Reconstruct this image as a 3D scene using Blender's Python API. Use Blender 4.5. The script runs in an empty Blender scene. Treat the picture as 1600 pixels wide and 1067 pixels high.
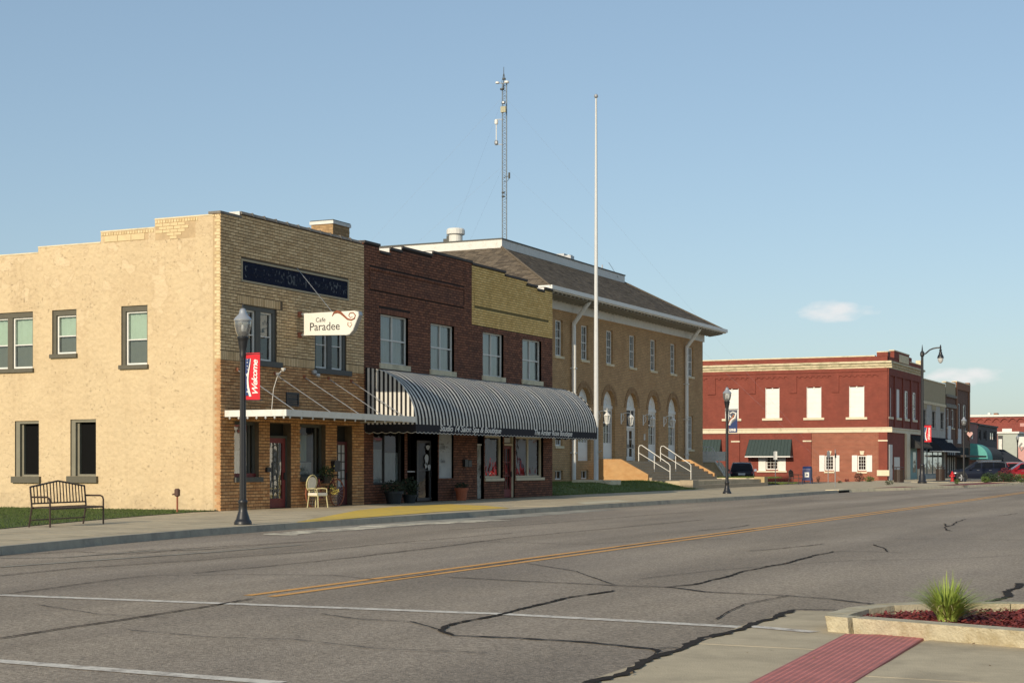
import bpy, math, random
from mathutils import Vector, Matrix

# ------------------------------------------------------------------ camera
sc = bpy.context.scene
H = 1.6                                   # eye height above the road
FOC, CX, HY = 2450.0, 800.0, 724.5        # focal length, centre column and horizon row measured on a 1600 px wide picture
TH = math.atan((1955.0 - CX) / FOC)       # street runs along +Y, camera looks this far to the left of it
CT, ST = math.cos(TH), math.sin(TH)
cd = bpy.data.cameras.new('camera'); cam = bpy.data.objects.new('camera', cd)
sc.collection.objects.link(cam)
cam.location = (0, 0, H); cam.rotation_euler = (math.pi / 2, 0, TH)
cd.sensor_width = 36.0; cd.lens = 36.0 * FOC / 1600.0
cd.shift_y = (HY - 533.5) / 1600.0
cd.clip_start = 0.1; cd.clip_end = 9000
sc.camera = cam

# ------------------------------------------------------------------ sky, sun, exposure
SUN = Vector((-0.047, -1.0, 0.385)).normalized()       # towards the sun: low, behind the camera
EL = math.asin(SUN.z); AZ = math.atan2(SUN.x, SUN.y)
w = bpy.data.worlds.new('World'); sc.world = w; w.use_nodes = True
nt = w.node_tree; nt.nodes.clear()
def wn(t, **k):
    n = nt.nodes.new(t)
    for a, v in k.items(): setattr(n, a, v)
    return n
sky = wn('ShaderNodeTexSky', sky_type='NISHITA', sun_disc=False, sun_elevation=EL, sun_rotation=AZ % (2 * math.pi),
         altitude=300, air_density=1.0, dust_density=1.2, ozone_density=1.6)
bg = wn('ShaderNodeBackground'); bg.inputs[1].default_value = 0.15
out = wn('ShaderNodeOutputWorld')
# two small soft clouds low in the sky, by direction
geo = wn('ShaderNodeTexCoord')
def cloud(az_px, y_px, wx, wy, seed):
    d = Vector((CT * (az_px - CX) / FOC - ST, ST * (az_px - CX) / FOC + CT, (HY - y_px) / FOC)).normalized()
    sub = wn('ShaderNodeVectorMath', operation='SUBTRACT'); sub.inputs[1].default_value = d
    nt.links.new(geo.outputs['Generated'], sub.inputs[0])
    rt = wn('ShaderNodeVectorMath', operation='DOT_PRODUCT'); rt.inputs[1].default_value = (d.y, -d.x, 0)
    nt.links.new(sub.outputs[0], rt.inputs[0])
    sep = wn('ShaderNodeSeparateXYZ'); nt.links.new(sub.outputs[0], sep.inputs[0])
    def math_(op, a, b=None):
        m = wn('ShaderNodeMath', operation=op)
        for i, x in enumerate((a, b)):
            if x is None: continue
            if isinstance(x, (int, float)): m.inputs[i].default_value = x
            else: nt.links.new(x, m.inputs[i])
        return m.outputs[0]
    a = math_('POWER', math_('ABSOLUTE', math_('DIVIDE', rt.outputs['Value'], wx)), 2.0)
    b = math_('POWER', math_('ABSOLUTE', math_('DIVIDE', sep.outputs['Z'], wy)), 2.0)
    r = math_('ADD', a, b)
    ns = wn('ShaderNodeTexNoise'); ns.inputs['Scale'].default_value = 55; ns.inputs['Detail'].default_value = 6
    mp = wn('ShaderNodeMapping'); mp.inputs['Scale'].default_value = (1, 1, 2.6); mp.inputs['Location'].default_value = (seed, 0, 0)
    nt.links.new(geo.outputs['Generated'], mp.inputs[0]); nt.links.new(mp.outputs[0], ns.inputs['Vector'])
    v = math_('SUBTRACT', math_('MULTIPLY', ns.outputs['Fac'], 2.0), math_('ADD', math_('MULTIPLY', r, 0.8), 0.28))
    v.node.use_clamp = True
    return v
c1 = cloud(1305, 487, 0.026, 0.0075, 3.1); c2 = cloud(1508, 588, 0.025, 0.0065, 8.4)
cm = wn('ShaderNodeMath', operation='ADD'); cm.use_clamp = True
nt.links.new(c1, cm.inputs[0]); nt.links.new(c2, cm.inputs[1])
cs = wn('ShaderNodeMath', operation='MULTIPLY'); cs.inputs[1].default_value = 0.95; nt.links.new(cm.outputs[0], cs.inputs[0])
mx = wn('ShaderNodeMixRGB'); mx.inputs[2].default_value = (4.6, 4.5, 4.45, 1)
gm_ = wn('ShaderNodeGamma'); gm_.inputs[1].default_value = 0.62; nt.links.new(sky.outputs[0], gm_.inputs[0])
tint = wn('ShaderNodeMixRGB', blend_type='MULTIPLY'); tint.inputs[0].default_value = 1; tint.inputs[2].default_value = (1.00, 1.12, 1.20, 1); nt.links.new(gm_.outputs[0], tint.inputs[1])
nt.links.new(cs.outputs[0], mx.inputs[0]); nt.links.new(tint.outputs[0], mx.inputs[1])
nt.links.new(mx.outputs[0], bg.inputs[0]); nt.links.new(bg.outputs[0], out.inputs[0])
sd = bpy.data.lights.new('sun', 'SUN'); sd.energy = 3.0; sd.angle = math.radians(0.6); sd.color = (1.0, 0.86, 0.66)
so = bpy.data.objects.new('sun', sd); sc.collection.objects.link(so)
so.rotation_euler = (-SUN).to_track_quat('-Z', 'Y').to_euler(); so.location = (0, -20, 40)
vs = sc.view_settings
vs.view_transform = 'Standard'; vs.look = 'None'; vs.gamma = 1.0; vs.use_curve_mapping = False; vs.exposure = 0.36

# ------------------------------------------------------------------ helpers
R = random.Random(11)
COL = sc.collection
def FX(px, py, X):                         # where the sight line through a picture point meets the plane x = X
    k = (px - CX) / FOC
    Y = (-k * X * ST - X * CT) / (ST - k * CT); d = -X * ST + Y * CT
    return Y, H - (py - HY) * d / FOC
def FY(px, py, Y):                         # ... the plane y = Y
    k = (px - CX) / FOC
    X = (k * Y * CT - Y * ST) / (CT + k * ST); d = -X * ST + Y * CT
    return X, H - (py - HY) * d / FOC
def GR(px, py, z=0.0):                     # ... the level z
    d = FOC * (H - z) / (py - HY); l = (px - CX) / FOC * d
    return l * CT - d * ST, l * ST + d * CT
def lin(r, g, b, k=1.0):
    f = lambda c: (c / 255 / 12.92 if c / 255 <= .04045 else ((c / 255 + .055) / 1.055) ** 2.4) * k
    return (f(r), f(g), f(b))

MATS = {}
def M(name, col, rough=.8, var=.15, vs=1.5, bump=0.0, bs=30.0, metal=0.0, col2=None, spec=.5, dirt=None, dscale=.6, dlo=.5, dhi=.75, stretch=(1,1,1), coat=0):
    """procedural material: base colour broken by noise, optional per-piece tone (col2), optional dirt patches, bump"""
    m = bpy.data.materials.new(name); m.use_nodes = True; t = m.node_tree
    N, L = t.nodes, t.links
    b = N['Principled BSDF']; b.inputs['Roughness'].default_value = rough; b.inputs['Metallic'].default_value = metal
    b.inputs['Specular IOR Level'].default_value = spec; b.inputs['Coat Weight'].default_value = coat
    g = N.new('ShaderNodeNewGeometry'); mp = N.new('ShaderNodeMapping'); mp.inputs['Scale'].default_value = stretch
    L.new(g.outputs['Position'], mp.inputs[0])
    c = None
    if col2 is not None:
        a = N.new('ShaderNodeAttribute'); a.attribute_name = 'tone'
        q = N.new('ShaderNodeMixRGB'); q.inputs[1].default_value = (*col, 1); q.inputs[2].default_value = (*col2, 1)
        L.new(a.outputs['Fac'], q.inputs[0]); c = q.outputs[0]
    n = N.new('ShaderNodeTexNoise'); n.inputs['Scale'].default_value = vs; n.inputs['Detail'].default_value = 8; n.inputs['Roughness'].default_value = .65
    L.new(mp.outputs[0], n.inputs['Vector'])
    r = N.new('ShaderNodeMapRange'); r.inputs[1].default_value = .25; r.inputs[2].default_value = .75; r.inputs[3].default_value = 1 - var; r.inputs[4].default_value = 1 + var
    L.new(n.outputs['Fac'], r.inputs[0])
    mu = N.new('ShaderNodeMixRGB'); mu.blend_type = 'MULTIPLY'; mu.inputs[0].default_value = 1
    if c: L.new(c, mu.inputs[1])
    else: mu.inputs[1].default_value = (*col, 1)
    L.new(r.outputs[0], mu.inputs[2]); c = mu.outputs[0]
    if dirt is not None:
        n2 = N.new('ShaderNodeTexNoise'); n2.inputs['Scale'].default_value = dscale; n2.inputs['Detail'].default_value = 9; n2.inputs['Roughness'].default_value = .7
        L.new(mp.outputs[0], n2.inputs['Vector'])
        r2 = N.new('ShaderNodeMapRange'); r2.inputs[1].default_value = dlo; r2.inputs[2].default_value = dhi
        L.new(n2.outputs['Fac'], r2.inputs[0])
        q2 = N.new('ShaderNodeMixRGB'); q2.inputs[2].default_value = (*dirt, 1)
        L.new(r2.outputs[0], q2.inputs[0]); L.new(c, q2.inputs[1]); c = q2.outputs[0]
    L.new(c, b.inputs['Base Color'])
    if bump:
        n3 = N.new('ShaderNodeTexNoise'); n3.inputs['Scale'].default_value = bs; n3.inputs['Detail'].default_value = 6
        L.new(g.outputs['Position'], n3.inputs['Vector'])
        bp = N.new('ShaderNodeBump'); bp.inputs['Strength'].default_value = bump; bp.inputs['Distance'].default_value = .02
        L.new(n3.outputs['Fac'], bp.inputs['Height']); L.new(bp.outputs[0], b.inputs['Normal'])
    MATS[name] = m
    return m
def brick_mat(name, c1, c2, mortar, bw=.27, bh=.10, msize=.012, dirt=None, bump=.35, dscale=.5, dlo=.5, dhi=.8):
    m = M(name, c1, .85, .18, 1.2, 0, dirt=dirt, dscale=dscale, dlo=dlo, dhi=dhi); t = m.node_tree; N, L = t.nodes, t.links
    g = [n for n in N if n.type == 'NEW_GEOMETRY'][0]
    s = N.new('ShaderNodeSeparateXYZ'); L.new(g.outputs['Position'], s.inputs[0])
    ad = N.new('ShaderNodeMath'); ad.operation = 'ADD'; L.new(s.outputs[0], ad.inputs[0]); L.new(s.outputs[1], ad.inputs[1])
    cv = N.new('ShaderNodeCombineXYZ'); L.new(ad.outputs[0], cv.inputs[0]); L.new(s.outputs[2], cv.inputs[1])
    bt = N.new('ShaderNodeTexBrick'); L.new(cv.outputs[0], bt.inputs['Vector'])
    bt.inputs['Color1'].default_value = (*c1, 1); bt.inputs['Color2'].default_value = (*c2, 1); bt.inputs['Mortar'].default_value = (*mortar, 1)
    bt.inputs['Scale'].default_value = 1; bt.inputs['Mortar Size'].default_value = msize; bt.inputs['Brick Width'].default_value = bw; bt.inputs['Row Height'].default_value = bh
    bt.inputs['Mortar Smooth'].default_value = .3
    mu = [n for n in N if n.type == 'MIX_RGB' and n.blend_type == 'MULTIPLY'][0]
    L.new(bt.outputs['Color'], mu.inputs[1])
    bp = N.new('ShaderNodeBump'); bp.inputs['Strength'].default_value = bump; bp.inputs['Distance'].default_value = .015; bp.invert = True
    L.new(bt.outputs['Fac'], bp.inputs['Height']); L.new(bp.outputs[0], N['Principled BSDF'].inputs['Normal'])
    return m
def glass_mat(name, tint=(.8, .85, .85), refl=1.0):
    m = bpy.data.materials.new(name); m.use_nodes = True; t = m.node_tree; N, L = t.nodes, t.links
    N.clear(); o = N.new('ShaderNodeOutputMaterial'); tr = N.new('ShaderNodeBsdfTransparent'); tr.inputs[0].default_value = (*tint, 1)
    gl = N.new('ShaderNodeBsdfGlossy'); gl.inputs['Roughness'].default_value = .02
    g = N.new('ShaderNodeNewGeometry'); n = N.new('ShaderNodeTexNoise'); n.inputs['Scale'].default_value = 1.1
    L.new(g.outputs['Position'], n.inputs['Vector'])
    bp = N.new('ShaderNodeBump'); bp.inputs['Strength'].default_value = .25; bp.inputs['Distance'].default_value = .05
    L.new(n.outputs['Fac'], bp.inputs['Height']); L.new(bp.outputs[0], gl.inputs['Normal'])
    f = N.new('ShaderNodeFresnel'); f.inputs[0].default_value = 1.55
    mu = N.new('ShaderNodeMath'); mu.operation = 'MULTIPLY_ADD'; mu.inputs[1].default_value = 1.3 * refl; mu.inputs[2].default_value = .03 * refl; mu.use_clamp = True
    L.new(f.outputs[0], mu.inputs[0])
    mx_ = N.new('ShaderNodeMixShader'); L.new(mu.outputs[0], mx_.inputs[0]); L.new(tr.outputs[0], mx_.inputs[1]); L.new(gl.outputs[0], mx_.inputs[2])
    L.new(mx_.outputs[0], o.inputs[0]); MATS[name] = m
    return m

class MB:
    """collects faces with a material slot and a tone each; build() links them as ONE mesh object"""
    def __init__(s): s.v = []; s.f = []; s.m = []; s.t = []
    def add(s, vs, fs, mi=0, tone=.5):
        o = len(s.v); s.v += [tuple(v) for v in vs]
        for f in fs: s.f.append(tuple(o + i for i in f)); s.m.append(mi); s.t.append(tone)
    def quad(s, a, b, c, d, mi=0, tone=.5): s.add((a, b, c, d), ((0, 1, 2, 3),), mi, tone)
    def hexa(s, p, mi=0, tone=.5, skip=()):      # p: 4 bottom then 4 top, both counter-clockwise from above
        fs = [(3, 2, 1, 0), (4, 5, 6, 7), (0, 1, 5, 4), (1, 2, 6, 5), (2, 3, 7, 6), (3, 0, 4, 7)]
        s.add(p, [f for i, f in enumerate(fs) if i not in skip], mi, tone)
    def box(s, x0, x1, y0, y1, z0, z1, mi=0, tone=.5):
        s.hexa([(x0, y0, z0), (x1, y0, z0), (x1, y1, z0), (x0, y1, z0), (x0, y0, z1), (x1, y0, z1), (x1, y1, z1), (x0, y1, z1)], mi, tone)
    def tube(s, pts, r, n=8, mi=0, tone=.5, cap=True):
        pts = [Vector(p) for p in pts]; rs = r if isinstance(r, (list, tuple)) else [r] * len(pts)
        rings = []; prev = None
        for i, p in enumerate(pts):
            t = (pts[min(i + 1, len(pts) - 1)] - pts[max(i - 1, 0)]).normalized()
            a = prev if prev is not None else (Vector((0, 0, 1)) if abs(t.z) < .9 else Vector((1, 0, 0)))
            a = (a - t * a.dot(t)).normalized(); b = t.cross(a); prev = a
            rings.append([p + (a * math.cos(2 * math.pi * k / n) + b * math.sin(2 * math.pi * k / n)) * rs[i] for k in range(n)])
        vs = [v for rg in rings for v in rg]; fs = []
        for i in range(len(pts) - 1):
            for k in range(n): fs.append((i * n + k, i * n + (k + 1) % n, (i + 1) * n + (k + 1) % n, (i + 1) * n + k))
        if cap: fs += [tuple(range(n))[::-1], tuple((len(pts) - 1) * n + k for k in range(n))]
        s.add(vs, fs, mi, tone)
    def lathe(s, prof, c=(0, 0, 0), n=16, mi=0, tone=.5, flute=0.0):
        vs = []; fs = []
        for r, z in prof:
            for k in range(n):
                rr = r * (1 - flute * (k % 2)); a = 2 * math.pi * k / n
                vs.append((c[0] + rr * math.cos(a), c[1] + rr * math.sin(a), c[2] + z))
        for i in range(len(prof) - 1):
            for k in range(n): fs.append((i * n + k, i * n + (k + 1) % n, (i + 1) * n + (k + 1) % n, (i + 1) * n + k))
        fs += [tuple(range(n))[::-1], tuple((len(prof) - 1) * n + k for k in range(n))]
        s.add(vs, fs, mi, tone)
    def prism(s, poly, ax, mi=0, tone=.5):           # polygon (3-D points) pushed along vector ax
        n = len(poly); A = [Vector(p) for p in poly]; ax = Vector(ax); B = [p + ax for p in A]
        nrm = Vector((0, 0, 0))
        for i in range(n): nrm += A[i].cross(A[(i + 1) % n])
        if nrm.dot(ax) > 0: A.reverse(); B.reverse()
        s.add(A + B, [tuple(range(n)), tuple(range(2 * n - 1, n - 1, -1))] + [(i, n + i, n + (i + 1) % n, (i + 1) % n) for i in range(n)], mi, tone)
    def leaves(s, c, rad, n, size, mi=0, rnd=R, flat=0.0):
        for _ in range(n):
            while True:
                q = Vector((rnd.uniform(-1, 1), rnd.uniform(-1, 1), rnd.uniform(-1, 1)))
                if .15 < q.length < 1: break
            p = Vector(c) + Vector((q.x * rad[0], q.y * rad[1], q.z * rad[2]))
            a = Vector((rnd.gauss(0, 1), rnd.gauss(0, 1), rnd.gauss(0, 1) + .3)).normalized(); b = a.orthogonal().normalized()
            l = size * rnd.uniform(.6, 1.3); wd = l * .42
            s.add((p - a * l * .5, p + b * wd * .5, p + a * l * .5, p - b * wd * .5), ((0, 1, 2, 3),), mi, rnd.random())
    def build(s, name, mats, parent=None, smooth=False, kind=None, label=None, local=False):
        me = bpy.data.meshes.new(name); off = Vector((0, 0, 0)) if (local or parent is None) else ROOT[parent]
        me.from_pydata([(v[0] - off.x, v[1] - off.y, v[2] - off.z) for v in s.v], [], s.f)
        for m in (mats if isinstance(mats, (list, tuple)) else [mats]): me.materials.append(m)
        me.polygons.foreach_set('material_index', s.m)
        at = me.attributes.new('tone', 'FLOAT', 'FACE'); at.data.foreach_set('value', s.t)
        if smooth: me.polygons.foreach_set('use_smooth', [True] * len(s.f))
        me.update()
        if smooth: me.set_sharp_from_angle(angle=math.radians(40))
        o = bpy.data.objects.new(name, me); COL.objects.link(o)
        if parent: o.parent = parent; ROOT[o] = ROOT[parent]
        else: ROOT[o] = Vector((0, 0, 0))
        if kind: o['kind'] = kind
        if label: o['label'] = label
        return o
ROOT = {}
def thing(name, label, cat, loc=(0, 0, 0), group=None):
    o = bpy.data.objects.new(name, None); COL.objects.link(o); o.location = loc; o.empty_display_size = .2
    o['label'] = label; o['category'] = cat
    if group: o['group'] = group
    ROOT[o] = Vector(loc)
    return o
def tag(o, label, cat, group=None):
    o['label'] = label; o['category'] = cat
    if group: o['group'] = group
    return o
def kids(o): return [c for c in bpy.data.objects if c.parent == o]
def dup(root, loc, rz=0.0, label=None):
    def cp(o, par):
        c = o.copy(); COL.objects.link(c)
        if par: c.parent = par
        for k in KIDS.get(o, ()): cp(k, c)
        return c
    global KIDS
    KIDS = {}
    for q in bpy.data.objects:
        if q.parent: KIDS.setdefault(q.parent, []).append(q)
    r = cp(root, None); r.location = loc; r.rotation_euler = (0, 0, rz)
    if label: r['label'] = label
    ROOT[r] = Vector(loc)
    return r
def inst(mesh, name, loc, parent, rot=(0, 0, 0), scale=(1, 1, 1)):   # one more piece sharing mesh data
    o = bpy.data.objects.new(name, mesh); COL.objects.link(o); o.parent = parent
    o.location = Vector(loc) - ROOT[parent]; o.rotation_euler = rot; o.scale = scale; ROOT[o] = ROOT[parent]
    return o
def struct(o): o['kind'] = 'structure'; return o
def text(name, body, size, m, parent, place, shear=0.0, off=0.0, squeeze=1.0, ext=.004, spacing=1.0):
    """lettering as a mesh; place maps (u, v, w) of the lettering plane to world"""
    cu = bpy.data.curves.new(name, 'FONT'); cu.body = body; cu.size = size; cu.shear = shear; cu.offset = off; cu.extrude = ext; cu.space_character = spacing
    cu.resolution_u = 3; cu.align_x = 'LEFT'
    o = bpy.data.objects.new(name, cu); COL.objects.link(o)
    me = bpy.data.meshes.new_from_object(o); bpy.data.objects.remove(o)
    w0 = ROOT[parent]
    for v in me.vertices: v.co = Vector(place(v.co.x * squeeze, v.co.y, v.co.z)) - w0
    me.name = name; me.materials.clear(); me.materials.append(m)
    ob = bpy.data.objects.new(name, me); COL.objects.link(ob); ob.parent = parent; ROOT[ob] = w0
    return ob

class Fac:
    """a vertical wall plane: 'x' faces +X with u along Y, 'y' faces -Y with u along X; d is measured outwards"""
    def __init__(s, kind, c): s.k = kind; s.c = c
    def p(s, u, z, d=0.0): return (s.c + d, u, z) if s.k == 'x' else (u, s.c - d, z)
    def u(s, px, py=700): return (FX if s.k == 'x' else FY)(px, py, s.c)[0]
    def z(s, px, py): return (FX if s.k == 'x' else FY)(px, py, s.c)[1]
    def box(s, mb, u0, u1, z0, z1, d0, d1, mi=0, tone=.5, back=False):
        p = s.p; P = [p(u0, z0, d1), p(u1, z0, d1), p(u1, z1, d1), p(u0, z1, d1), p(u0, z0, d0), p(u1, z0, d0), p(u1, z1, d0), p(u0, z1, d0)]
        fs = [(0, 1, 2, 3), (1, 5, 6, 2), (4, 0, 3, 7), (3, 2, 6, 7), (4, 5, 1, 0)]
        if back: fs.append((5, 4, 7, 6))
        mb.add(P, fs, mi, tone)
    def poly(s, mb, pts, d0, d1, mi=0, tone=.5):      # outline [(u,z)..] between depths d0 and d1
        n = len(pts); ar = sum(pts[i][0] * pts[(i + 1) % n][1] - pts[(i + 1) % n][0] * pts[i][1] for i in range(n))
        if ar < 0: pts = pts[::-1]
        A = [s.p(u, z, d1) for u, z in pts]; B = [s.p(u, z, d0) for u, z in pts]
        mb.add(A + B, [tuple(range(n)), tuple(range(2 * n - 1, n - 1, -1))] + [(i, n + i, n + (i + 1) % n, (i + 1) % n) for i in range(n)], mi, tone)
    def wall(s, mb, u0, u1, z0, top, ops, depth=.22, mi=0, rmi=None):
        """top: [(ua,ub,z)] profile; ops: openings (ua,ub,za,zb); reveals run back by depth"""
        rmi = mi if rmi is None else rmi
        us = sorted({u0, u1} | {x for a, b, _, _ in ops for x in (a, b)} | {x for a, b, _ in top for x in (a, b)})
        zs = sorted({z0} | {x for _, _, a, b in ops for x in (a, b)} | {z for _, _, z in top})
        us = [x for x in us if u0 - 1e-6 <= x <= u1 + 1e-6]
        for i in range(len(us) - 1):
            uc = (us[i] + us[i + 1]) / 2; zt = [z for a, b, z in top if a <= uc <= b][0]
            for j in range(len(zs) - 1):
                zc = (zs[j] + zs[j + 1]) / 2
                if zc > zt or any(a < uc < b and c < zc < d for a, b, c, d in ops): continue
                mb.quad(s.p(us[i], zs[j]), s.p(us[i + 1], zs[j]), s.p(us[i + 1], zs[j + 1]), s.p(us[i], zs[j + 1]), mi)
        for a, b, c, d in ops:
            D = -depth
            mb.quad(s.p(a, c), s.p(a, c, D), s.p(a, d, D), s.p(a, d), rmi) if False else mb.quad(s.p(a, d), s.p(a, d, D), s.p(a, c, D), s.p(a, c), rmi)
            mb.quad(s.p(b, c), s.p(b, c, D), s.p(b, d, D), s.p(b, d), rmi)
            mb.quad(s.p(b, d), s.p(b, d, D), s.p(a, d, D), s.p(a, d), rmi)
            mb.quad(s.p(a, c), s.p(a, c, D), s.p(b, c, D), s.p(b, c), rmi)
    def bricks(s, mb, u0, u1, z0, z1, ops=(), top=None, bl=.27, ch=.10, gap=.023, d=.016, mi=0, soldier=False, rnd=R):
        row = 0; z = z0
        while z < z1 - .02:
            zt = min(z + ch - gap, z1); zc = (z + zt) / 2; off = (row % 2) * bl / 2
            cuts = [(a, b) for a, b, c, e in ops if c - .02 < zc < e + .02]
            u = u0 - off
            while u < u1:
                segs = [(max(u, u0), min(u + bl - gap, u1))]
                for a, b in cuts:
                    nx = []
                    for x, y in segs:
                        if y <= a or x >= b: nx.append((x, y)); continue
                        if x < a: nx.append((x, a))
                        if y > b: nx.append((b, y))
                    segs = nx
                for x, y in segs:
                    if y - x < .03: continue
                    if top is not None:
                        t = [q for a, b, q in top if a <= (x + y) / 2 <= b]
                        if not t or zt > t[0]: continue
                    dd = d + rnd.uniform(-.003, .003)
                    s.box(mb, x, y, z, zt, 0, dd, mi, rnd.random())
                u += bl
            z += ch; row += 1

# ------------------------------------------------------------------ materials
stucco = M('stucco', (.635, .495, .305), .92, .08, .7, 0, dirt=(.56, .42, .25), dscale=.5, dlo=.45, dhi=.85)
def rough_stucco(m):
    t = m.node_tree; N, L = t.nodes, t.links; b = N['Principled BSDF']; g = [n for n in N if n.type == 'NEW_GEOMETRY'][0]
    old = b.inputs['Base Color'].links[0].from_socket
    # peeled pale scabs, thickest near the parapet, and small dark pits
    def noise(sc_, det, dist=0.0):
        n = N.new('ShaderNodeTexNoise'); n.inputs['Scale'].default_value = sc_; n.inputs['Detail'].default_value = det; n.inputs['Distortion'].default_value = dist; L.new(g.outputs['Position'], n.inputs['Vector']); return n.outputs['Fac']
    def rng(s, a, b_, c=0.0, d=1.0):
        r = N.new('ShaderNodeMapRange'); r.inputs[1].default_value = a; r.inputs[2].default_value = b_; r.inputs[3].default_value = c; r.inputs[4].default_value = d; L.new(s, r.inputs[0]); return r.outputs[0]
    def mul(a, b_):
        q = N.new('ShaderNodeMath'); q.operation = 'MULTIPLY'; L.new(a, q.inputs[0])
        if isinstance(b_, float): q.inputs[1].default_value = b_
        else: L.new(b_, q.inputs[1])
        return q.outputs[0]
    def mix(f, c, col):
        q = N.new('ShaderNodeMixRGB'); q.inputs[2].default_value = (*col, 1); L.new(f, q.inputs[0]); L.new(c, q.inputs[1]); return q.outputs[0]
    sp = N.new('ShaderNodeSeparateXYZ'); L.new(g.outputs['Position'], sp.inputs[0]); hi = rng(sp.outputs[2], 3.0, 8.2)
    scab = mul(rng(noise(1.7, 9, .3), .55, .63), hi); c = mix(mul(scab, .6), old, (.72, .57, .37))
    edge = mul(mul(rng(noise(1.7, 9, .3), .53, .56), rng(noise(1.7, 9, .3), .60, .56)), hi); c = mix(mul(edge, .28), c, (.34, .22, .12))
    pit = rng(noise(13.0, 5), .645, .72); pit2 = rng(noise(30.0, 3), .66, .74); cl = rng(noise(.8, 5), .42, .66); c = mix(mul(mul(pit, cl), .26), c, (.32, .22, .12)); c = mix(mul(mul(pit2, cl), .22), c, (.36, .25, .14))
    mpv = N.new('ShaderNodeMapping'); mpv.inputs['Scale'].default_value = (3.2, 3.2, .16); L.new(g.outputs['Position'], mpv.inputs[0]); nv = N.new('ShaderNodeTexNoise'); nv.inputs['Scale'].default_value = 1.0; nv.inputs['Detail'].default_value = 5; L.new(mpv.outputs[0], nv.inputs['Vector'])
    c = mix(mul(mul(rng(nv.outputs['Fac'], .55, .72), rng(noise(.5, 3), .38, .62)), .38), c, (.40, .29, .17))
    c = mix(mul(mul(rng(sp.outputs[2], .95, .15), rng(noise(2.5, 6), .35, .65)), .5), c, (.33, .26, .17))
    mott = rng(noise(6.0, 6), .42, .62); c = mix(mul(mott, .22), c, (.78, .60, .36))
    L.new(c, b.inputs['Base Color'])
    hh = N.new('ShaderNodeMath'); hh.operation = 'MULTIPLY_ADD'; hh.inputs[1].default_value = -.7; L.new(mul(pit, cl), hh.inputs[0]); L.new(noise(7.0, 9), hh.inputs[2])
    bp = N.new('ShaderNodeBump'); bp.inputs['Strength'].default_value = .75; bp.inputs['Distance'].default_value = .07; L.new(hh.outputs[0], bp.inputs['Height']); L.new(bp.outputs[0], b.inputs['Normal'])
rough_stucco(stucco)
asphalt = M('asphalt', (.365, .302, .228), .92, .24, 30, .8, 70, dirt=(.285, .240, .192), dscale=.22, dlo=.40, dhi=.72, stretch=(1, .35, 1), spec=.2)
def speckle(m, sc_=42.0, lo=.70, hi=1.32):
    t = m.node_tree; N, L = t.nodes, t.links; b = N['Principled BSDF']; g = [n for n in N if n.type == 'NEW_GEOMETRY'][0]; old = b.inputs['Base Color'].links[0].from_socket
    v = N.new('ShaderNodeTexVoronoi'); v.inputs['Scale'].default_value = sc_; L.new(g.outputs['Position'], v.inputs['Vector'])
    s_ = N.new('ShaderNodeSeparateColor'); L.new(v.outputs['Color'], s_.inputs[0])
    r = N.new('ShaderNodeMapRange'); r.inputs[3].default_value = lo; r.inputs[4].default_value = hi; L.new(s_.outputs[0], r.inputs[0])
    q = N.new('ShaderNodeMixRGB'); q.blend_type = 'MULTIPLY'; q.inputs[0].default_value = 1; L.new(old, q.inputs[1]); L.new(r.outputs[0], q.inputs[2])
    # broad pale and dark wear in long streaks along the street
    n = N.new('ShaderNodeTexNoise'); n.inputs['Scale'].default_value = .55; n.inputs['Detail'].default_value = 7; mp = N.new('ShaderNodeMapping'); mp.inputs['Scale'].default_value = (1, .12, 1); L.new(g.outputs['Position'], mp.inputs[0]); L.new(mp.outputs[0], n.inputs['Vector'])
    r2 = N.new('ShaderNodeMapRange'); r2.inputs[1].default_value = .3; r2.inputs[2].default_value = .7; r2.inputs[3].default_value = .76; r2.inputs[4].default_value = 1.22; L.new(n.outputs['Fac'], r2.inputs[0])
    q2 = N.new('ShaderNodeMixRGB'); q2.blend_type = 'MULTIPLY'; q2.inputs[0].default_value = 1; L.new(q.outputs[0], q2.inputs[1]); L.new(r2.outputs[0], q2.inputs[2]); L.new(q2.outputs[0], b.inputs['Base Color'])
speckle(asphalt)
concrete = M('concrete', (.54, .45, .30), .92, .15, 3.0, .4, 60, dirt=(.32, .265, .18), dscale=.7, dlo=.48, dhi=.78, spec=.3)
concrete_new = M('pale_concrete', (.74, .64, .44), .9, .14, 4, .5, 50, dirt=(.36, .32, .22), dscale=1.6, dlo=.5, dhi=.8, spec=.3)
kerb_m = M('kerb_concrete', (.36, .33, .26), .9, .15, 4, .4, 50, dirt=(.18, .17, .15), dscale=1.2, dlo=.5, dhi=.8)
kerb_old = M('old_kerb', (.52, .46, .32), .95, .22, 9, .8, 40, dirt=(.32, .25, .13), dscale=3.0, dlo=.46, dhi=.72)
white_paint = M('road_white', (.74, .68, .57), .8, .12, 30, dirt=(.30, .25, .20), dscale=7, dlo=.47, dhi=.66)
yellow_line = M('road_yellow', (.80, .40, .10), .8, .15, 20, dirt=(.36, .22, .12), dscale=6, dlo=.52, dhi=.72)
yellow_ramp = M('yellow_ramp_paint', (.74, .50, .07), .85, .14, 5, dirt=(.50, .38, .13), dscale=1.5, dlo=.45, dhi=.75)
tar = M('tar', (.042, .036, .031), .95, .25, 12, spec=.08)
soil_m = M('dry_ground', (.20, .17, .10), .95, .3, .3)
grass_m = M('lawn', (.050, .085, .014), .9, .35, 5, .6, 40, col2=(.085, .125, .024), dirt=(.115, .12, .035), dscale=.7, dlo=.5, dhi=.8)
tan_brick = M('tan_brick', (.58, .395, .205), .85, .16, 5, .3, 60, col2=(.80, .59, .335), dirt=(.46, .36, .22), dscale=.5, dlo=.55, dhi=.85)
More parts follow.
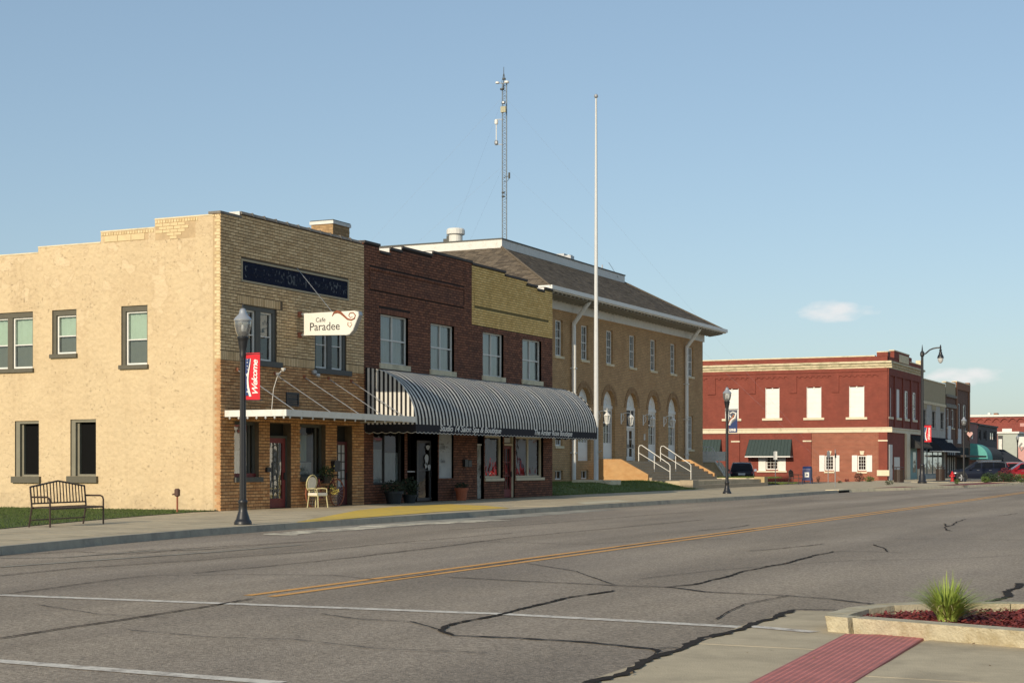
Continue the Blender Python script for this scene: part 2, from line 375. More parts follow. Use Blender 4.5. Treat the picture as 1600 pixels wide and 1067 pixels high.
orange_brick = M('orange_brick', (.50, .235, .09), .85, .22, 5, .3, 60, col2=(.76, .43, .19), dirt=(.42, .23, .11), dscale=.7, dlo=.5, dhi=.85)
cream_brick = M('cream_brick', (.62, .47, .25), .85, .12, 5, .3, 60, col2=(.74, .60, .36))
mortar_d = M('dark_mortar', (.13, .095, .06), .95, .25, 4)
mortar_l = M('pale_mortar', (.52, .38, .22), .95, .2, 4)
mortar_r = M('brown_mortar', (.028, .016, .013), .95, .25, 4)
maroon = M('maroon_brick', (.135, .050, .027), .8, .25, 5, .3, 60, col2=(.27, .105, .053), dirt=(.115, .052, .032), dscale=.5, dlo=.5, dhi=.85)
yellow_brick = M('yellow_painted_brick', (.71, .465, .15), .8, .12, 3, .3, 60, col2=(.87, .61, .235), dirt=(.36, .25, .09), dscale=1.1, dlo=.53, dhi=.82, stretch=(1, 1, .5))
mortar_y = M('dark_yellow_mortar', (.17, .135, .05), .95, .2, 4)  # dark yellow joints between the painted bricks
po_brick = brick_mat('buff_brick', (.44, .265, .115), (.57, .355, .165), (.30, .20, .11), msize=.018, dirt=(.36, .205, .09))
red_brick = brick_mat('red_brick', (.235, .052, .032), (.27, .066, .040), (.16, .040, .028), bw=.24, bh=.085, dirt=(.165, .042, .028))
red_brick2 = brick_mat('orange_red_brick', (.33, .095, .052), (.25, .066, .036), (.36, .20, .13), bw=.30, bh=.11, msize=.016)
far_red = brick_mat('far_red_brick', (.30, .062, .045), (.22, .045, .036), (.20, .08, .06), bw=.3, bh=.11)
brown_brick = brick_mat('brown_brick', (.13, .065, .042), (.18, .09, .055), (.09, .055, .04))
pink_brick = brick_mat('dusty_pink_brick', (.30, .15, .135), (.24, .12, .11), (.20, .11, .10))
beige_st = M('beige_stucco', (.42, .35, .22), .9, .1, 3, .3, 30)
pale_brick = brick_mat('pale_grey_brick', (.52, .50, .45), (.46, .44, .40), (.38, .36, .32))
white_p = M('white_paint', (.78, .77, .72), .55, .05, 4)
white_d = M('weathered_white_paint', (.70, .69, .64), .6, .08, 4, dirt=(.42, .38, .30), dscale=2.5, dlo=.55, dhi=.8)
cream_p = M('cream_paint', (.72, .63, .45), .6, .07, 4, dirt=(.42, .38, .26), dscale=1.4, dlo=.55, dhi=.8)
cornice_m = M('mossy_cornice', (.66, .57, .38), .8, .1, 3, dirt=(.26, .25, .13), dscale=1.6, dlo=.45, dhi=.7, stretch=(1, 1, 3))
olive = M('olive_frame', (.115, .105, .075), .7, .12, 5)
slate = M('slate_frame', (.085, .088, .08), .65, .1, 5)
roof_m = M('flat_roof', (.12, .115, .11), .95, .2, 2)
coping_m = M('clay_coping', (.21, .185, .15), .7, .25, 6, .3, 40, dirt=(.10, .09, .08), dscale=2, dlo=.5, dhi=.75)
coping_dark = M('dark_coping', (.055, .045, .040), .7, .25, 6)
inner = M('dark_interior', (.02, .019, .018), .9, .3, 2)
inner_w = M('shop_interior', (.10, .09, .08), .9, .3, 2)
board = M('black_opening', (.006, .006, .006), .8, .1, 3, spec=.1)  # flat black for openings: the darkness inside is put into the colour
blind_g = M('greenish_blind', (.50, .60, .48), .7, .05, 8)
blind_w = M('pale_blind', (.60, .61, .58), .8, .14, 2.2, stretch=(3, 3, .6))
curtain = M('lace_curtain', (.62, .63, .61), .9, .35, 9, stretch=(2, 2, .5))
grey_screen = M('grey_screen', (.17, .185, .16), .8, .08, 8)
glass = glass_mat('window_glass'); glass_d = glass_mat('dark_glass', (.35, .38, .38), 1.2); glass_m = glass_mat('shop_glass', (.75, .8, .8), 2.2)
black_m = M('black_metal', (.018, .019, .022), .4, .1, 6)
bronze = M('bronze_metal', (.045, .028, .020), .45, .12, 6)
black_fab = M('black_canvas', (.010, .010, .012), .85, .1, 4)
white_fab = M('white_canvas', (.68, .66, .60), .85, .08, 3, dirt=(.60, .57, .49), dscale=1.3, dlo=.5, dhi=.85)
navy_fab = M('navy_canvas', (.010, .011, .018), .85, .1, 4)
red_door = M('red_door_paint', (.20, .030, .030), .5, .12, 5)
red_p = M('red_paint', (.50, .012, .016), .45, .08, 5)
galv = M('galvanised', (.40, .41, .42), .45, .12, 5, metal=.5)
steel_p = M('pale_steel', (.62, .62, .58), .5, .06, 5)
plywood = M('plywood', (.54, .32, .14), .8, .12, 2.4, dirt=(.46, .23, .08), dscale=1.3, dlo=.45, dhi=.72, stretch=(1, 1, 2.2))
stone_step = M('step_stone', (.42, .34, .235), .9, .16, 5, .3, 40)
shingle = M('roof_shingle', (.085, .066, .046), .95, .22, 4, .5, 30, col2=(.20, .158, .11))
green_metal = M('green_metal_roof', (.034, .056, .050), .55, .12, 4)
teal = M('teal_canvas', (.11, .40, .36), .8, .08, 3)
grey_fab = M('charcoal_canvas', (.035, .035, .036), .85, .12, 4)
blue_p = M('blue_paint', (.020, .035, .13), .45, .08, 5)
terracotta = M('terracotta', (.42, .125, .06), .8, .12, 8)
planter_b = M('dark_planter', (.02, .026, .032), .6, .1, 8)
grass_l = M('pale_lawn', (.095, .135, .028), .9, .35, 5, .6, 40, col2=(.17, .21, .055), dirt=(.20, .19, .07), dscale=.7, dlo=.5, dhi=.8)
leaf_d = M('dark_leaf', (.020, .040, .012), .7, .2, 6, col2=(.045, .075, .022))
leaf_g = M('green_leaf', (.06, .11, .02), .7, .2, 6, col2=(.11, .16, .035))
leaf_r = M('red_leaf', (.11, .012, .016), .7, .2, 6, col2=(.20, .03, .03))
leaf_t = M('tuft_leaf', (.19, .28, .035), .6, .15, 6, col2=(.38, .46, .10))
dry_leaf = M('dry_leaf', (.42, .36, .17), .8, .15, 6)
mulch = M('red_mulch', (.12, .016, .014), .9, .3, 20, col2=(.25, .045, .038))
tactile = M('tactile_red', (.43, .155, .14), .85, .16, 6, .2, 60, dirt=(.30, .125, .108), dscale=2.5, dlo=.45, dhi=.75)
yellow_metal = M('pale_yellow_metal', (.56, .51, .28), .5, .1, 6)
cushion = M('cushion_cloth', (.72, .68, .58), .9, .08, 8)
flower_y = M('yellow_petal', (.70, .55, .12), .7, .1, 8); flower_w = M('white_petal', (.75, .72, .62), .7, .1, 8)
globe_m = glass_mat('lamp_globe', (.80, .82, .82), 1.6)
_n = globe_m.node_tree; _d = _n.nodes.new('ShaderNodeBsdfDiffuse'); _d.inputs[0].default_value = (.75, .76, .76, 1); _x = _n.nodes.new('ShaderNodeMixShader'); _x.inputs[0].default_value = .14
_o = [q for q in _n.nodes if q.type == 'OUTPUT_MATERIAL'][0]; _s = _o.inputs[0].links[0].from_socket; _n.links.new(_s, _x.inputs[1]); _n.links.new(_d.outputs[0], _x.inputs[2]); _n.links.new(_x.outputs[0], _o.inputs[0])
lens_m = M('frosted_lens', (.55, .56, .55), .25, .06, 6, spec=.8)
banner_red = M('red_banner', (.60, .018, .030), .8, .06, 3); banner_blue = M('navy_banner', (.022, .045, .14), .8, .06, 3)
sign_white = M('sign_white', (.78, .76, .68), .5, .04, 3); ink = M('dark_ink', (.03, .028, .026), .6, .05, 3)
tile_blue = M('navy_tile', (.006, .010, .030), .75, .3, 9, spec=.15, dirt=(.012, .020, .036), dscale=4, dlo=.5, dhi=.75)
faded = M('faded_lettering', (.22, .24, .26), .8, .4, 12, spec=.1, dirt=(.010, .016, .036), dscale=6, dlo=.40, dhi=.56)
rust = M('rust_brown', (.30, .10, .05), .7, .2, 8); grey_ink = M('grey_ink', (.28, .27, .26), .7, .1, 8)

# ------------------------------------------------------------------ ground, road, kerbs, pavement
def sheet(name, poly, z, m, parent=None, kind='structure'):
    b = MB(); b.add([(x, y, z) for x, y in poly], [tuple(range(len(poly)))])
    o = b.build(name, m, parent)
    if parent is None and kind: o['kind'] = kind
    return o
def ccw(p):
    a = sum(p[i][0] * p[(i + 1) % len(p)][1] - p[(i + 1) % len(p)][0] * p[i][1] for i in range(len(p)))
    return p if a > 0 else p[::-1]
sheet('ground', [(-4000, -4000), (4000, -4000), (4000, 4000), (-4000, 4000)], -.03, soil_m)
road = sheet('road', [(-70, -60), (30, -60), (30, 13.4), (1.0, 13.4), (-1.0, 18), (-1.0, 420), (-26, 420), (-26, 18), (-70, 18)], 0, asphalt)
sheet('alley', [(-80, 107.5), (-27, 107.5), (-27, 138.2), (-80, 138.2)], -.01, asphalt)
sheet('cross_street', [(-80, 186), (-26.01, 186), (-26.01, 196), (-80, 196)], -.012, asphalt)
# kerb line of the far pavement
KL = [(-19.0, 17), (-19.75, 21), (-20.45, 24.5), (-20.95, 28), (-21.15, 32), (-21.2, 40), (-21.1, 50), (-20.95, 59.2), (-20.7, 62.2), (-20.35, 70), (-20.45, 80),
      (-20.5, 88), (-19.95, 92), (-18.9, 97), (-18.0, 104), (-17.1, 111), (-16.4, 118), (-15.8, 126), (-17.2, 127.6), (-24.8, 128.2), (-24.8, 190)]
def kx(y):
    for (a, b), (c, d) in zip(KL, KL[1:]):
        if b <= y <= d: return a + (c - a) * (y - b) / (d - b)
    return KL[-1][0] if y > KL[-1][1] else KL[0][0]
side = sheet('sidewalk', ccw([(-29.6, 14), (-29.6, 190)] + [(x - .15, y) for x, y in KL[::-1]] + [(-19, 14)]), .145, concrete)
def slab_mesh(w_, l_, h_):
    b = MB(); e = .005
    b.hexa([(0, 0, -h_), (w_, 0, -h_), (w_, l_, -h_), (0, l_, -h_), (e, e, 0), (w_ - e, e, 0), (w_ - e, l_ - e, 0), (e, l_ - e, 0)], skip=(0,))
    o = b.build('pavement_slab', concrete); me = o.data; bpy.data.objects.remove(o); return me
sm = slab_mesh(1.82, 1.82, .02)
n = 0
for i in range(5):
    for j in range(74):
        x = -28.62 + 1.84 * i; y = 16 + 1.84 * j
        if x + 1.84 > min(kx(y), kx(y + 1.84)) - .14 or y > 150 or n > 285: continue
        inst(sm, 'pavement_slab', (x, y, .151), side); n += 1
# kerbs: one stone per stretch
kerb = None
def kerb_run(name, pts, wd, z1, m, seg=3.0, lows=(), zb=-.04, gap=.012):
    """kerb stones along a polyline; the kerb body lies to the left of the walking direction"""
    global kerb
    root = None; acc = 0
    P = [Vector((x, y, 0)) for x, y in pts]; dense = [P[0]]
    for a, b in zip(P, P[1:]):
        k = max(1, round((b - a).length / seg))
        for q in range(1, k + 1): dense.append(a.lerp(b, q / k))
    nr = []
    for i in range(len(dense)):
        t = (dense[min(i + 1, len(dense) - 1)] - dense[max(0, i - 1)]).normalized(); nr.append(Vector((-t.y, t.x, 0)))
    for i in range(len(dense) - 1):
        a, b = dense[i], dense[i + 1]; t = (b - a).normalized() * gap
        a2, b2 = a + t * .5, b - t * .5; na, nb = nr[i] * wd, nr[i + 1] * wd
        low = lambda p: .03 if any(l0 < p.y < l1 for l0, l1 in lows) else z1
        za, zb_ = low(a), low(b); 
        s = MB(); bt = .035
        s.hexa([(a2.x, a2.y, zb), (b2.x, b2.y, zb), (b2.x + nb.x, b2.y + nb.y, zb), (a2.x + na.x, a2.y + na.y, zb),
                (a2.x + nr[i].x * bt, a2.y + nr[i].y * bt, za), (b2.x + nr[i + 1].x * bt, b2.y + nr[i + 1].y * bt, zb_),
                (b2.x + nb.x, b2.y + nb.y, zb_), (a2.x + na.x, a2.y + na.y, za)])
        o = s.build('kerb_stone' if root is not None else name, m, root)
        if root is None: root = o; o['kind'] = 'structure'
    return root
kerb_run('kerb', [p for p in KL if p[1] <= 88], .15, .156, kerb_m, 3.2, lows=((59.6, 61.9),))
kerb_run('kerb', [p for p in KL if 88 <= p[1]][:9], .18, .165, concrete_new, 3.2)
kerb_run('kerb', [(-24.8, 128.3), (-24.8, 190)], .18, .15, kerb_m, 4)
# storm drain mouth in the kerb
dr = thing('storm_drain', 'dark kerb inlet of the storm drain in front of the red building', 'drain', (-20.45, 87.2, 0))
b = MB(); b.box(-20.66, -20.475, 85.6, 88.0, .0, .125, 0); b.build('inlet_mouth', board, dr)
b = MB(); b.box(-21.2, -20.462, 85.4, 88.2, .126, .175, 0); b.build('inlet_slab', concrete_new, dr)

def ribbon(name, pts, wd, z, m, parent, rough=.0, tilt=True):
    """a strip of paint or tar along a polyline lying on the road"""
    P = [Vector((x, y, 0)) for x, y in pts]; D = [P[0]]
    for a, b_ in zip(P, P[1:]):
        k = max(1, int((b_ - a).length / (.09 if rough else 6)))
        for q in range(1, k + 1): D.append(a.lerp(b_, q / k))
    s = MB(); L_, R_ = [], []
    ph = R.random() * 10
    for i, p in enumerate(D):
        t = (D[min(i + 1, len(D) - 1)] - D[max(0, i - 1)]).normalized(); nn = Vector((-t.y, t.x, 0))
        wj = wd * .72 * (1 + (rough * R.uniform(-.9, .9) if rough else .39)); of = nn * (rough * wd * (.8 * math.sin(i * .13 + ph) + .5 * math.sin(i * .37 + 2 * ph) + R.uniform(-.3, .3)))
        L_.append(p + of + nn * wj / 2); R_.append(p + of - nn * wj / 2)
    vs_ = [(v.x, v.y, z) for v in L_ + R_]; k = len(D)
    s.add(vs_, [(i + k, i + k + 1, i + 1, i) for i in range(k - 1)])
    return s.build(name, m, parent)
for dx in (-.17, .17): ribbon('centre_line', [(-10.85 + dx, 15.85), (-10.95 + dx, 38), (-11.2 + dx, 70), (-11.5 + dx, 92), (-11.6 + dx, 200), (-11.6 + dx, 400)], .13, .006, yellow_line, road)
ribbon('crosswalk_line', [(-22, 14.2), (-13.7, 14.62), (-7.2, 15.05), (-4.52, 14.85)], .19, .006, white_paint, road)
ribbon('crosswalk_line', [(-20, 9.5), (-9.14, 9.72), (-6.4, 9.62)], .17, .006, white_paint, road)
tarc = lambda px, wd, rg=.35, z=.011: ribbon('tar_seam', [GR(x, y) for x, y in px], wd, z, tar, road, rg)
tarc([(0, 998), (120, 979), (240, 961), (330, 947), (395, 936)], .055, .3)
tarc([(600, 907), (660, 899), (760, 884), (900, 864), (1040, 845), (1180, 827)], .05, .3)
tarc([(700, 902), (800, 907), (880, 911), (960, 915), (1045, 918), (1100, 925), (1230, 931), (1300, 936), (1390, 948)], .06, .4)
tarc([(1040, 918), (1080, 913), (1130, 903), (1180, 889), (1240, 877), (1300, 862)], .065, .6)
tarc([(1300, 862), (1350, 862), (1410, 864)], .05, .4, .013)
tarc([(960, 923), (900, 933), (850, 943), (800, 955), (740, 968), (700, 978), (688, 986), (710, 993), (800, 996), (900, 1003), (1015, 1014), (1028, 1018)], .075, .5)
tarc([(910, 1072), (960, 1055), (1000, 1040), (1060, 1020), (1130, 993), (1180, 975), (1215, 962), (1245, 956), (1315, 957)], .115, .55, .027)
tarc([(1545, 942), (1570, 927), (1605, 912)], .12, .6)
tarc([(0, 900), (120, 888), (300, 876), (480, 862), (620, 848), (800, 833)], .05, .5)
tarc([(0, 930), (90, 918), (180, 905), (240, 899), (420, 898), (520, 899), (590, 906)], .035, .5)
tarc([(300, 896), (420, 885), (560, 870), (660, 858), (800, 840), (960, 825), (1100, 812)], .05, .5)
tarc([(0, 868), (120, 862), (200, 866), (330, 855), (480, 846)], .05, .6)
tarc([(180, 864), (240, 858), (300, 857)], .04, .6)
for a in ([(1090, 829), (1130, 826), (1175, 820)], [(1170, 861), (1240, 855), (1290, 850)], [(1475, 818), (1480, 828), (1486, 830)], [(1480, 823), (1507, 811)],
          [(1560, 806), (1590, 802)], [(1365, 851), (1380, 855), (1385, 862)], [(1380, 842), (1480, 842), (1600, 844)]): tarc(a, .05, .7)
for px, wd in (([(1000, 905), (1100, 893), (1210, 884), (1330, 876), (1470, 874), (1600, 868)], .028), ([(500, 960), (560, 968), (640, 972), (690, 985)], .03), ([(820, 880), (900, 893), (960, 914)], .03),
               ([(200, 985), (330, 996), (460, 1000), (600, 1015), (760, 1021)], .022), ([(1230, 931), (1160, 945), (1120, 968)], .03), ([(620, 850), (760, 846), (900, 851), (1000, 846), (1150, 842)], .04), ([(60, 945), (150, 960), (260, 966)], .022),
               ([(1015, 1014), (1050, 1012), (1080, 1016)], .03), ([(1028, 1018), (1022, 1030), (1010, 1038)], .03), ([(150, 868), (330, 858), (520, 843)], .05), ([(700, 828), (850, 818), (1000, 806), (1090, 799)], .05)): tarc(px, wd, .5, .0125)
# pale worn concrete strip along the far gutter and faint parking lines
gut = M('worn_gutter', (.40, .37, .29), .9, .16, 4, dirt=(.17, .145, .12), dscale=.9, dlo=.42, dhi=.66)
ribbon('worn_patch', [GR(x, y) for x, y in ((430, 836), (520, 828), (620, 820.5), (700, 816), (790, 813))], 1.15, .0075, M('worn_white', (.72, .65, .48), .9, .12, 5, dirt=(.29, .24, .185), dscale=1.6, dlo=.44, dhi=.60), road, .12)
sheet('gutter_strip', ccw([(-21.0, 33), (-21.05, 50), (-20.0, 52), (-19.6, 40), (-19.6, 31.5)]), .005, gut, road)
ribbon('parking_line', [GR(0, 886), GR(140, 876), GR(340, 862), GR(470, 851)], .12, .008, gut, road)
ribbon('parking_line', [GR(0, 872), GR(100, 871), GR(240, 860), GR(330, 858)], .10, .008, gut, road)
# yellow painted ramp in the pavement
sheet('yellow_ramp_area', ccw([GR(x, y, .15) for x, y in ((461, 816), (500, 808.5), (560, 797), (620, 791), (700, 787.5), (760, 790), (796, 793.5), (740, 796.5), (690, 799), (600, 806), (540, 811), (500, 814.5))]), .156, yellow_ramp, side)
wp = M('pale_patch', (.60, .54, .38), .9, .1, 4)
sheet('pale_patch', ccw([GR(x, y, .15) for x, y in ((900, 785), (965, 781), (985, 783), (915, 787.5))]), .156, wp, side)

# near corner: gutter apron, pavement slabs, tactile strip, planter
apron = sheet('corner_apron', ccw([(-5.2, 4), (-4.36, 10.6), (-4.42, 13.4), (-4.55, 15.2), (-4.42, 16.75), (-3.9, 16.85), (-2.4, 16.9), (-2.4, 4)]), .008, concrete)
ribbon('crosswalk_line', [(-4.45, 14.83), (-3.72, 14.56)], .17, .021, white_paint, apron)
def flat_piece(name, poly, z0, z1, m, parent, e=.004):
    poly = ccw(poly); n_ = len(poly); c = Vector((sum(p[0] for p in poly) / n_, sum(p[1] for p in poly) / n_, 0)); s = MB()
    inn = [Vector((x, y, 0)) + (c - Vector((x, y, 0))).normalized() * e for x, y in poly]
    s.add([(x, y, z0) for x, y in poly] + [(v.x, v.y, z1) for v in inn], [tuple(range(n_, 2 * n_))] + [(i, (i + 1) % n_, n_ + (i + 1) % n_, n_ + i) for i in range(n_)])
    return s.build(name, m, parent)
ap = [(-4.37, 10.6), (-4.42, 13.4), (-4.54, 15.15), (-4.42, 16.7), (-3.75, 16.8)]
flat_piece('pavement_slab', [(-5.1, 5), (-4.40, 10.5), (-3.22, 10.5), (-3.02, 5)], .0, .016, concrete, apron)
flat_piece('pavement_slab', [(-4.39, 10.508), (-4.43, 13.22), (-3.32, 13.22), (-3.22, 10.508)], .0, .016, concrete, apron)
flat_piece('pavement_slab', [(-4.43, 13.23), (-4.54, 15.15), (-4.44, 16.68), (-3.6, 16.78), (-3.42, 14.5), (-3.33, 13.23)], .0, .016, concrete, apron)
near = sheet('corner_pavement', ccw([(-2.65, 4), (-2.65, 14.7), (6, 13.4), (6, 4)]), .012, concrete)
for y0, y1 in ((6, 9.2), (9.209, 11.7), (11.709, 14.72)):
    for x0, x1 in ((-2.62, -1.0), (-.991, .8), (.809, 2.6)):
        flat_piece('pavement_slab', [(x0, y0), (x1, y0), (x1, y1), (x0, y1)], .0, .019, concrete, near)
tp = thing('tactile_paving', 'dull red strip of bumpy tactile paving at the near street corner', 'tactile paving', (-3, 12, 0))
tq = [(-3.11, 7.0), (-3.40, 14.46), (-2.68, 14.62), (-2.49, 7.0)]
flat_piece('paving_panel', tq, .0, .030, tactile, tp, .008)
s = MB()
for i in range(13):
    for j in range(125):
        fy = j / 125; x0 = -3.11 - .29 * fy; x1 = -2.49 - .19 * fy
        x = x0 + .035 + (x1 - x0 - .07) * i / 12; y = 7.05 + 7.42 * fy + .12 * fy * i / 12
        s.lathe([(.015, .029), (.009, .0333)], (x, y, 0), 5)
o = s.build('tactile_dome', tactile, tp); o['kind'] = 'stuff'
# planter bed with kerb, mulch and one grass tuft
pl = struct(kerb_run('planter_kerb', [(3.5, 12.35), (-1.0, 13.83), (-3.36, 14.62)], -.2, .165, kerb_old, 3.0, zb=-.02))
def pk(p):
    for a, b_ in zip(p, p[1:]):
        pass
kerb_pts = [(-3.40, 14.63), (-3.62, 14.70), (-3.66, 15.0), (-3.62, 15.6), (-3.45, 16.15), (-3.05, 16.65), (-2.3, 16.95), (0, 17.6), (3.5, 18.4)]
kerb_run('planter_kerb', kerb_pts, -.2, .165, kerb_old, 1.4, zb=-.02)
bed = [(3.5, 12.6), (-1.0, 14.0), (-3.38, 14.82), (-3.45, 15.5), (-3.2, 16.1), (-2.9, 16.45), (-2.2, 16.75), (0, 17.4), (3.5, 18.2)]
bed_o = sheet('planter_soil', ccw(bed), .085, mulch)
s = MB()
def inside(p, poly):
    r = False; j = len(poly) - 1
    for i in range(len(poly)):
        if (poly[i][1] > p[1]) != (poly[j][1] > p[1]) and p[0] < (poly[j][0] - poly[i][0]) * (p[1] - poly[i][1]) / (poly[j][1] - poly[i][1]) + poly[i][0]: r = not r
        j = i
    return r
for _ in range(15000):
    x, y = R.uniform(-3.45, .6), R.uniform(13.6, 17.5)
    if not inside((x, y), bed): continue
    a = R.uniform(0, 6.28); l = R.uniform(.010, .030) * (2.2 if R.random() < .06 else 1); wd = R.uniform(.006, .014); zt = .088 + R.random() ** 2 * .035; tl = R.uniform(-.6, .6)
    u = Vector((math.cos(a), math.sin(a), tl)); v = Vector((-math.sin(a), math.cos(a), R.uniform(-.5, .5)))
    c = Vector((x, y, zt)); s.add((c - u * l - v * wd, c + u * l - v * wd, c + u * l + v * wd, c - u * l + v * wd), ((0, 1, 2, 3),), 0, R.random())
o = s.build('mulch_chips', mulch); o['kind'] = 'stuff'
def tuft(name, c, nb, hmax, spread, label):
    t = thing(name, label, 'grass plant', c)
    g, d = MB(), MB()
    for k in range(nb):
        a = R.uniform(0, 6.28); r0 = R.random() ** .5 * .09; lean = R.random() ** .8 * spread * (1 + .28 * math.cos(a - .6) + .2 * math.sin(3 * a)); h = hmax * R.uniform(.55, 1.0) * (1 - .25 * lean / spread)
        dr_ = Vector((math.cos(a), math.sin(a), 0)); sd_ = Vector((-math.sin(a), math.cos(a), 0)) * R.uniform(.0045, .008)
        dry = k % 14 == 0
        p0 = Vector(c) + dr_ * r0; pts = []
        for q in range(6):
            f = q / 5; out_ = lean * f ** 1.7; z = h * (f - (.30 + (.5 if dry else 0)) * (lean / spread) * f ** 3)
            pts.append(p0 + dr_ * out_ + Vector((0, 0, max(z, .0))))
        mb = d if dry else g; tn = R.random(); vv = []
        for q, p in enumerate(pts): wq = 1 - (q / 5) ** 2 * .93; vv += [p - sd_ * wq, p + sd_ * wq]
        mb.add(vv, [(2 * q, 2 * q + 1, 2 * q + 3, 2 * q + 2) for q in range(5)], 0, tn)
    g.build('blades', leaf_t, t); d.build('dry_blades', dry_leaf, t)
    return t
tuft('ornamental_grass', (-2.62, 15.30, .09), 600, .52, .50, 'fountain of bright green ornamental grass in the red mulch bed')

s = MB()
for _ in range(70):                                             # dead leaves and bits of litter on the bed and the pavement
    if R.random() < .55: x, y, z = R.uniform(-3.3, 0), R.uniform(14.6, 16.8), .125
    else: x, y, z = R.uniform(-4.3, 1.0), R.uniform(10.5, 14.5), .034
    if z > .1 and not inside((x, y), bed): continue
    a = R.uniform(0, 6.28); l = R.uniform(.012, .035); c, d = math.cos(a) * l, math.sin(a) * l; s.add(((x - c, y - d, z), (x - d * .4, y + c * .4, z + .006), (x + c, y + d, z + .012), (x + d * .4, y - c * .4, z + .002)), ((0, 1, 2, 3),))
o = s.build('dead_leaves', M('dead_leaf', (.20, .13, .06), .9, .3, 8)); o['kind'] = 'stuff'
# lawn beside the stucco wall
def lawn(name, poly, z, nbl, hb, m=grass_m, zf=None):
    s = MB(); poly = ccw(poly); s.add([(x, y, z if zf is None else zf(x, y)) for x, y in poly], [tuple(range(len(poly)))], 0, .2)
    xs = [p[0] for p in poly]; ys = [p[1] for p in poly]; k = 0; tr_ = 0
    while k < nbl and tr_ < nbl * 12:
        tr_ += 1; x, y = R.uniform(min(xs), max(xs)), R.uniform(min(ys), max(ys))
        if not inside((x, y), poly): continue
        k += 1; h = hb * R.uniform(.4, 1.2); a = R.uniform(0, 6.28); wd = hb * .22; lx, ly = R.gauss(0, .4) * h, R.gauss(0, .4) * h
        zz = z if zf is None else zf(x, y)
        s.add(((x - wd * math.cos(a), y - wd * math.sin(a), zz - .01), (x + wd * math.cos(a), y + wd * math.sin(a), zz - .01), (x + lx, y + ly, zz + h)), ((0, 1, 2),), 0, R.random())
    o = s.build(name, m); o['kind'] = 'stuff'; return o
lawn('lawn_grass', [GR(-60, 833, .15), GR(0, 826.5, .15), GR(120, 815, .15), GR(220, 806.5, .15), GR(305, 800, .15), (-28.75, 39.8), (-42, 39.8), (-42, 28)], .165, 30000, .05)

# ------------------------------------------------------------------ shared building pieces
def window(fac, par, u0, u1, z0, z1, inset, fm, fw=.06, mull=(), rails=(), gm=None, sill=None, sill_over=.08, sill_h=.12, blinds=(), fd=.07, munt=None, name='window', back=None, thin=.6, pane_split=True, backd=.32):
    gm = gm or glass; s = MB(); d0, d1 = -inset - fd, -inset
    fac.box(s, u0, u0 + fw, z0, z1, d0, d1); fac.box(s, u1 - fw, u1, z0, z1, d0, d1)
    fac.box(s, u0 + fw, u1 - fw, z1 - fw, z1, d0, d1); fac.box(s, u0 + fw, u1 - fw, z0, z0 + fw, d0, d1)
    tw = fw * thin
    cu = [u0 + fw] + [u0 + (u1 - u0) * f for f in mull] + [u1 - fw]; cz = [z0 + fw] + [z0 + (z1 - z0) * f for f in rails] + [z1 - fw]
    for x in cu[1:-1]: fac.box(s, x - tw / 2, x + tw / 2, z0 + fw, z1 - fw, d0 + .004, d1 - .004)
    for i in range(len(cu) - 1):
        a = cu[i] + (tw / 2 if i else 0); b_ = cu[i + 1] - (tw / 2 if i < len(cu) - 2 else 0)
        for z in cz[1:-1]: fac.box(s, a, b_, z - tw / 2, z + tw / 2, d0 + .006, d1 - .006)
        if munt:
            nc, nr_ = munt
            for j in range(len(cz) - 1):
                for q in range(1, nc): x = a + (b_ - a) * q / nc; fac.box(s, x - .014, x + .014, cz[j], cz[j + 1], d1 - .04, d1 - .012)
                for q in range(1, nr_): z = cz[j] + (cz[j + 1] - cz[j]) * q / nr_; fac.box(s, a, b_, z - .013, z + .013, d1 - .041, d1 - .013)
    o = s.build(name, fm, par)
    if not pane_split: cells = [(u0 + fw, u1 - fw, z0 + fw, z1 - fw)]
    else: cells = [(cu[i], cu[i + 1], cz[j], cz[j + 1]) for i in range(len(cu) - 1) for j in range(len(cz) - 1)]
    for a, b_, c, e in cells:
        q = MB(); q.quad(fac.p(a, c, d0 + .02), fac.p(b_, c, d0 + .02), fac.p(b_, e, d0 + .02), fac.p(a, e, d0 + .02)); q.build('pane', gm, o)
    for m_, f0, f1, a0, a1 in blinds:
        q = MB(); ua, ub = u0 + (u1 - u0) * a0, u0 + (u1 - u0) * a1; nn = max(2, int((ub - ua) / .12)); za, zb = z0 + (z1 - z0) * f0, z0 + (z1 - z0) * f1
        for k in range(nn):
            dA, dB = (d0 - .03 - .025 * (k % 2)), (d0 - .03 - .025 * ((k + 1) % 2)); xa, xb = ua + (ub - ua) * k / nn, ua + (ub - ua) * (k + 1) / nn
            q.quad(fac.p(xa, za, dA), fac.p(xb, za, dB), fac.p(xb, zb, dB), fac.p(xa, zb, dA))
        q.build('blind', m_, o)
    if back: q = MB(); q.quad(fac.p(u0, z0, d0 - backd), fac.p(u1, z0, d0 - backd), fac.p(u1, z1, d0 - backd), fac.p(u0, z1, d0 - backd)); q.build('backing', back, o)
    if sill: q = MB(); fac.box(q, u0 - sill_over, u1 + sill_over, z0 - sill_h, z0 - .003, -inset + .005 - fd, .07); q.build('sill', sill, o)
    return o
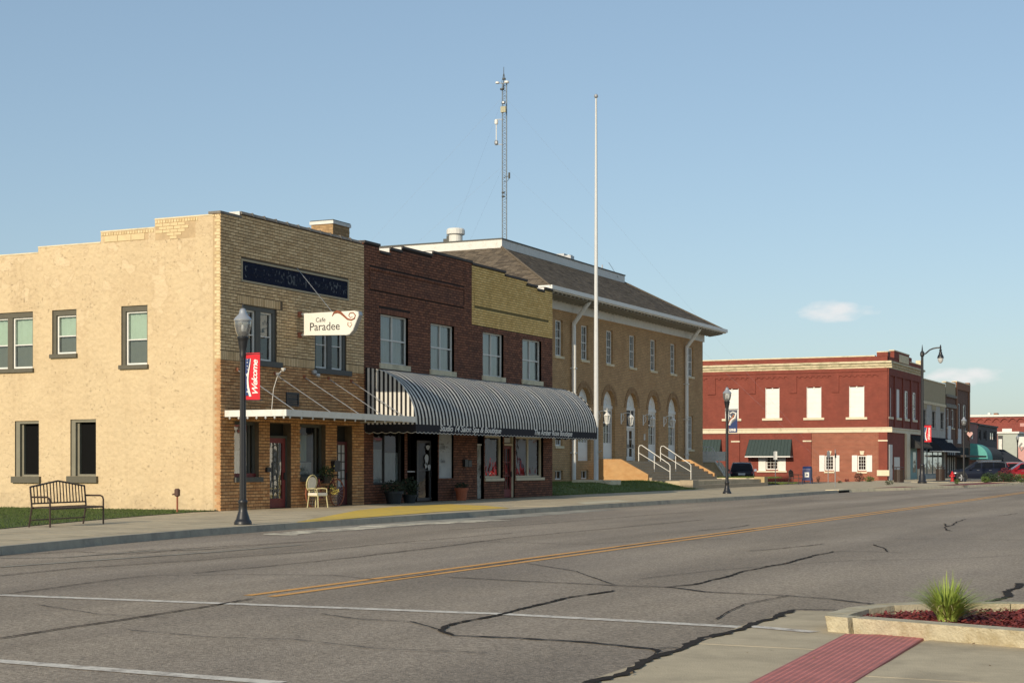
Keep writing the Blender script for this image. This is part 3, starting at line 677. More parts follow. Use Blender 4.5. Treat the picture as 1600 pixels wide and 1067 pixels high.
def door(fac, par, u0, u1, z0, z1, inset, m, stile=.13, bot=.30, gm=None, grid=None, handle=True, leaf_name='door', panel=None, gridm=None):
    s = MB(); d0, d1 = -inset - .05, -inset
    fac.box(s, u0, u0 + stile, z0, z1, d0, d1); fac.box(s, u1 - stile, u1, z0, z1, d0, d1)
    fac.box(s, u0 + stile, u1 - stile, z1 - stile, z1, d0, d1); fac.box(s, u0 + stile, u1 - stile, z0, z0 + bot, d0, d1)
    o = s.build(leaf_name, m, par); a, b_, c, e = u0 + stile, u1 - stile, z0 + bot, z1 - stile
    q = MB(); q.quad(fac.p(a, c, d0 + .02), fac.p(b_, c, d0 + .02), fac.p(b_, e, d0 + .02), fac.p(a, e, d0 + .02)); q.build('pane', gm or glass_d, o)
    if grid:
        nc, nr_ = grid
        for i in range(1, nc): q = MB(); x = a + (b_ - a) * i / nc; fac.box(q, x - .017, x + .017, c, e, d1 - .03, d1 - .006); q.build('glazing_bar', gridm or m, o)
        for i in range(1, nr_): q = MB(); z = c + (e - c) * i / nr_; fac.box(q, a, b_, z - .017, z + .017, d1 - .031, d1 - .007); q.build('glazing_bar', gridm or m, o)
    if handle: q = MB(); zz = z0 + (z1 - z0) * .45; fac.box(q, u1 - stile * .7, u1 - stile * .4, zz - .12, zz + .12, d1, d1 + .05); q.build('handle', black_m, o)
    return o
def shell(par, x0, x1, y0, y1, z0, zr, m, roofm=None, skip_front='x', inn=None, back_m=None):
    """the sides, back and flat roof behind a facade, and a dark room lining"""
    s = MB()
    if skip_front != 'y': s.quad((x0, y0, z0), (x1, y0, z0), (x1, y0, zr), (x0, y0, zr))
    s.quad((x1, y1, z0), (x0, y1, z0), (x0, y1, zr), (x1, y1, zr)); s.quad((x0, y1, z0), (x0, y0, z0), (x0, y0, zr), (x0, y1, zr))
    if skip_front == 'y': s.quad((x1, y0, z0), (x1, y1, z0), (x1, y1, zr), (x1, y0, zr))
    s.build('rear_walls', m, par)
    s = MB(); s.quad((x0, y0, zr), (x1, y0, zr), (x1, y1, zr), (x0, y1, zr)); s.build('roof', roofm or roof_m, par)
def opening_px(f, a, b_, z0, z1): return (f.u(a), f.u(b_), z0, z1)

# ================================================================== corner cafe: stucco side, brick front
A = Fac('x', -28.7); Ycorner = 39.82; Yb = 48.44
S = Fac('y', Ycorner)
cafe = thing('corner_cafe_building', 'two storey corner cafe with peach stucco side wall and tan and orange brick front', 'building', (-28.7, 39.82, .15))
GZ = .15
w1 = (A.u(377.2), A.u(432), 4.90, 6.62); w2 = (A.u(491.5), A.u(541), 4.85, 6.62)
SGN = (A.u(378), A.u(542.7), 7.38, 7.98)
bay1 = (A.u(365.6), A.u(404.5), 1.18, 2.92); dr1 = (A.u(421), A.u(454.5), GZ, 2.92); bay2 = (A.u(468.7), A.u(508.5), 1.16, 2.92); dr2 = (A.u(526), A.u(550), GZ, 2.92)
ops = [w1, w2, bay1, dr1, bay2, dr2]
top = [(Ycorner, 40.9, 9.30), (40.9, Yb, 9.44)]
s = MB(); A.wall(s, Ycorner, Yb, GZ, top, ops, .30, 0); s.build('front_wall', mortar_d, cafe)
s = MB()
A.bricks(s, Ycorner, Yb, GZ, 4.80, ops, top, mi=1)
sold = (Ycorner, Yb, 4.72, 4.88); oz = ops + [(w1[0] - .25, w1[1] + .35, 6.62, 6.92), (w2[0] - .25, w2[1] + .25, 6.62, 6.92), (SGN[0] - .06, SGN[1] + .06, SGN[2] - .06, SGN[3] + .06), (Ycorner, Yb, 4.8, 5.12)]
A.bricks(s, Ycorner, Yb, 5.12, 9.42, oz, top, mi=0)
for a, b_ in ((Ycorner, w1[0]), (w1[1], w2[0]), (w2[1], Yb)): A.bricks(s, a, b_, 4.82, 5.11, (), None, bl=.10, ch=.29, mi=0)
for q in (w1, w2): A.bricks(s, q[0] - .22, q[1] + .22, 6.63, 6.91, (), None, bl=.10, ch=.28, mi=0)
o = s.build('brickwork', [tan_brick, orange_brick], cafe); o['kind'] = 'stuff'
# stucco side, with its stepped parapet
xl = -60.0
st = [(S.u(343), S.u(339), 9.30), (S.u(242), S.u(339), S.z(290, 336)), (S.u(157.5), S.u(242), S.z(200, 350.5)), (S.u(59.7), S.u(157.5), S.z(110, 371)), (xl, S.u(59.7), S.z(30, 384.5))]
st = [(-28.98, -28.7, 9.30), (S.u(242), -28.98, 9.26), (S.u(157.5), S.u(242), 9.00), (S.u(59.7), S.u(157.5), 8.66), (-45, S.u(59.7), 8.48), (xl, -45, 8.2)]
UA = (S.u(-24), S.u(51.5), 4.70, 6.42); UB = (S.u(81.5), S.u(119.5), 5.28, 6.50); UC = (S.u(189.5), S.u(230.5), 4.72, 6.58)
LA = (S.u(23.3), S.u(60.8), 1.24, 2.98); LB = (S.u(110), S.u(150), 1.22, 3.0)
UA = (UA[0], UA[1], S.z(25, 576), S.z(25, 488)); UB = (UB[0], UB[1], S.z(100, 553), S.z(100, 484)); UC = (UC[0], UC[1], S.z(210, 570), S.z(210, 477.5))
LA = (LA[0], LA[1], S.z(40, 744), S.z(40, 657.5)); LB = (LB[0], LB[1], S.z(130, 743.5), S.z(130, 655))
sops = [UA, UB, UC, LA, LB]
s = MB(); S.wall(s, xl, -28.98, -.1, st, sops, .26, 0, 1); s.build('side_wall', [stucco, olive], cafe)
s = MB(); S.wall(s, -28.98, -28.7, GZ, [(-28.98, -28.7, 9.30)], (), .2); s.build('corner_backing', mortar_l, cafe)
s = MB()
for k in range(91):                                             # toothed brick return at the corner
    z = GZ + k * .10; l = .20 if k % 2 else .13
    if z + .09 > 9.3: break
    S.box(s, -28.7 - l, -28.702, z, z + .086, 0, .014, 0 if z > 4.8 else 1, R.random())
o = s.build('corner_bricks', [cream_brick, M('lit_orange_brick', (.42, .22, .10), .85, .2, 5, col2=(.55, .33, .16))], cafe); o['kind'] = 'stuff'
# bare brick patches left where the stucco has come off the parapet: each brick on its own
bm_ = MB(); bm_.box(0, .27, -.016, .0, 0, .088); bo = bm_.build('brick', cream_brick); bme = bo.data; bpy.data.objects.remove(bo)
bm_ = MB(); bm_.box(0, .52, -.016, .0, 0, .19); bo = bm_.build('block', cream_brick); blk = bo.data; bpy.data.objects.remove(bo)
x1, x2, x3 = S.u(157.5), S.u(242), S.u(305)
s = MB(); S.box(s, x2 + .02, x3, 8.62, 9.245, 0, .004); S.box(s, x1 + .12, x2 - .25, 8.66, 8.99, 0, .004); s.build('bare_patch', mortar_l, cafe)
for r in range(5):
    z = 8.63 + r * .102; xa = x2 + .04 + (.55 if r == 0 else .3 if r == 1 else 0) + (.135 if r % 2 else 0); xe = x3 - .45 + .08 * r
    while xa + .27 < xe: inst(bme, 'brick', (xa, Ycorner - .004, z), cafe); xa += .285
for r, z in enumerate((8.68,)):
    xa = x1 + .16
    while xa + .52 < x2 - .3: inst(blk, 'brick', (xa, Ycorner - .004, z), cafe); xa += .535
s = MB(); S.bricks(s, x2 + .02, x3 + .1, 9.145, 9.255, (), None, bl=.105, ch=.11, d=.02); S.bricks(s, x1 + .02, x2 - .02, 8.885, 8.995, (), None, bl=.105, ch=.11, d=.02)
S.bricks(s, -28.98, -28.7, 9.21, 9.3, (), None, bl=.09, ch=.09, d=.02)
o = s.build('header_course', cream_brick, cafe); o['kind'] = 'stuff'
# parapet thickness and coping
s = MB()
for a, b_, z in st: s.box(a, b_ - .002, Ycorner + .004, Ycorner + .36, 7.6, z - .003)
for a, b_, z in top: s.box(-29.05, -28.704, a + .4, b_, 7.6, z - .004)
s.build('parapet', cream_brick, cafe)
cp = MB(); cp.hexa([(-.42, 0, 0), (.05, 0, 0), (.05, .60, 0), (-.42, .60, 0), (-.36, 0, .07), (0, 0, .09), (0, .60, .09), (-.36, .60, .07)])
cp.hexa([(-.43, .60, -.01), (.06, .60, -.01), (.06, .66, -.01), (-.43, .66, -.01), (-.37, .60, .10), (.01, .60, .115), (.01, .66, .115), (-.37, .66, .10)])
co = cp.build('coping_tile', coping_m); cme = co.data; bpy.data.objects.remove(co)
y = 40.92
while y + .66 < Yb: inst(cme, 'coping_tile', (-28.7, y, 9.44), cafe); y += .665
y = Ycorner - .02
s = MB(); s.box(-29.12, -28.66, Ycorner - .04, 40.9, 9.302, 9.38); s.build('low_coping', coping_m, cafe)
s = MB(); s.box(-29.13, -28.72, 40.87, 40.90, 9.30, 9.52); s.build('flashing', white_d, cafe)
s = MB()
for a, b_, z in st[1:]: s.box(a, b_, Ycorner - .015, Ycorner + .38, z, z + .045)
s.build('parapet_cap', concrete_new, cafe)
shell(cafe, xl, -29.02, Ycorner + .3, Yb, .0, 7.9, stucco, skip_front='x')
# windows of the stucco side
for q, mu_, ra, bl in ((UA, (.50,), (.46,), [(blind_g, .46, .98, .02, .98), (grey_screen, .02, .46, .02, .98)]), (UB, (), (.46,), [(blind_g, .46, .98, .04, .96), (grey_screen, .02, .46, .04, .96)]),
                       (UC, (), (.47,), [(blind_g, .47, .98, .04, .96), (grey_screen, .02, .47, .04, .96)])):
    u0, u1, z0, z1 = q
    s = MB(); fr = .13
    S.box(s, u0 - .002, u0 + fr, z0, z1, -.26, -.05); S.box(s, u1 - .06, u1 + .002, z0, z1, -.26, -.05); S.box(s, u0 + fr, u1 - .06, z1 - .17, z1, -.26, -.05)
    if mu_: S.box(s, (u0 + u1) / 2 - .09, (u0 + u1) / 2 + .12, z0, z1 - .17, -.26, -.06)
    s.build('window_casing', olive, cafe)
    spans = [(u0 + fr, (u0 + u1) / 2 - .09), ((u0 + u1) / 2 + .12, u1 - .06)] if mu_ else [(u0 + fr, u1 - .06)]
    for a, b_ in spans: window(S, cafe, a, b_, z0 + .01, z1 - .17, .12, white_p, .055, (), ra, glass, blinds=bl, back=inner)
    s = MB(); S.box(s, u0 - .06, u1 + .05, z0 - .13, z0 - .002, -.2, .08); s.build('sill', olive, cafe)
for u0, u1, z0, z1 in (LA, LB):
    s = MB(); S.box(s, u0, u0 + .17, z0, z1, -.26, -.05); S.box(s, u0 + .17, u1, z1 - .09, z1, -.26, -.05); S.box(s, u0 + .17, u0 + .25, z0, z1 - .09, -.26, -.15)
    S.box(s, u0 + .25, u1, z0, z0 + .06, -.26, -.12); wf = s.build('window', M('grey_olive', (.22, .205, .15), .7, .1, 5), cafe)
    q = MB(); q.quad(S.p(u0 + .2, z0, -.24), S.p(u1, z0, -.24), S.p(u1, z1, -.24), S.p(u0 + .2, z1, -.24)); q.build('dark_opening', board, wf)  # black sheet painted to stand for the dark room behind the window
    q = MB(); S.box(q, u0 - .09, u1 + .09, z0 - .21, z0 - .002, -.2, .10); q.build('sill', olive, wf)
# upper front windows
for q in (w1, w2):
    u0, u1, z0, z1 = q; um = (u0 + u1) / 2
    s = MB(); A.box(s, u0, u0 + .14, z0, z1, -.24, -.04); A.box(s, u1 - .16, u1, z0, z1, -.24, -.04); A.box(s, u0 + .14, u1 - .16, z1 - .15, z1, -.24, -.04); A.box(s, um - .14, um + .14, z0, z1 - .15, -.24, -.045)
    s.build('window_casing', slate, cafe)
    for a, b_ in ((u0 + .14, um - .14), (um + .14, u1 - .16)):
        window(A, cafe, a, b_, z0 + .02, z1 - .15, .10, white_p, .05, (), (.50,), glass, blinds=[(curtain, .5, .98, .05, .95)] if q is w1 else [(grey_screen, .5, .98, .05, .95)], back=inner)
    s = MB(); A.box(s, u0 - .02, u1 + .22, z0 - .18, z0 - .003, -.2, .11); s.build('sill', slate, cafe)
# tile name panel with worn away lettering
s = MB(); a, b_, c, e = SGN
A.box(s, a - .06, b_ + .06, e, e + .06, 0, .035); A.box(s, a - .06, b_ + .06, c - .06, c, 0, .035); A.box(s, a - .06, a, c, e, 0, .035); A.box(s, b_, b_ + .06, c, e, 0, .035)
tf = s.build('name_panel', M('panel_border', (.42, .36, .25), .85, .12, 6), cafe)
s = MB(); nt_ = 26
for i in range(nt_):
    for j in range(3):
        ua, ub = a + (b_ - a) * i / nt_, a + (b_ - a) * (i + 1) / nt_; za, zb = c + (e - c) * j / 3, c + (e - c) * (j + 1) / 3
        A.box(s, ua + .003, ub - .003, za + .003, zb - .003, 0, .010 + R.uniform(0, .003))
o = s.build('tile', tile_blue, tf); o['kind'] = 'stuff'
pl_ = lambda u0, z0: (lambda u, v, w_: (-28.7 + .016 + max(w_, 0), u0 + u, z0 + v))
text('faded_letters', 'S', .55, faded, tf, pl_(a + .12, c + .10), squeeze=.8)
text('faded_letters', 'OIL', .46, faded, tf, pl_(a + 2.55, c + .12), squeeze=.78)
text('faded_letters', 'P', .46, faded, tf, pl_(a + 3.62, c + .12), squeeze=.8)
text('faded_letters', 'ST', .40, faded, tf, pl_(a + 5.35, c + .12), squeeze=.8)
s = MB()
for _ in range(150):                                            # flakes of the letters nobody can read any more
    u = R.uniform(a + .5, b_ - .1); z = R.uniform(c + .12, e - .14); 
    A.box(s, u, u + R.uniform(.01, .04), z, z + R.uniform(.02, .10), .011, .0165)
o = s.build('letter_flakes', faded, tf); o['kind'] = 'stuff'
# shopfront of the cafe
for q, nm in ((bay1, 1), (bay2, 2)):
    u0, u1, z0, z1 = q
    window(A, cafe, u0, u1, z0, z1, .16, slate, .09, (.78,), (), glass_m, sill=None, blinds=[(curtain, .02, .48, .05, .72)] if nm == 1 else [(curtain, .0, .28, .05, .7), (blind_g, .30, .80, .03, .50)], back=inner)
    s = MB(); A.box(s, u0 - .02, u1 + .12, z0 - .16, z0 - .002, -.28, .10); s.build('sill', slate, cafe)
s = MB(); A.box(s, bay1[0], bay1[1], bay1[2], bay1[2] + .12, -.2, -.12); s.build('sill_board', red_door, cafe)
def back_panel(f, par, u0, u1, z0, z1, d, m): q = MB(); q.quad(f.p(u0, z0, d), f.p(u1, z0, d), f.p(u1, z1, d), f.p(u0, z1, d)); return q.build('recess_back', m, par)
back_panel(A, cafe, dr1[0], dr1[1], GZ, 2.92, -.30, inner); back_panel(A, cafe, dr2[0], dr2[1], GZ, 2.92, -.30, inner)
door(A, cafe, A.u(423.5), A.u(452), .17, 2.44, .16, red_door, .16, .30, glass_m, (3, 1), gridm=M('ironwork', (.16, .17, .16), .5, .1, 8), leaf_name='red_door')
s = MB()
for k in range(9):
    zz = .62 + k * .19; um = (A.u(423.5) + A.u(452)) / 2
    s.tube([A.p(um - .17, zz, -.165), A.p(um, zz + .09, -.165), A.p(um + .17, zz, -.165)], .012, 4)
s.build('ironwork', MATS['ironwork'], cafe)
s = MB(); A.box(s, dr1[0], dr1[1], 2.44, 2.52, -.24, -.14); A.box(s, dr1[0], A.u(423.3), .16, 2.44, -.24, -.15); A.box(s, A.u(452.3), dr1[1], .16, 2.44, -.24, -.15); s.build('door_casing', slate, cafe)
door(A, cafe, A.u(526.5), A.u(549), .17, 2.38, .18, M('dark_red_door', (.10, .018, .020), .5, .1, 5), .12, .62, M('milky_pane', (.52, .54, .55), .3, .1, 3), (3, 5), gridm=black_m, leaf_name='barred_door')
# chimney on the cafe roof
chm = MB(); cx1 = -31.6
cy1 = FX(520, 365, cx1)[0]; cy2 = FX(546, 365, cx1)[0]; cxa = FY(486.5, 360, cy1)[0]; ct = FX(520, 349.5, cx1)[1]
chm.box(cxa, cx1, cy1, cy2, 7.9, ct); ch = chm.build('chimney', M('chimney_brick', (.30, .19, .09), .85, .22, 5, col2=(.46, .30, .15)), cafe)
s = MB(); s.box(cxa - .05, cx1 + .05, cy1 - .05, cy2 + .05, ct, ct + .12); s.build('cap', white_d, ch)
s = MB(); s.box(cxa - .03, cx1 + .03, cy1 - .03, cy2 + .03, ct + .12, ct + .16); s.build('lid', slate, ch)
chf = Fac('x', cx1); s = MB(); chf.bricks(s, cy1, cy2, 7.9, ct, (), None, d=.01); Fac('y', cy1).bricks(s, cxa, cx1, 7.9, ct, (), None, d=.01); o = s.build('chimney_bricks', MATS['chimney_brick'], ch); o['kind'] = 'stuff'
s = MB(); chf.box(s, cy1 + .45, cy1 + 1.1, ct - 1.05, ct - .5, 0, .03); s.build('patch', white_d, ch)
# flat canopy with tie rods
can = thing('canopy', 'flat white edged metal canopy hung on rods above the cafe doors', 'canopy', (-28.7, 44, 3.1))
cY0, cY1, cXf = 40.05, 48.15, -26.45
s = MB(); s.box(-28.68, cXf, cY0, cY1, 3.10, 3.17); s.build('deck', inner_w, can)
s = MB(); s.box(-28.68, cXf + .03, cY0 - .03, cY0, 3.05, 3.25); s.build('side_fascia', white_d, can)
s = MB(); s.box(cXf, cXf + .03, cY0, cY1, 3.05, 3.25); s.build('front_fascia', white_d, can)
s = MB(); s.box(-28.68, cXf, cY1, cY1 + .03, 3.05, 3.25); s.build('side_fascia', white_d, can)
for (px, py) in ((369, 577), (428, 583.5), (474, 588.5), (512, 591), (547.5, 595)):
    Y, Z = FX(px, py, -28.7); s = MB(); s.tube([(-28.69, Y, Z), (cXf - .05, Y + .05, 3.2)], .014, 5); s.lathe([(.05, -.05), (.05, .05)], (-28.66, Y, Z), 8, 1); s.build('tie_rod', [galv, rust], can)
bm_ = MB(); bm_.lathe([(.012, .03), (.035, .0), (.03, -.03), (.008, -.055)], (0, 0, 0), 6); bo = bm_.build('bulb', lens_m); bulb = bo.data; bpy.data.objects.remove(bo)
for k in range(13): inst(bulb, 'bulb', (cXf + .01, cY0 + .2 + k * .64, 3.02), can)
for k in range(7): inst(bulb, 'bulb', (-28.5 + k * .33, cY0 - .01, 3.02), can)
# things on the cafe front
sp = thing('cafe_sign', 'white projecting sign reading Cafe Paradee with rust scrolls', 'sign', (-28.7, 44.6, 5.9))
sy = FX(464, 510, -28.7)[0]; SG = Fac('y', sy)
q = lambda x, y: SG.u(x, y) and (FY(x, y, sy))
P_ = [q(475, 490), q(500, 488.3), q(540, 486.2), q(553, 485.4), q(559, 487), q(560, 492), q(557, 500), q(551, 515), q(546, 521.5), q(540, 523.2), q(475, 524)]
s = MB(); SG.poly(s, P_, -.20, 0); s.build('board', [sign_white], sp)
s = MB(); SG.poly(s, [q(553, 485), q(560.5, 486.5), q(561.5, 492), q(552, 516), q(546, 523), q(540, 524.3), q(540, 523.4), q(546, 521.7), q(551, 515.2), q(557, 500.2), q(560, 492), q(559, 487.1)], -.21, .005); s.build('edge_trim', galv, sp)
pt = lambda u0, z0: (lambda u, v, w_: SG.p(u0 + u, z0 + v, .004 + max(w_, 0)))
a = q(483.5, 517); text('lettering', 'Paradee', .385, ink, sp, pt(a[0], a[1]), squeeze=.97, spacing=.98)
a = q(493, 503.3); text('lettering', 'Cafe', .21, ink, sp, pt(a[0], a[1]), squeeze=.95, shear=.1, spacing=1.05)
s = MB(); L3 = lambda pts, wds, m_: s.tube([SG.p(*q(x, y), .006) for x, y in pts], wds, 5, m_)
L3([(519, 494), (522, 489), (527, 487), (532, 488.5), (537, 493), (543, 498.5), (549, 500), (554, 497.5), (555.5, 492.5), (552, 488.5), (547, 489), (545, 493), (547.5, 496.5), (551, 495)], [.012, .035, .05, .045, .035, .03, .025, .025, .022, .02, .018, .015, .012, .008], 0)
L3([(544, 503), (543.5, 508), (547, 511), (550, 507), (549, 503.5), (546.5, 505)], [.012, .018, .016, .014, .012, .008], 1)
s.build('scroll', [rust, M('faded_rust', (.45, .27, .2), .7, .1, 5)], sp)
for yy in (490.5, 522.8):
    s = MB(); a = q(475, yy); s.tube([(-28.7, sy + .1, a[1]), (a[0] + .1, sy + .1, a[1])], .035, 6); s.lathe([(.09, -.09), (.09, .09)], (-28.66, sy + .1, a[1]), 8, 1); s.build('bracket', [white_d, rust], sp)
s = MB(); a = FX(463.5, 418.5, -28.7); s.tube([(-28.7, a[0], a[1]), (-27.4, sy + .1, q(533, 486)[1])], .010, 4); s.build('stay_wire', galv, sp)
vg = thing('wall_vent', 'square black vent grille on the orange brick above the canopy', 'vent', (-28.7, 43.5, 3.4))
s = MB(); u0, u1 = A.u(446), A.u(465.5); zt, zb = A.z(456, 613), A.z(456, 634.5); A.box(s, u0, u0 + .05, zb, zt, 0, .05); A.box(s, u1 - .05, u1, zb, zt, 0, .05); A.box(s, u0 + .05, u1 - .05, zt - .05, zt, 0, .05); A.box(s, u0 + .05, u1 - .05, zb, zb + .05, 0, .05); s.build('grille_frame', black_m, vg)
for k in range(6): s = MB(); zz = zb + .06 + k * (zt - zb - .1) / 6; A.box(s, u0 + .05, u1 - .05, zz, zz + .05, 0, .03); s.build('louvre', black_m, vg)
fl = thing('flood_light', 'small twin flood light on a bent conduit between the cafe upper windows', 'light', (-28.7, 43.2, 4.2))
s = MB(); a = FX(432, 640, -28.3); e = FX(440, 577, -28.3); s.tube([(-28.5, a[0], 3.2), (-28.45, a[0] + .05, 4.0), (-28.4, e[0] - .05, e[1] - .15), (-28.3, e[0], e[1] - .05)], .011, 6); s.build('conduit', white_d, fl)
s = MB(); s.lathe([(.03, 0), (.07, .06), (.075, .10)], (-28.25, e[0] + .03, e[1] - .06), 10); s.lathe([(.04, 0), (.075, .06), (.08, .1)], (-28.35, e[0] - .12, e[1] - .22), 10, 1); s.build('lamp_head', [white_d, galv], fl)
jb = thing('junction_lamp', 'grey bulkhead lamp below the right upper cafe window', 'light', (-28.7, 44.5, 4.6))
a = FX(493, 581.5, -28.5); s = MB(); s.lathe([(.03, -.09), (.09, -.04), (.09, .05), (.03, .09)], (-28.55, a[0], a[1]), 10); s.build('housing', galv, jb)
s = MB(); s.tube([(-28.55, a[0] + .1, a[1] - .07), (-28.5, a[0] + .22, a[1] - .1)], [.05, .07], 8); s.build('lens', lens_m, jb)
mb_ = thing('wall_mailbox', 'black wall mailbox on the brick pier beside the barred door', 'mailbox', (-28.7, 46.8, 1.3))
s = MB(); u0, u1 = A.u(516.5), A.u(525.5); A.box(s, u0, u1, A.z(521, 736.5), A.z(521, 722.5), 0, .16); s.build('box', black_m, mb_)
s = MB(); A.poly(s, [(u0 - .02, A.z(521, 722.6)), (u1 + .02, A.z(521, 722.6)), (u1, A.z(521, 719.5)), (u0, A.z(521, 719.5))], 0, .18); s.build('lid', black_m, mb_)
s = MB(); u0, u1 = A.u(414), A.u(421); 
ms_ = thing('wall_bracket', 'small black bracket beside the red cafe door', 'bracket', (-28.7, 42.3, 1.4)); A.box(s, u0, u1, A.z(417, 737.5), A.z(417, 730), 0, .10); s.build('bracket', black_m, ms_)

# ================================================================== brick block with two shops
shops = thing('brick_shop_block', 'two storey dark maroon brick shop block with a yellow painted parapet panel', 'building', (-28.7, 48.5, .15))
Y0, Y1 = Yb + .01, 65.15
W = [(A.u(594.2), A.u(637.6), 5.27, 7.07), (A.u(672.5), A.u(709.5), 5.25, 7.05), (A.u(754), A.u(786.7), 5.25, 7.06), (A.u(816), A.u(845.6), 5.27, 7.06)]
gz = .16
sal = (A.u(583), A.u(632), .86, 2.78); rec = (A.u(636), A.u(684), gz, 2.78); pos = (A.u(685.5), A.u(708.5), 1.02, 2.78); wd_ = (A.u(745.2), A.u(756), gz, 2.78)
bo1 = (A.u(757.5), A.u(785.5), 1.0, 2.78); rd = (A.u(787.5), A.u(804), gz, 2.78); bo2 = (A.u(805.5), A.u(848.5), 1.0, 2.78)
ops = W + [sal, rec, pos, wd_, bo1, rd, bo2]
prof = [(Y0, 49.56, 9.50), (49.56, 50.3, 9.27), (50.3, 51.2, 9.48), (51.2, 53.62, 9.63), (53.62, 57.03, 9.76), (57.03, 60.2, 9.70), (60.2, 62.4, 9.57), (62.4, 63.5, 9.42), (63.5, 64.25, 9.30), (64.25, Y1, 9.44)]
yl = A.u(736.8); yz = A.z(736.5, 511.5) ; yz = 7.28
s = MB(); A.wall(s, Y0, yl, gz - .05, prof, ops, .25, 0); A.wall(s, yl, Y1, gz - .05, [(a, b_, min(z, yz)) for a, b_, z in prof], ops, .25, 0)
A.wall(s, yl, Y1, yz, prof, (), .25, 1); s.build('front_wall', [mortar_r, mortar_y], shops)
s = MB(); pan1 = (A.u(578), A.u(725), 7.98, 8.62); pan2 = (A.u(741), A.u(857), 8.02, 8.55)
A.bricks(s, Y0, yl, gz, 9.8, ops + [pan1, (A.u(578), A.u(725), 7.90, 7.98), (A.u(578), A.u(725), 8.62, 8.70)] + [(q[0] - .15, q[1] + .15, q[3], q[3] + .22) for q in W[:2]], prof, mi=0)
A.bricks(s, yl, Y1, gz, yz - .02, ops, prof, mi=0)
for q in W[:2]: A.bricks(s, q[0] - .15, q[1] + .15, q[3] + .01, q[3] + .21, (), None, bl=.10, ch=.2)
A.bricks(s, pan1[0] + .06, pan1[1] - .06, pan1[2], pan1[3], (), None, d=.006, mi=0)
for zz in (7.90, 8.62): A.bricks(s, pan1[0], pan1[1], zz, zz + .08, (), None, bl=.27, ch=.08, d=.05)
A.bricks(s, pan1[0] - .08, pan1[0], 7.9, 8.7, (), None, bl=.08, ch=.1, d=.05)
fr2 = [(pan2[0], pan2[1], pan2[2] - .01, pan2[2] + .03), (pan2[0], pan2[1], pan2[3] - .01, pan2[3] + .03), (pan2[0] - .02, pan2[0] + .02, pan2[2], pan2[3])]
A.bricks(s, yl, Y1, yz, 9.8, fr2, prof, mi=1)
o = s.build('brickwork', [maroon, yellow_brick], shops); o['kind'] = 'stuff'
s = MB()
for i, (a, b_, z) in enumerate(prof):
    s.box(-29.06, -28.704, a, b_, 8.0, z - .003, 1)
s.build('parapet', [white_d, maroon], shops)
fl_ = MB()
for (a, b_, z), (c, e, z2) in zip(prof, prof[1:]):
    if z2 > z: fl_.box(-29.11, -28.70, c - .012, c, z - .05, z2 + .06)
fl_.build('flashing', white_d, shops)
for i, (a, b_, z) in enumerate(prof):
    m_ = white_d if i in (1,) else coping_dark; s = MB(); s.box(-29.12, -28.645, a, b_, z, z + .09); s.build('coping', coping_dark, shops)
s = MB(); s.box(-29.12, -28.7, 63.5, 64.2, 9.39, 9.40); s.build('flashing', white_d, shops)
shell(shops, -52, -29.02, Y0, Y1, .0, 8.2, maroon, skip_front='x')
for q in W:
    window(A, shops, *q, .10, white_d, .055, (.5,), (.49,), glass, sill=concrete_new, sill_over=.10, sill_h=.20, blinds=[(blind_w, .02, .98, .03, .97)], thin=1.0)
# salon window, entrance, poster window
window(A, shops, *sal, .14, black_m, .05, (.46,), (), glass_m, blinds=[(curtain, .0, .66, .02, .44), (curtain, .0, .60, .5, .96)], back=inner)
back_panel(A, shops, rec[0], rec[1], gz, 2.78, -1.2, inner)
s = MB(); A.box(s, A.u(646), A.u(659), 1.28, 1.33, -.35, -.30); s.build('push_bar', galv, shops)
door(A, shops, A.u(660.5), A.u(682), gz + .01, 2.5, .24, M('dark_aluminium', (.10, .10, .105), .4, .1, 6, metal=.4), .10, .12, glass_d, (1, 2), leaf_name='salon_door')
s = MB()
for (x, y, sx, sz) in ((669, 699, .16, .10), (667, 718, .15, .22), (671, 730, .12, .12), (666, 727, .1, .12)):
    u, z = FX(x, y, -28.92); nn = 9
    s.add([A.p(u + sx * math.cos(t_) * (1 + .3 * math.sin(3 * t_)), z + sz * math.sin(t_), -.23) for t_ in [2 * math.pi * k / nn for k in range(nn)]], [tuple(range(nn))])
s.build('door_decal', M('decal_grey', (.55, .56, .56), .6, .15, 12), shops)
u0, u1, z0, z1 = pos; ps = MB(); A.box(ps, u0, u1, z0, z1, -.12, -.08); po_ = ps.build('poster', M('poster_paper', (.48, .50, .50), .7, .12, 2.2, dirt=(.30, .33, .35), dscale=1.2), shops)
text('poster_script', 'The', .34, grey_ink, po_, lambda u, v, w_: A.p(u0 + .25 + u, z0 + 1.15 + v, -.078), shear=.3, squeeze=.8)
text('poster_script', 'Salon', .22, ink, po_, lambda u, v, w_: A.p(u0 + .3 + u, z0 + .62 + v, -.078), shear=.3, squeeze=.8)
s = MB()
for _ in range(40):
    uu, zz = R.uniform(u0 + .15, u1 - .2), R.uniform(z0 + .95, z0 + 1.55); A.box(s, uu, uu + R.uniform(.02, .1), zz, zz + R.uniform(.01, .05), -.0785, -.0765)
s.build('poster_flourish', grey_ink, po_)['kind'] = 'stuff'
window(A, shops, A.u(708.5) - .001, A.u(714), 1.02, 2.78, .15, red_door, .05, gm=glass_d, back=inner) if False else None
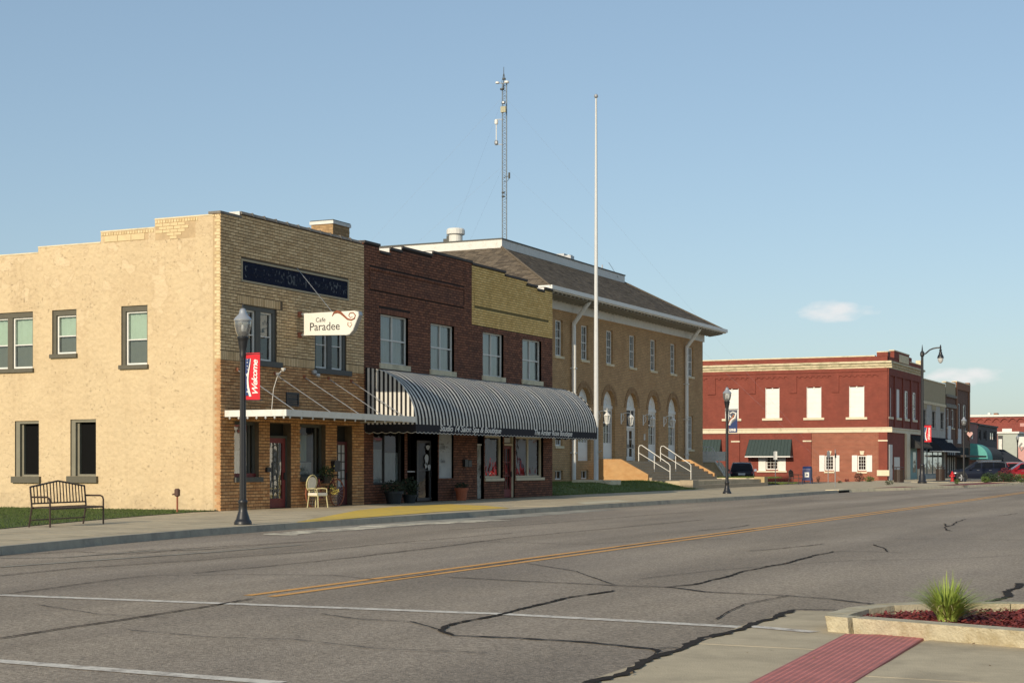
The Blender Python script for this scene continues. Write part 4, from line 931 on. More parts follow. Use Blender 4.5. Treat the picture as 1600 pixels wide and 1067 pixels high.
# old white door, boutique windows, red door
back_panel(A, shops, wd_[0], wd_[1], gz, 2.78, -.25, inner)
s = MB(); A.box(s, wd_[0] + .03, wd_[1] - .03, gz + .01, 2.35, -.2, -.12); od = s.build('old_door', M('peeling_door', (.44, .43, .38), .85, .15, 4, dirt=(.14, .13, .11), dscale=3, dlo=.46, dhi=.62), shops)
s = MB(); A.box(s, wd_[0] + .03, wd_[1] - .03, 2.36, 2.42, -.2, -.08); s.build('head', white_d, od); s = MB(); A.box(s, wd_[1] - .12, wd_[1] - .08, 1.0, 1.12, -.12, -.06); s.build('handle', black_m, od)
for q in (bo1, bo2):
    mu_ = (.5,) if q is bo1 else (.46,)
    window(A, shops, *q, .10, cream_p, .09, (.52,) if q is bo2 else (), (), glass_m, sill=cream_p, sill_over=.04, sill_h=.12, back=inner_w, backd=1.2, thin=.9)
door(A, shops, rd[0] + .08, rd[1] - .08, gz + .01, 2.36, .12, red_door, .12, .35, glass_d, (3, 3), leaf_name='red_shop_door')
s = MB(); A.box(s, rd[0], rd[0] + .08, gz, 2.78, -.2, -.06); A.box(s, rd[1] - .08, rd[1], gz, 2.78, -.2, -.06); A.box(s, rd[0] + .08, rd[1] - .08, 2.38, 2.46, -.2, -.06); s.build('door_casing', cream_p, shops)
s = MB(); A.box(s, rd[0] + .12, rd[1] - .12, 2.5, 2.72, -.2, -.15); s.build('transom_card', white_d, shops)
s = MB(); A.box(s, Y0, Y1, 2.79, 3.0, 0, .03); s.build('lintel', coping_dark, shops)
wb = thing('meter_box', 'pair of small black meter boxes on the brick pier between the shops', 'meter box', (-28.7, 57, 1.4))
s = MB(); A.box(s, A.u(722), A.u(727), 1.48, 1.78, 0, .14); A.box(s, A.u(728), A.u(733), 1.48, 1.74, 0, .13); s.build('box', black_m, wb)
# striped barrel awning over both shops
aw = thing('striped_awning', 'long barrel awning in black and white stripes with scalloped black valance', 'awning', (-28.7, 57, 3))
aY0, aY1, aZ0, aZ1, aX = 48.52, 65.45, 3.0, 5.03, -26.62
nst = 64; NA = 12; dw = (aY1 - aY0) / nst
def arc(k): t_ = math.pi / 2 * k / NA; return (-28.68 + (aX + 28.68) * math.sin(t_), aZ0 + (aZ1 - aZ0) * math.cos(t_))
s = MB()
for i in range(nst * 2):
    ya = aY0 + dw * (i // 2) + (dw * .47 if i % 2 else 0); yb2 = ya + dw * (.53 if i % 2 else .47); sag = lambda y: -.022 * (1 + .5 * math.sin(y * 1.7)) * (1 - math.cos(2 * math.pi * (y - aY0) / 1.35))
    for k in range(NA):
        (xa, za), (xb, zb) = arc(k), arc(k + 1); fa, fb = math.sin(math.pi * k / NA), math.sin(math.pi * (k + 1) / NA)
        s.quad((xa, ya, za + sag(ya) * fa), (xb, ya, zb + sag(ya) * fb), (xb, yb2, zb + sag(yb2) * fb), (xa, yb2, za + sag(yb2) * fa), i % 2)
s.build('canopy', [white_fab, black_fab], aw)
for yy, nm in ((aY0, 0), (aY1, 1)):
    s = MB(); ns_ = 23
    for i in range(ns_):
        xa = -28.68 + (aX + 28.68) * i / ns_; xb = -28.68 + (aX + 28.68) * (i + 1) / ns_
        zc = lambda x: aZ0 + (aZ1 - aZ0) * math.sqrt(max(0, 1 - ((x + 28.68) / (aX + 28.68)) ** 2))
        s.quad((xa, yy, aZ0), (xb, yy, aZ0), (xb, yy, zc(xb)), (xa, yy, zc(xa)), 1 - i % 2)
    s.build('end_panel', [white_fab, black_fab], aw)
def valance(name, P, Q, m, trim):
    P, Q = Vector(P), Vector(Q); k = int((Q - P).length / .30) * 6; s = MB(); t_ = MB()
    for i in range(k):
        a, b_ = P.lerp(Q, i / k), P.lerp(Q, (i + 1) / k); za = .32 - .045 * abs(math.sin(math.pi * i / 6)); zb = .32 - .045 * abs(math.sin(math.pi * (i + 1) / 6))
        za, zb = .27 + .05 * abs(math.sin(math.pi * i / 6)), .27 + .05 * abs(math.sin(math.pi * (i + 1) / 6))
        s.quad((a.x, a.y, a.z - za), (b_.x, b_.y, b_.z - zb), b_, a)
        nx = Vector((.004, -.004, 0)); t_.quad((a.x + .004, a.y - .004, a.z - za - .006), (b_.x + .004, b_.y - .004, b_.z - zb - .006), (b_.x + .004, b_.y - .004, b_.z - zb + .014), (a.x + .004, a.y - .004, a.z - za + .014))
    o = s.build(name, m, aw); t_.build('piping', trim, o); return o
v1 = valance('front_valance', (aX, aY0, aZ0), (aX, aY1, aZ0), navy_fab, white_fab); valance('side_valance', (-28.68, aY0, aZ0), (aX, aY0, aZ0), navy_fab, white_fab); valance('side_valance', (aX, aY1, aZ0), (-28.68, aY1, aZ0), navy_fab, white_fab)
ya = FX(687, 672, aX)[0]; yb2 = FX(783, 678, aX)[0]
def fit(body, u0, u1, z, size, m, par, pf, shear=.28, sp_=.95, off=0):
    o = text('lettering', body, size, m, par, lambda u, v, w_: (u, v, 0), shear, off, 1, 0, sp_); xs = [v.co.x for v in o.data.vertices]; r0 = ROOT[par]; x0, x1 = min(xs) + r0.x, max(xs) + r0.x
    for v in o.data.vertices:
        u, vv = v.co.x + r0.x, v.co.y + r0.y; v.co = Vector(pf(u0 + (u - x0) / (x1 - x0) * (u1 - u0), z + vv)) - r0
    return o
fit('Studio 14 Salon Spa & Boutique', ya, yb2, aZ0 - .205, .31, white_p, v1, lambda u, z: (aX + .008, u, z), off=.005)
fit('The Amber Rose Boutique', FX(835, 678, aX)[0], FX(894, 682, aX)[0], aZ0 - .205, .31, white_p, v1, lambda u, z: (aX + .008, u, z), off=.005)
s = MB(); s.box(-28.66, aX - .03, aY0 + .01, aY1 - .01, aZ0 - .01, aZ0); s.build('soffit', black_fab, aw) if False else None
for k in range(7):
    yy = aY0 + .05 + (aY1 - aY0 - .1) * k / 6; s = MB(); s.tube([(arc(j)[0] - .02, yy, arc(j)[1] - .03) for j in range(0, NA + 1, 2)], .018, 5); s.tube([(-28.66, yy, aZ0), (aX - .02, yy, aZ0)], .018, 5); s.build('frame_hoop', galv, aw)

# ================================================================== post office with hipped roof
B = Fac('x', -35.0); pY0, pY1 = 77.4, 105.8
po = thing('arched_civic_building', 'buff brick civic building with arched windows, bracketed eaves and hipped shingle roof', 'building', (-35, 91.8, .6))
cyc = [84.1, 87.98, 91.85, 95.72, 99.55]; aw2 = .97; spz, az = 5.05, 1.78
wins = [(c - .53, c + .53, 7.62, 9.64) for c in (80.4, 84.15, 88.05, 91.92, 95.7, 99.55, 103.2)]
lows = [(80.4 - .5, 80.4 + .5, 2.6, 4.9), (103.2 - .5, 103.2 + .5, 2.6, 4.9)]
bas = [(FX(867, 740, -35)[0], FX(880, 740, -35)[0], .72, 1.24), (FX(908, 740, -35)[0], FX(919.5, 740, -35)[0], .72, 1.24)]
arch = [(c - aw2, c + aw2, az, spz + aw2) for c in cyc]
s = MB(); B.wall(s, pY0, pY1, -.2, [(pY0, pY1, 10.9)], wins + lows + bas + arch, .32, 0)
for c in cyc:                                                   # brick above each arch
    n_ = 14
    for sg in (-1, 1):
        pts = [(c + sg * aw2 * math.cos(math.pi / 2 * k / n_), spz + aw2 * math.sin(math.pi / 2 * k / n_)) for k in range(n_ + 1)]
        for k in range(n_):
            (a, za), (b_, zb) = pts[k], pts[k + 1]; Q = [B.p(a, za), B.p(a, spz + aw2), B.p(b_, spz + aw2), B.p(b_, zb)] if sg > 0 else [B.p(b_, zb), B.p(b_, spz + aw2), B.p(a, spz + aw2), B.p(a, za)]
            s.quad(*(Q[::-1] if sg > 0 else Q)); s.quad(B.p(a, za), B.p(b_, zb), B.p(b_, zb, -.32), B.p(a, za, -.32))
s.build('front_wall', po_brick, po)
vm = M('arch_brick', (.29, .17, .08), .85, .2, 5, col2=(.38, .24, .115))
for c in cyc:
    s = MB(); n_ = 26
    for k in range(n_):
        t0, t1 = math.pi * k / n_ + .01, math.pi * (k + 1) / n_ - .01
        for r0, r1 in ((aw2 + .005, aw2 + .19), (aw2 + .20, aw2 + .36)):
            B.poly(s, [(c + r0 * math.cos(t0), spz + r0 * math.sin(t0)), (c + r1 * math.cos(t0), spz + r1 * math.sin(t0)), (c + r1 * math.cos(t1), spz + r1 * math.sin(t1)), (c + r0 * math.cos(t1), spz + r0 * math.sin(t1))], 0, .02 if r0 < 1.1 else .035, 0, R.random())
    o = s.build('arch_bricks', vm, po); o['kind'] = 'stuff'
# rear body under the roof
s = MB(); s.quad((-58, pY0, -.2), (-35, pY0, -.2), (-35, pY0, 10.9), (-58, pY0, 10.9)); s.quad((-35, pY1, -.2), (-58, pY1, -.2), (-58, pY1, 10.9), (-35, pY1, 10.9)); s.quad((-58, pY1, -.2), (-58, pY0, -.2), (-58, pY0, 10.9), (-58, pY1, 10.9)); s.build('rear_walls', po_brick, po)
s = MB(); s.quad((-56, pY0 + .5, 2.45), (-35.9, pY0 + .5, 2.45), (-35.9, pY1 - .5, 2.45), (-56, pY1 - .5, 2.45)); s.quad((-36.6, pY0, -.2), (-36.6, pY1, -.2), (-36.6, pY1, 10.8), (-36.6, pY0, 10.8)); s.build('interior', inner, po)
# frieze, soffit, brackets, gutter, roof
s = MB(); s.box(-35.0, -34.90, pY0 - .1, pY1 + .1, 10.18, 10.72); s.box(-58, -35.0, pY1, pY1 + .10, 10.18, 10.72); s.box(-58, -35.0, pY0 - .1, pY0, 10.18, 10.72)
s.build('frieze', white_d, po)
s = MB(); s.box(-34.90, -34.80, pY0 - .2, pY1 + .2, 10.72, 10.86); s.build('moulding', white_d, po)
ex, ea, eb = -33.72, 76.3, 106.95; ezz = 10.88
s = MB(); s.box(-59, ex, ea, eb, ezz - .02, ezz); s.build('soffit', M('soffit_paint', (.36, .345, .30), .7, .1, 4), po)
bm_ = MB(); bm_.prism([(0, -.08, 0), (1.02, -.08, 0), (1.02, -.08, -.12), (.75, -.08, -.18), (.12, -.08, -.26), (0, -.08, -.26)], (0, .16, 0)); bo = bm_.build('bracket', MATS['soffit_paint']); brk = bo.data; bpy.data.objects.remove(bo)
y = pY0 - .5
while y < pY1 + .9: inst(brk, 'bracket', (-34.79, y, ezz - .021), po); y += .58
s = MB(); s.box(ex, ex + .05, ea - .05, eb + .05, ezz - .06, ezz + .12); s.box(ex + .05, ex + .16, ea - .1, eb + .1, ezz + .0, ezz + .22); s.box(-58, ex, ea - .06, ea - .01, ezz - .06, ezz + .22); s.box(-58, ex, eb + .01, eb + .06, ezz - .06, ezz + .22)
s.build('gutter', white_p, po)
rr = 5.5; rz = 14.1; rx0 = -60
rf = MB(); e0 = ezz + .14
c00, c01 = (ex, ea, e0), (ex, eb, e0); d00, d01 = (ex - rr, ea + rr, rz), (ex - rr, eb - rr, rz); bk0, bk1 = (rx0, ea, e0), (rx0, eb, e0); t0, t1 = (rx0 + rr, ea + rr, rz), (rx0 + rr, eb - rr, rz)
rf.quad(c00, c01, d01, d00); rf.quad(bk0, c00, d00, t0); rf.quad(c01, bk1, t1, d01); rf.quad(bk1, bk0, t0, t1)
roof = rf.build('roof', shingle, po)
# shingle courses as thin butts on the two slopes that show
s = MB(); sl = math.hypot(rr, rz - e0); ncs = 30
for slope in (0, 1):
    for k in range(ncs):
        f0, f1 = k / ncs, (k + 1) / ncs; 
        if slope == 0: a0, a1 = ea + rr * f0, eb - rr * f0
        else: a0, a1 = rx0 + rr * f0, ex - rr * f0
        x = a0 - (k % 2) * .18
        while x < a1:
            xa, xb = max(x, a0), min(x + .36, a1 - .0); x += .37
            if xb - xa < .08: continue
            l = .016 + R.uniform(0, .008); tn = R.random()
            def pp(u, f, up):
                z = e0 + (rz - e0) * f
                return (ex - rr * f + up * .5, u, z + up) if slope == 0 else (u, ea + rr * f - up * .5, z + up)
            s.add([pp(xa, f0, l), pp(xb, f0, l), pp(xb, f1, .003), pp(xa, f1, .003), pp(xa, f0, 0), pp(xb, f0, 0)], [(0, 1, 2, 3), (4, 5, 1, 0)], 0, tn)
o = s.build('shingles', shingle, roof); o['kind'] = 'stuff'
for p0, p1 in ((c00, d00), (c01, d01)): s = MB(); s.tube([Vector(p0) + Vector((0, 0, .03)), Vector(p1) + Vector((0, 0, .03))], .07, 6); s.build('hip_cap', shingle, roof)
s = MB(); s.box(rx0 + rr, ex - rr + .02, ea + rr - .02, ea + rr + .25, rz - .1, rz + .48); s.box(ex - rr - .25, ex - rr + .02, ea + rr + .25, eb - rr, rz - .1, rz + .48); s.box(rx0 + rr, ex - rr - .25, eb - rr - .25, eb - rr, rz - .1, rz + .48)
rim = s.build('roof_curb', white_d, po)
s = MB(); s.box(rx0 + rr, ex - rr + .07, ea + rr - .07, ea + rr + .30, rz + .48, rz + .55); s.box(ex - rr - .3, ex - rr + .07, ea + rr + .3, eb - rr + .05, rz + .48, rz + .55); s.build('curb_cap', slate, rim)
s = MB(); s.quad((rx0 + rr, ea + rr, rz + .1), (ex - rr, ea + rr, rz + .1), (ex - rr, eb - rr, rz + .1), (rx0 + rr, eb - rr, rz + .1)); s.build('roof_deck', roof_m, po)
# upper windows, lower side windows, basement windows
for q in wins: window(B, po, *q, .12, white_p, .085, (), (.5,), glass_d, sill=concrete_new, sill_over=.10, sill_h=.14, munt=(3, 2), back=inner)
for q in lows: window(B, po, *q, .12, white_p, .085, (), (.5,), glass_d, sill=concrete_new, sill_over=.10, sill_h=.14, munt=(3, 2), back=inner)
for q in bas: window(B, po, *q, .14, white_d, .07, (.5,), (), glass_d, back=inner_w)
for i, c in enumerate(cyc):                                     # white timber infill of the arches
    s = MB(); n_ = 20
    B.poly(s, [(c + aw2 * math.cos(math.pi * k / n_), spz + aw2 * math.sin(math.pi * k / n_)) for k in range(n_ + 1)], -.34, -.24)
    fill = s.build('arch_window', white_p, po)
    s = MB()
    for rr_, wdt in ((.80, .07), (.46, .07), (.20, .05)):
        s.tube([B.p(c + rr_ * math.cos(math.pi * k / 14), spz + .02 + rr_ * math.sin(math.pi * k / 14), -.235) for k in range(15)], wdt * .55, 5)
    s.build('fan_relief', white_p, fill)
    s = MB(); B.box(s, c - aw2, c + aw2, spz - .12, spz + .06, -.34, -.17); s.build('transom', white_p, fill)
    if i == 2:
        s = MB(); B.box(s, c - aw2 + .05, c + aw2 - .05, 3.95, spz - .12, -.33, -.26); s.build('boarded_transom', M('dark_board', (.025, .026, .032), .6, .1, 4), fill)
        s = MB(); B.box(s, c - aw2, c - aw2 + .14, az, spz - .12, -.34, -.18); B.box(s, c + aw2 - .14, c + aw2, az, spz - .12, -.34, -.18); B.box(s, c - aw2 + .14, c + aw2 - .14, 3.8, 3.95, -.34, -.19); s.build('door_casing', white_p, fill)
        for a, b_ in ((c - aw2 + .15, c - .01), (c + .01, c + aw2 - .15)): door(B, po, a, b_, az + .02, 3.8, .26, white_p, .13, .26, glass_d, (1, 3), gridm=white_p, leaf_name='entrance_door')
    else:
        window(B, fill.parent, c - aw2 + .0, c + aw2 - .0, 2.72, spz - .12, .22, white_p, .14, (.25, .75), (.62,), glass_d, munt=(2, 2), back=inner, name='mullioned_window')
        s = MB(); B.box(s, c - aw2, c + aw2, az, 2.72, -.34, -.22); B.box(s, c - aw2 + .16, c + aw2 - .16, az + .16, 2.58, -.22, -.19); s.build('lower_panel', white_p, fill)
# downspouts
for yy, yg in ((82.15, 0), (101.85, 0)):
    s = MB(); s.tube([(-33.9, yy + .02, ezz - .02), (-33.95, yy + .02, ezz - .18), (-34.84, yy, 9.55), (-34.84, yy, 9.35), (-34.84, yy, .7)], .13, 8); o = s.build('downspout', white_p, po)
    q = MB()
    for z in (2.2, 4.6, 7.0): q.box(-35, -34.69, yy - .16, yy + .16, z, z + .06)
    q.build('pipe_strap', white_d, o)
# entrance steps with plywood cheeks and two rails
sy0, sy1 = 86.0, 98.5
s = MB(); s.box(-35, -33.45, sy0 + .1, sy1 - .1, -.1, 1.76); ld = s.build('landing', stone_step, po)
nr_ = 7
for k in range(nr_):
    z1 = 1.76 - (k + 1) * .166 + .0; x0 = -33.45 + k * .31; s = MB(); s.box(x0, x0 + .31, sy0 + .1, sy1 - .1, -.1, z1); s.box(x0, x0 + .34, sy0 + .1, sy1 - .1, z1, z1 + .035); s.build('step', stone_step, po)
for yy in (sy0, sy1):
    s = MB(); s.prism([(-35, yy - .1, -.1), (-31.75, yy - .1, -.1), (-31.75, yy - .1, .98), (-33.45, yy - .1, 1.88), (-35, yy - .1, 1.88)], (0, .2, 0)); s.build('plywood_cheek', plywood, po)
b = MB(); b.box(-33.4, -33.1, 93.98, 94.06, 2.6, 2.9)
for px, nm in ((1000.4, 'left'), (1034.4, 'right')):
    ry = FX(px, 720, -33.4)[0]; hr = thing('stair_handrail', '%s white tubular handrail on the steps of the arched civic building' % nm, 'handrail', (-32.5, ry, .6), 'handrails on the civic steps')
    x0, x1 = -33.5, -31.5; za, zb = 1.77, .62
    s = MB(); s.tube([(x0, ry, za), (x0, ry, za + .82), (x0 + .06, ry, za + .93), (x0 + .2, ry, za + .95), (x1 - .1, ry, zb + 1.0), (x1, ry, zb + .88), (x1, ry, zb)], .026, 7); s.build('rail_frame', white_p, hr)
    for f in (.5,): s = MB(); s.tube([(x0 + (x1 - x0) * f, ry, za + (zb - za) * f - .1), (x0 + (x1 - x0) * f, ry, za + .9 + (zb - za) * f)], .022, 6); s.build('post', white_p, hr)
    s = MB(); s.tube([(x0, ry, za + .5), (x1, ry, zb + .5)], .02, 6); s.build('mid_rail', white_p, hr)
# hanging wall lanterns
def lantern(loc, label):
    t = thing('wall_lantern', label, 'lantern', loc, 'white lanterns between the arches'); x, y, z = loc
    s = MB(); s.box(x, x + .04, y - .06, y + .06, z - .38, z + .28); s.tube([(x + .03, y, z + .20), (x + .25, y, z + .30), (x + .50, y, z + .30), (x + .62, y, z + .26)], .028, 6); s.tube([(x + .03, y, z - .28), (x + .16, y, z - .14), (x + .2, y, z + .05), (x + .14, y, z + .2)], .024, 6); s.build('bracket', white_p, t)
    cx_ = x + .63
    s = MB(); s.lathe([(.21, .06), (.22, .09), (.12, .19), (.07, .25), (.03, .28), (.015, .52), (.0, .54)], (cx_, y, z - .06), 6); s.build('roof', white_p, t)
    s = MB()
    for k in range(6):
        a = math.pi / 3 * k; s.tube([(cx_ + .11 * math.cos(a), y + .11 * math.sin(a), z - .42), (cx_ + .185 * math.cos(a), y + .185 * math.sin(a), z + .0)], .018, 4)
    s.lathe([(.03, -.08), (.08, -.02), (.125, .0), (.125, .04), (.10, .05)], (cx_, y, z - .45), 6); s.build('cage', white_p, t)
    s = MB(); s.lathe([(.09, 0), (.155, .42)], (cx_, y, z - .41), 6); s.build('glazing', lens_m, t)
    return t
for yy, lb in zip((86.05, 89.93, 93.8, 97.65), ('white wall lantern left of the second arch, beside the flagpole', 'white wall lantern between the second arch and the doorway arch', 'white wall lantern just right of the boarded doorway arch', 'white wall lantern farthest right, between the last two arches')):
    lantern((-35.0, yy, 4.42), lb)
npl = thing('wall_plaque', 'small pale plaque right of the doorway arch', 'plaque', (-35, 94, 3.2)); s = MB(); B.box(s, 93.9, 94.08, 3.1, 3.5, 0, .05); s.build('plate', white_d, npl)
# roof plant
def roof_item(px, py0, py1, Yd, wpx): X, z0 = FY(px, py1, Yd); return X, z0
vX, vZ = FY(712, 379, 84.5); vt = FY(712, 357, 84.5)[1]; hgt = vt - vZ
vn = thing('roof_vent', 'white mushroom shaped ventilator on the civic building roof', 'roof vent', (vX, 84.5, vZ - .3))
s = MB(); s.lathe([(.42, -.4), (.42, hgt * .55)], (vX, 84.5, vZ), 18); s.build('stack', white_d, vn)
s = MB(); s.lathe([(.44, hgt * .50), (.56, hgt * .56), (.56, hgt * .86), (.50, hgt * .96), (.30, hgt)], (vX, 84.5, vZ), 18); s.build('hood', white_d, vn)
s = MB(); s.box(vX - .8, vX - .55, 84.4, 84.6, vZ - .3, vZ + .25); s.box(vX - .55, vX - .42, 84.35, 84.65, vZ - .3, vZ + .42); s.build('side_box', slate, vn)
au = thing('air_conditioner', 'grey rooftop air unit behind the curb of the shingle roof', 'air unit', FY(877, 404, 96) and (FY(877, 404, 96)[0], 96, 14.2))
x, z = FY(868, 406, 96); s = MB(); s.box(x, x + .62, 96, 96.6, 14.1, FY(875, 396.5, 96)[1]); s.build('case', galv, au); s = MB(); s.lathe([(.25, 0), (.25, .2)], (x + .85, 96.3, FY(875, 399, 96)[1] - .2), 12); s.box(x + .6, x + 1.1, 96, 96.6, 14.1, FY(875, 400, 96)[1]); s.build('fan_case', galv, au)
wa = thing('whip_antenna', 'thin whip antenna and mast stub at the right end of the roof curb', 'antenna', (*FY(945, 425, 100)[:1], 100, 14.2))
x, z = FY(941, 424, 100); s = MB(); s.tube([(x, 100, z - .6), (x, 100, FY(941, 414, 100)[1])], .05, 6); s.build('mast', galv, wa); s = MB(); s.tube([(FY(966, 428, 100)[0], 100, z - .5), (FY(951, 410, 100)[0], 100, FY(951, 410, 100)[1])], .012, 4); s.build('whip', black_m, wa)
# lawn terrace, lower steps, flagpole
def zl(x, y):
    f = min(1, max(0, (-28.65 - x) / 2.6)); return .16 + (.44 * (f * f * (3 - 2 * f))) + .03 * math.sin(x * 2.1) * math.sin(y * .9)
def terrace(name, x0, x1, y0, y1, nb, zf, hb=.10):
    s = MB(); nx, ny = 14, max(8, int((y1 - y0) / .7)); vs_ = [(x0 + (x1 - x0) * i / nx, y0 + (y1 - y0) * j / ny) for i in range(nx + 1) for j in range(ny + 1)]
    s.add([(x, y, zf(x, y)) for x, y in vs_], [(i * (ny + 1) + j, (i + 1) * (ny + 1) + j, (i + 1) * (ny + 1) + j + 1, i * (ny + 1) + j + 1) for i in range(nx) for j in range(ny)], 0, .25)
    for _ in range(nb):
        x, y = R.uniform(x0, x1), R.uniform(y0, y1); z = zf(x, y); h = hb * R.uniform(.4, 1.2); a = R.uniform(0, 6.28); wd = hb * .3; lx, ly = R.gauss(0, .4) * h, R.gauss(0, .4) * h
        s.add(((x - wd * math.cos(a), y - wd * math.sin(a), z - .01), (x + wd * math.cos(a), y + wd * math.sin(a), z - .01), (x + lx, y + ly, z + h)), ((0, 1, 2),), 0, R.random())
    o = s.build(name, grass_l); o['kind'] = 'stuff'
terrace('lawn_grass', -35.05, -28.6, 65.25, 85.8, 24000, zl, .06)
terrace('lawn_grass', -36, -29.6, 101.6, 107.3, 6000, lambda x, y: .62, .11)
terrace('lawn_grass', -36, -30.2, 107.3, 114, 5000, lambda x, y: .16 + .02 * math.sin(y * 2), .11)
ls = MB(); ls.box(-29.45, -28.95, 86.6, 101.2, .1, .37); low = ls.build('path_steps', stone_step); struct(low)
s = MB(); s.box(-31.75, -29.45, 86.6, 101.2, .1, .60); s.build('path_landing', concrete, low)
s = MB(); s.box(-29.7, -28.9, 85.6, 86.6, .1, .66); s.build('cheek_block', stone_step, low); s = MB(); s.box(-29.9, -29.2, 101.2, 102.0, .1, .74); s.build('cheek_block', M('sandstone', (.46, .35, .18), .9, .12, 4), low)
s = MB(); s.box(-36, -29.9, 101.3, 101.55, .1, .66); s.build('path_edge', concrete_new, low)
fp = thing('flagpole', 'tall white flagpole with a ball finial standing on the civic lawn', 'flagpole', (-31.5, 77.3, .65))
s = MB(); nseg = 5; s.tube([(-31.5, 77.3, .6), (-31.5, 77.3, 4.0), (-31.5, 77.3, 11), (-31.5, 77.3, 21.0)], [.125, .12, .10, .05], 14); s.build('pole', M('pole_paint', (.62, .63, .62), .5, .06, 4), fp)
s = MB(); s.lathe([(.02, 0), (.09, .05), (.11, .12), (.09, .19), (.02, .24)], (-31.5, 77.3, 21.0), 12); s.build('ball_finial', galv, fp)
s = MB(); s.box(-32.6, -30.4, 76.6, 78.1, .4, .74); s.build('base_slab', concrete_new, fp)
s = MB(); s.tube([(-31.35, 77.25, 2.0), (-31.42, 77.25, 12), (-31.46, 77.25, 20.9)], .008, 4); s.tube([(-31.36, 77.3, 2.2), (-31.15, 77.2, 2.3)], .02, 5); s.build('halyard', steel_p, fp)
# ramp and rail by the far side of the civic building
rp = thing('access_ramp', 'grey concrete access ramp with white picket rail behind the civic building', 'ramp', (-37, 109, 0))
RY = 110.0; RF = Fac('y', RY); q = lambda x, y: FY(x, y, RY)
s = MB(); RF.poly(s, [q(1085, 752), q(1085, 722), q(1117, 722), q(1134, 747), q(1134, 752)], -1.6, 0); s.build('ramp_wall', concrete, rp)
s = MB(); RF.poly(s, [q(1085, 722), q(1085, 719.5), q(1118, 719.5), q(1136, 747), q(1134, 747), q(1117, 722)], -.05, .08); s.build('ramp_edge', white_d, rp)
s = MB()
for a, b_ in (((1085, 697.5), (1113, 698.5)), ((1113, 698.5), (1134, 741)), ((1085, 712), (1121, 712))): s.tube([RF.p(*q(*a), .05), RF.p(*q(*b_), .05)], .03, 5)
for x, y0, y1 in ((1105, 698, 720), (1113, 698.5, 720), (1123, 717, 730), (1097, 698, 720), (1089, 698, 720), (1131, 735, 744)): s.tube([RF.p(*q(x, y0), .05), RF.p(*q(x, y1), .05)], .025, 5)
s.build('rail', steel_p, rp)
s = MB(); a = q(1104, 720); 
RF.poly(s, [q(1085, 720), q(1128, 720), q(1128, 705), q(1085, 705)], -1.5, -1.45); s.build('white_door', white_d, rp)

# ================================================================== red corner building across the side street
T = Fac('y', 138.4); V = Fac('x', -28.85)
red = thing('red_corner_building', 'large red brick corner building with cream cornice, white boarded windows and green awnings', 'building', (-28.85, 138.4, .05))
tz = lambda x, y: T.z(x, y)
rt = 11.05; cz0, cz1 = 10.02, 10.62; bz0, bz1 = 4.38, 4.82
tu = T.u
bw = [(tu(1133), tu(1154)), (tu(1196), tu(1217.8)), (tu(1260.5), tu(1283.2)), (tu(1326.8), tu(1350.3))]
bops = [(a, b_, 5.72, 8.46) for a, b_ in bw]
sw = [(tu(1197), tu(1216), tz(1206, 733.5), tz(1206, 711)), (tu(1289), tu(1303), tz(1296, 734.5), tz(1296, 711.5)), (tu(1340), tu(1354), tz(1347, 735), tz(1347, 711.5))]
s = MB(); T.wall(s, -58, tu(1268), -.1, [(-58, tu(1268), rt)], [q for q in bops if q[1] < tu(1268)] + sw[:1], .2, 0)
T.wall(s, tu(1268), -28.85, bz0, [(tu(1268), -28.85, rt)], [q for q in bops if q[0] > tu(1270)] + [(tu(1260.5), tu(1283.2), 5.72, 8.46)], .2, 0) if False else None
ops_r = bops[2:]
s = MB(); T.wall(s, -58, -28.85, bz0, [(-58, -28.85, rt)], bops, .2, 0); T.wall(s, -58, tu(1268), -.1, [(-58, tu(1268), bz0)], sw[:1], .2, 0); T.wall(s, tu(1268), -28.85, -.1, [(tu(1268), -28.85, bz0)], sw[1:], .2, 1)
s.build('side_wall', [red_brick, red_brick2], red)
s = MB()
for a, b_ in ((1106, 1118), (1170, 1180.5), (1232.5, 1245), (1299.5, 1311), (1373, 1386.8)): T.box(s, tu(a), tu(b_), 7.95 if a < 1370 else bz1, 9.72, 0, .09)
T.box(s, -58, -28.85, 9.42, 9.72, 0, .075); T.box(s, -58, -28.85, 9.72, cz0, 0, .16)
for k in range(58): u = -57.8 + k * .5; T.box(s, u, u + .22, 9.30, 9.42, 0, .07)
for a, b_ in ((1143.5, 1156), (1255.5, 1268), (1373, 1386.8)): T.box(s, tu(a), tu(b_), .0, bz0, 0, .12)
s.build('pilasters', red_brick, red)
s = MB()
for a, b_ in ((1143, 1156.5), (1255, 1268.5), (1372.5, 1387.3)): T.box(s, tu(a), tu(b_), 3.58, 3.70, .0, .17)
T.box(s, tu(1371), -28.65, .55, 1.05, 0, .22); s.build('pilaster_caps', cream_p, red)
def cornice(f, u0, u1, par):
    s = MB(); f.box(s, u0, u1, cz0, cz0 + .2, 0, .14); f.box(s, u0, u1, cz0 + .2, cz0 + .42, 0, .26); f.box(s, u0, u1, cz0 + .42, cz1, 0, .42); s.build('cornice', cornice_m, par)
    s = MB(); f.box(s, u0, u1, bz0, bz1 - .1, 0, .10); f.box(s, u0, u1, bz1 - .1, bz1, 0, .17); s.build('belt_course', cream_p, par)
cornice(T, -58, -28.42, red)
s = MB(); T.box(s, -58, tu(1367), rt, rt + .10, -.4, .05); T.box(s, tu(1370), -28.78, rt + .34, rt + .42, -1.1, .05); s.build('coping', concrete_new, red)
s = MB(); T.box(s, tu(1370), -28.82, rt - .02, rt + .34, -1.05, .03); T.box(s, -58, -28.85, rt - 1, rt, -.4, -.003); s.build('parapet', red_brick, red)
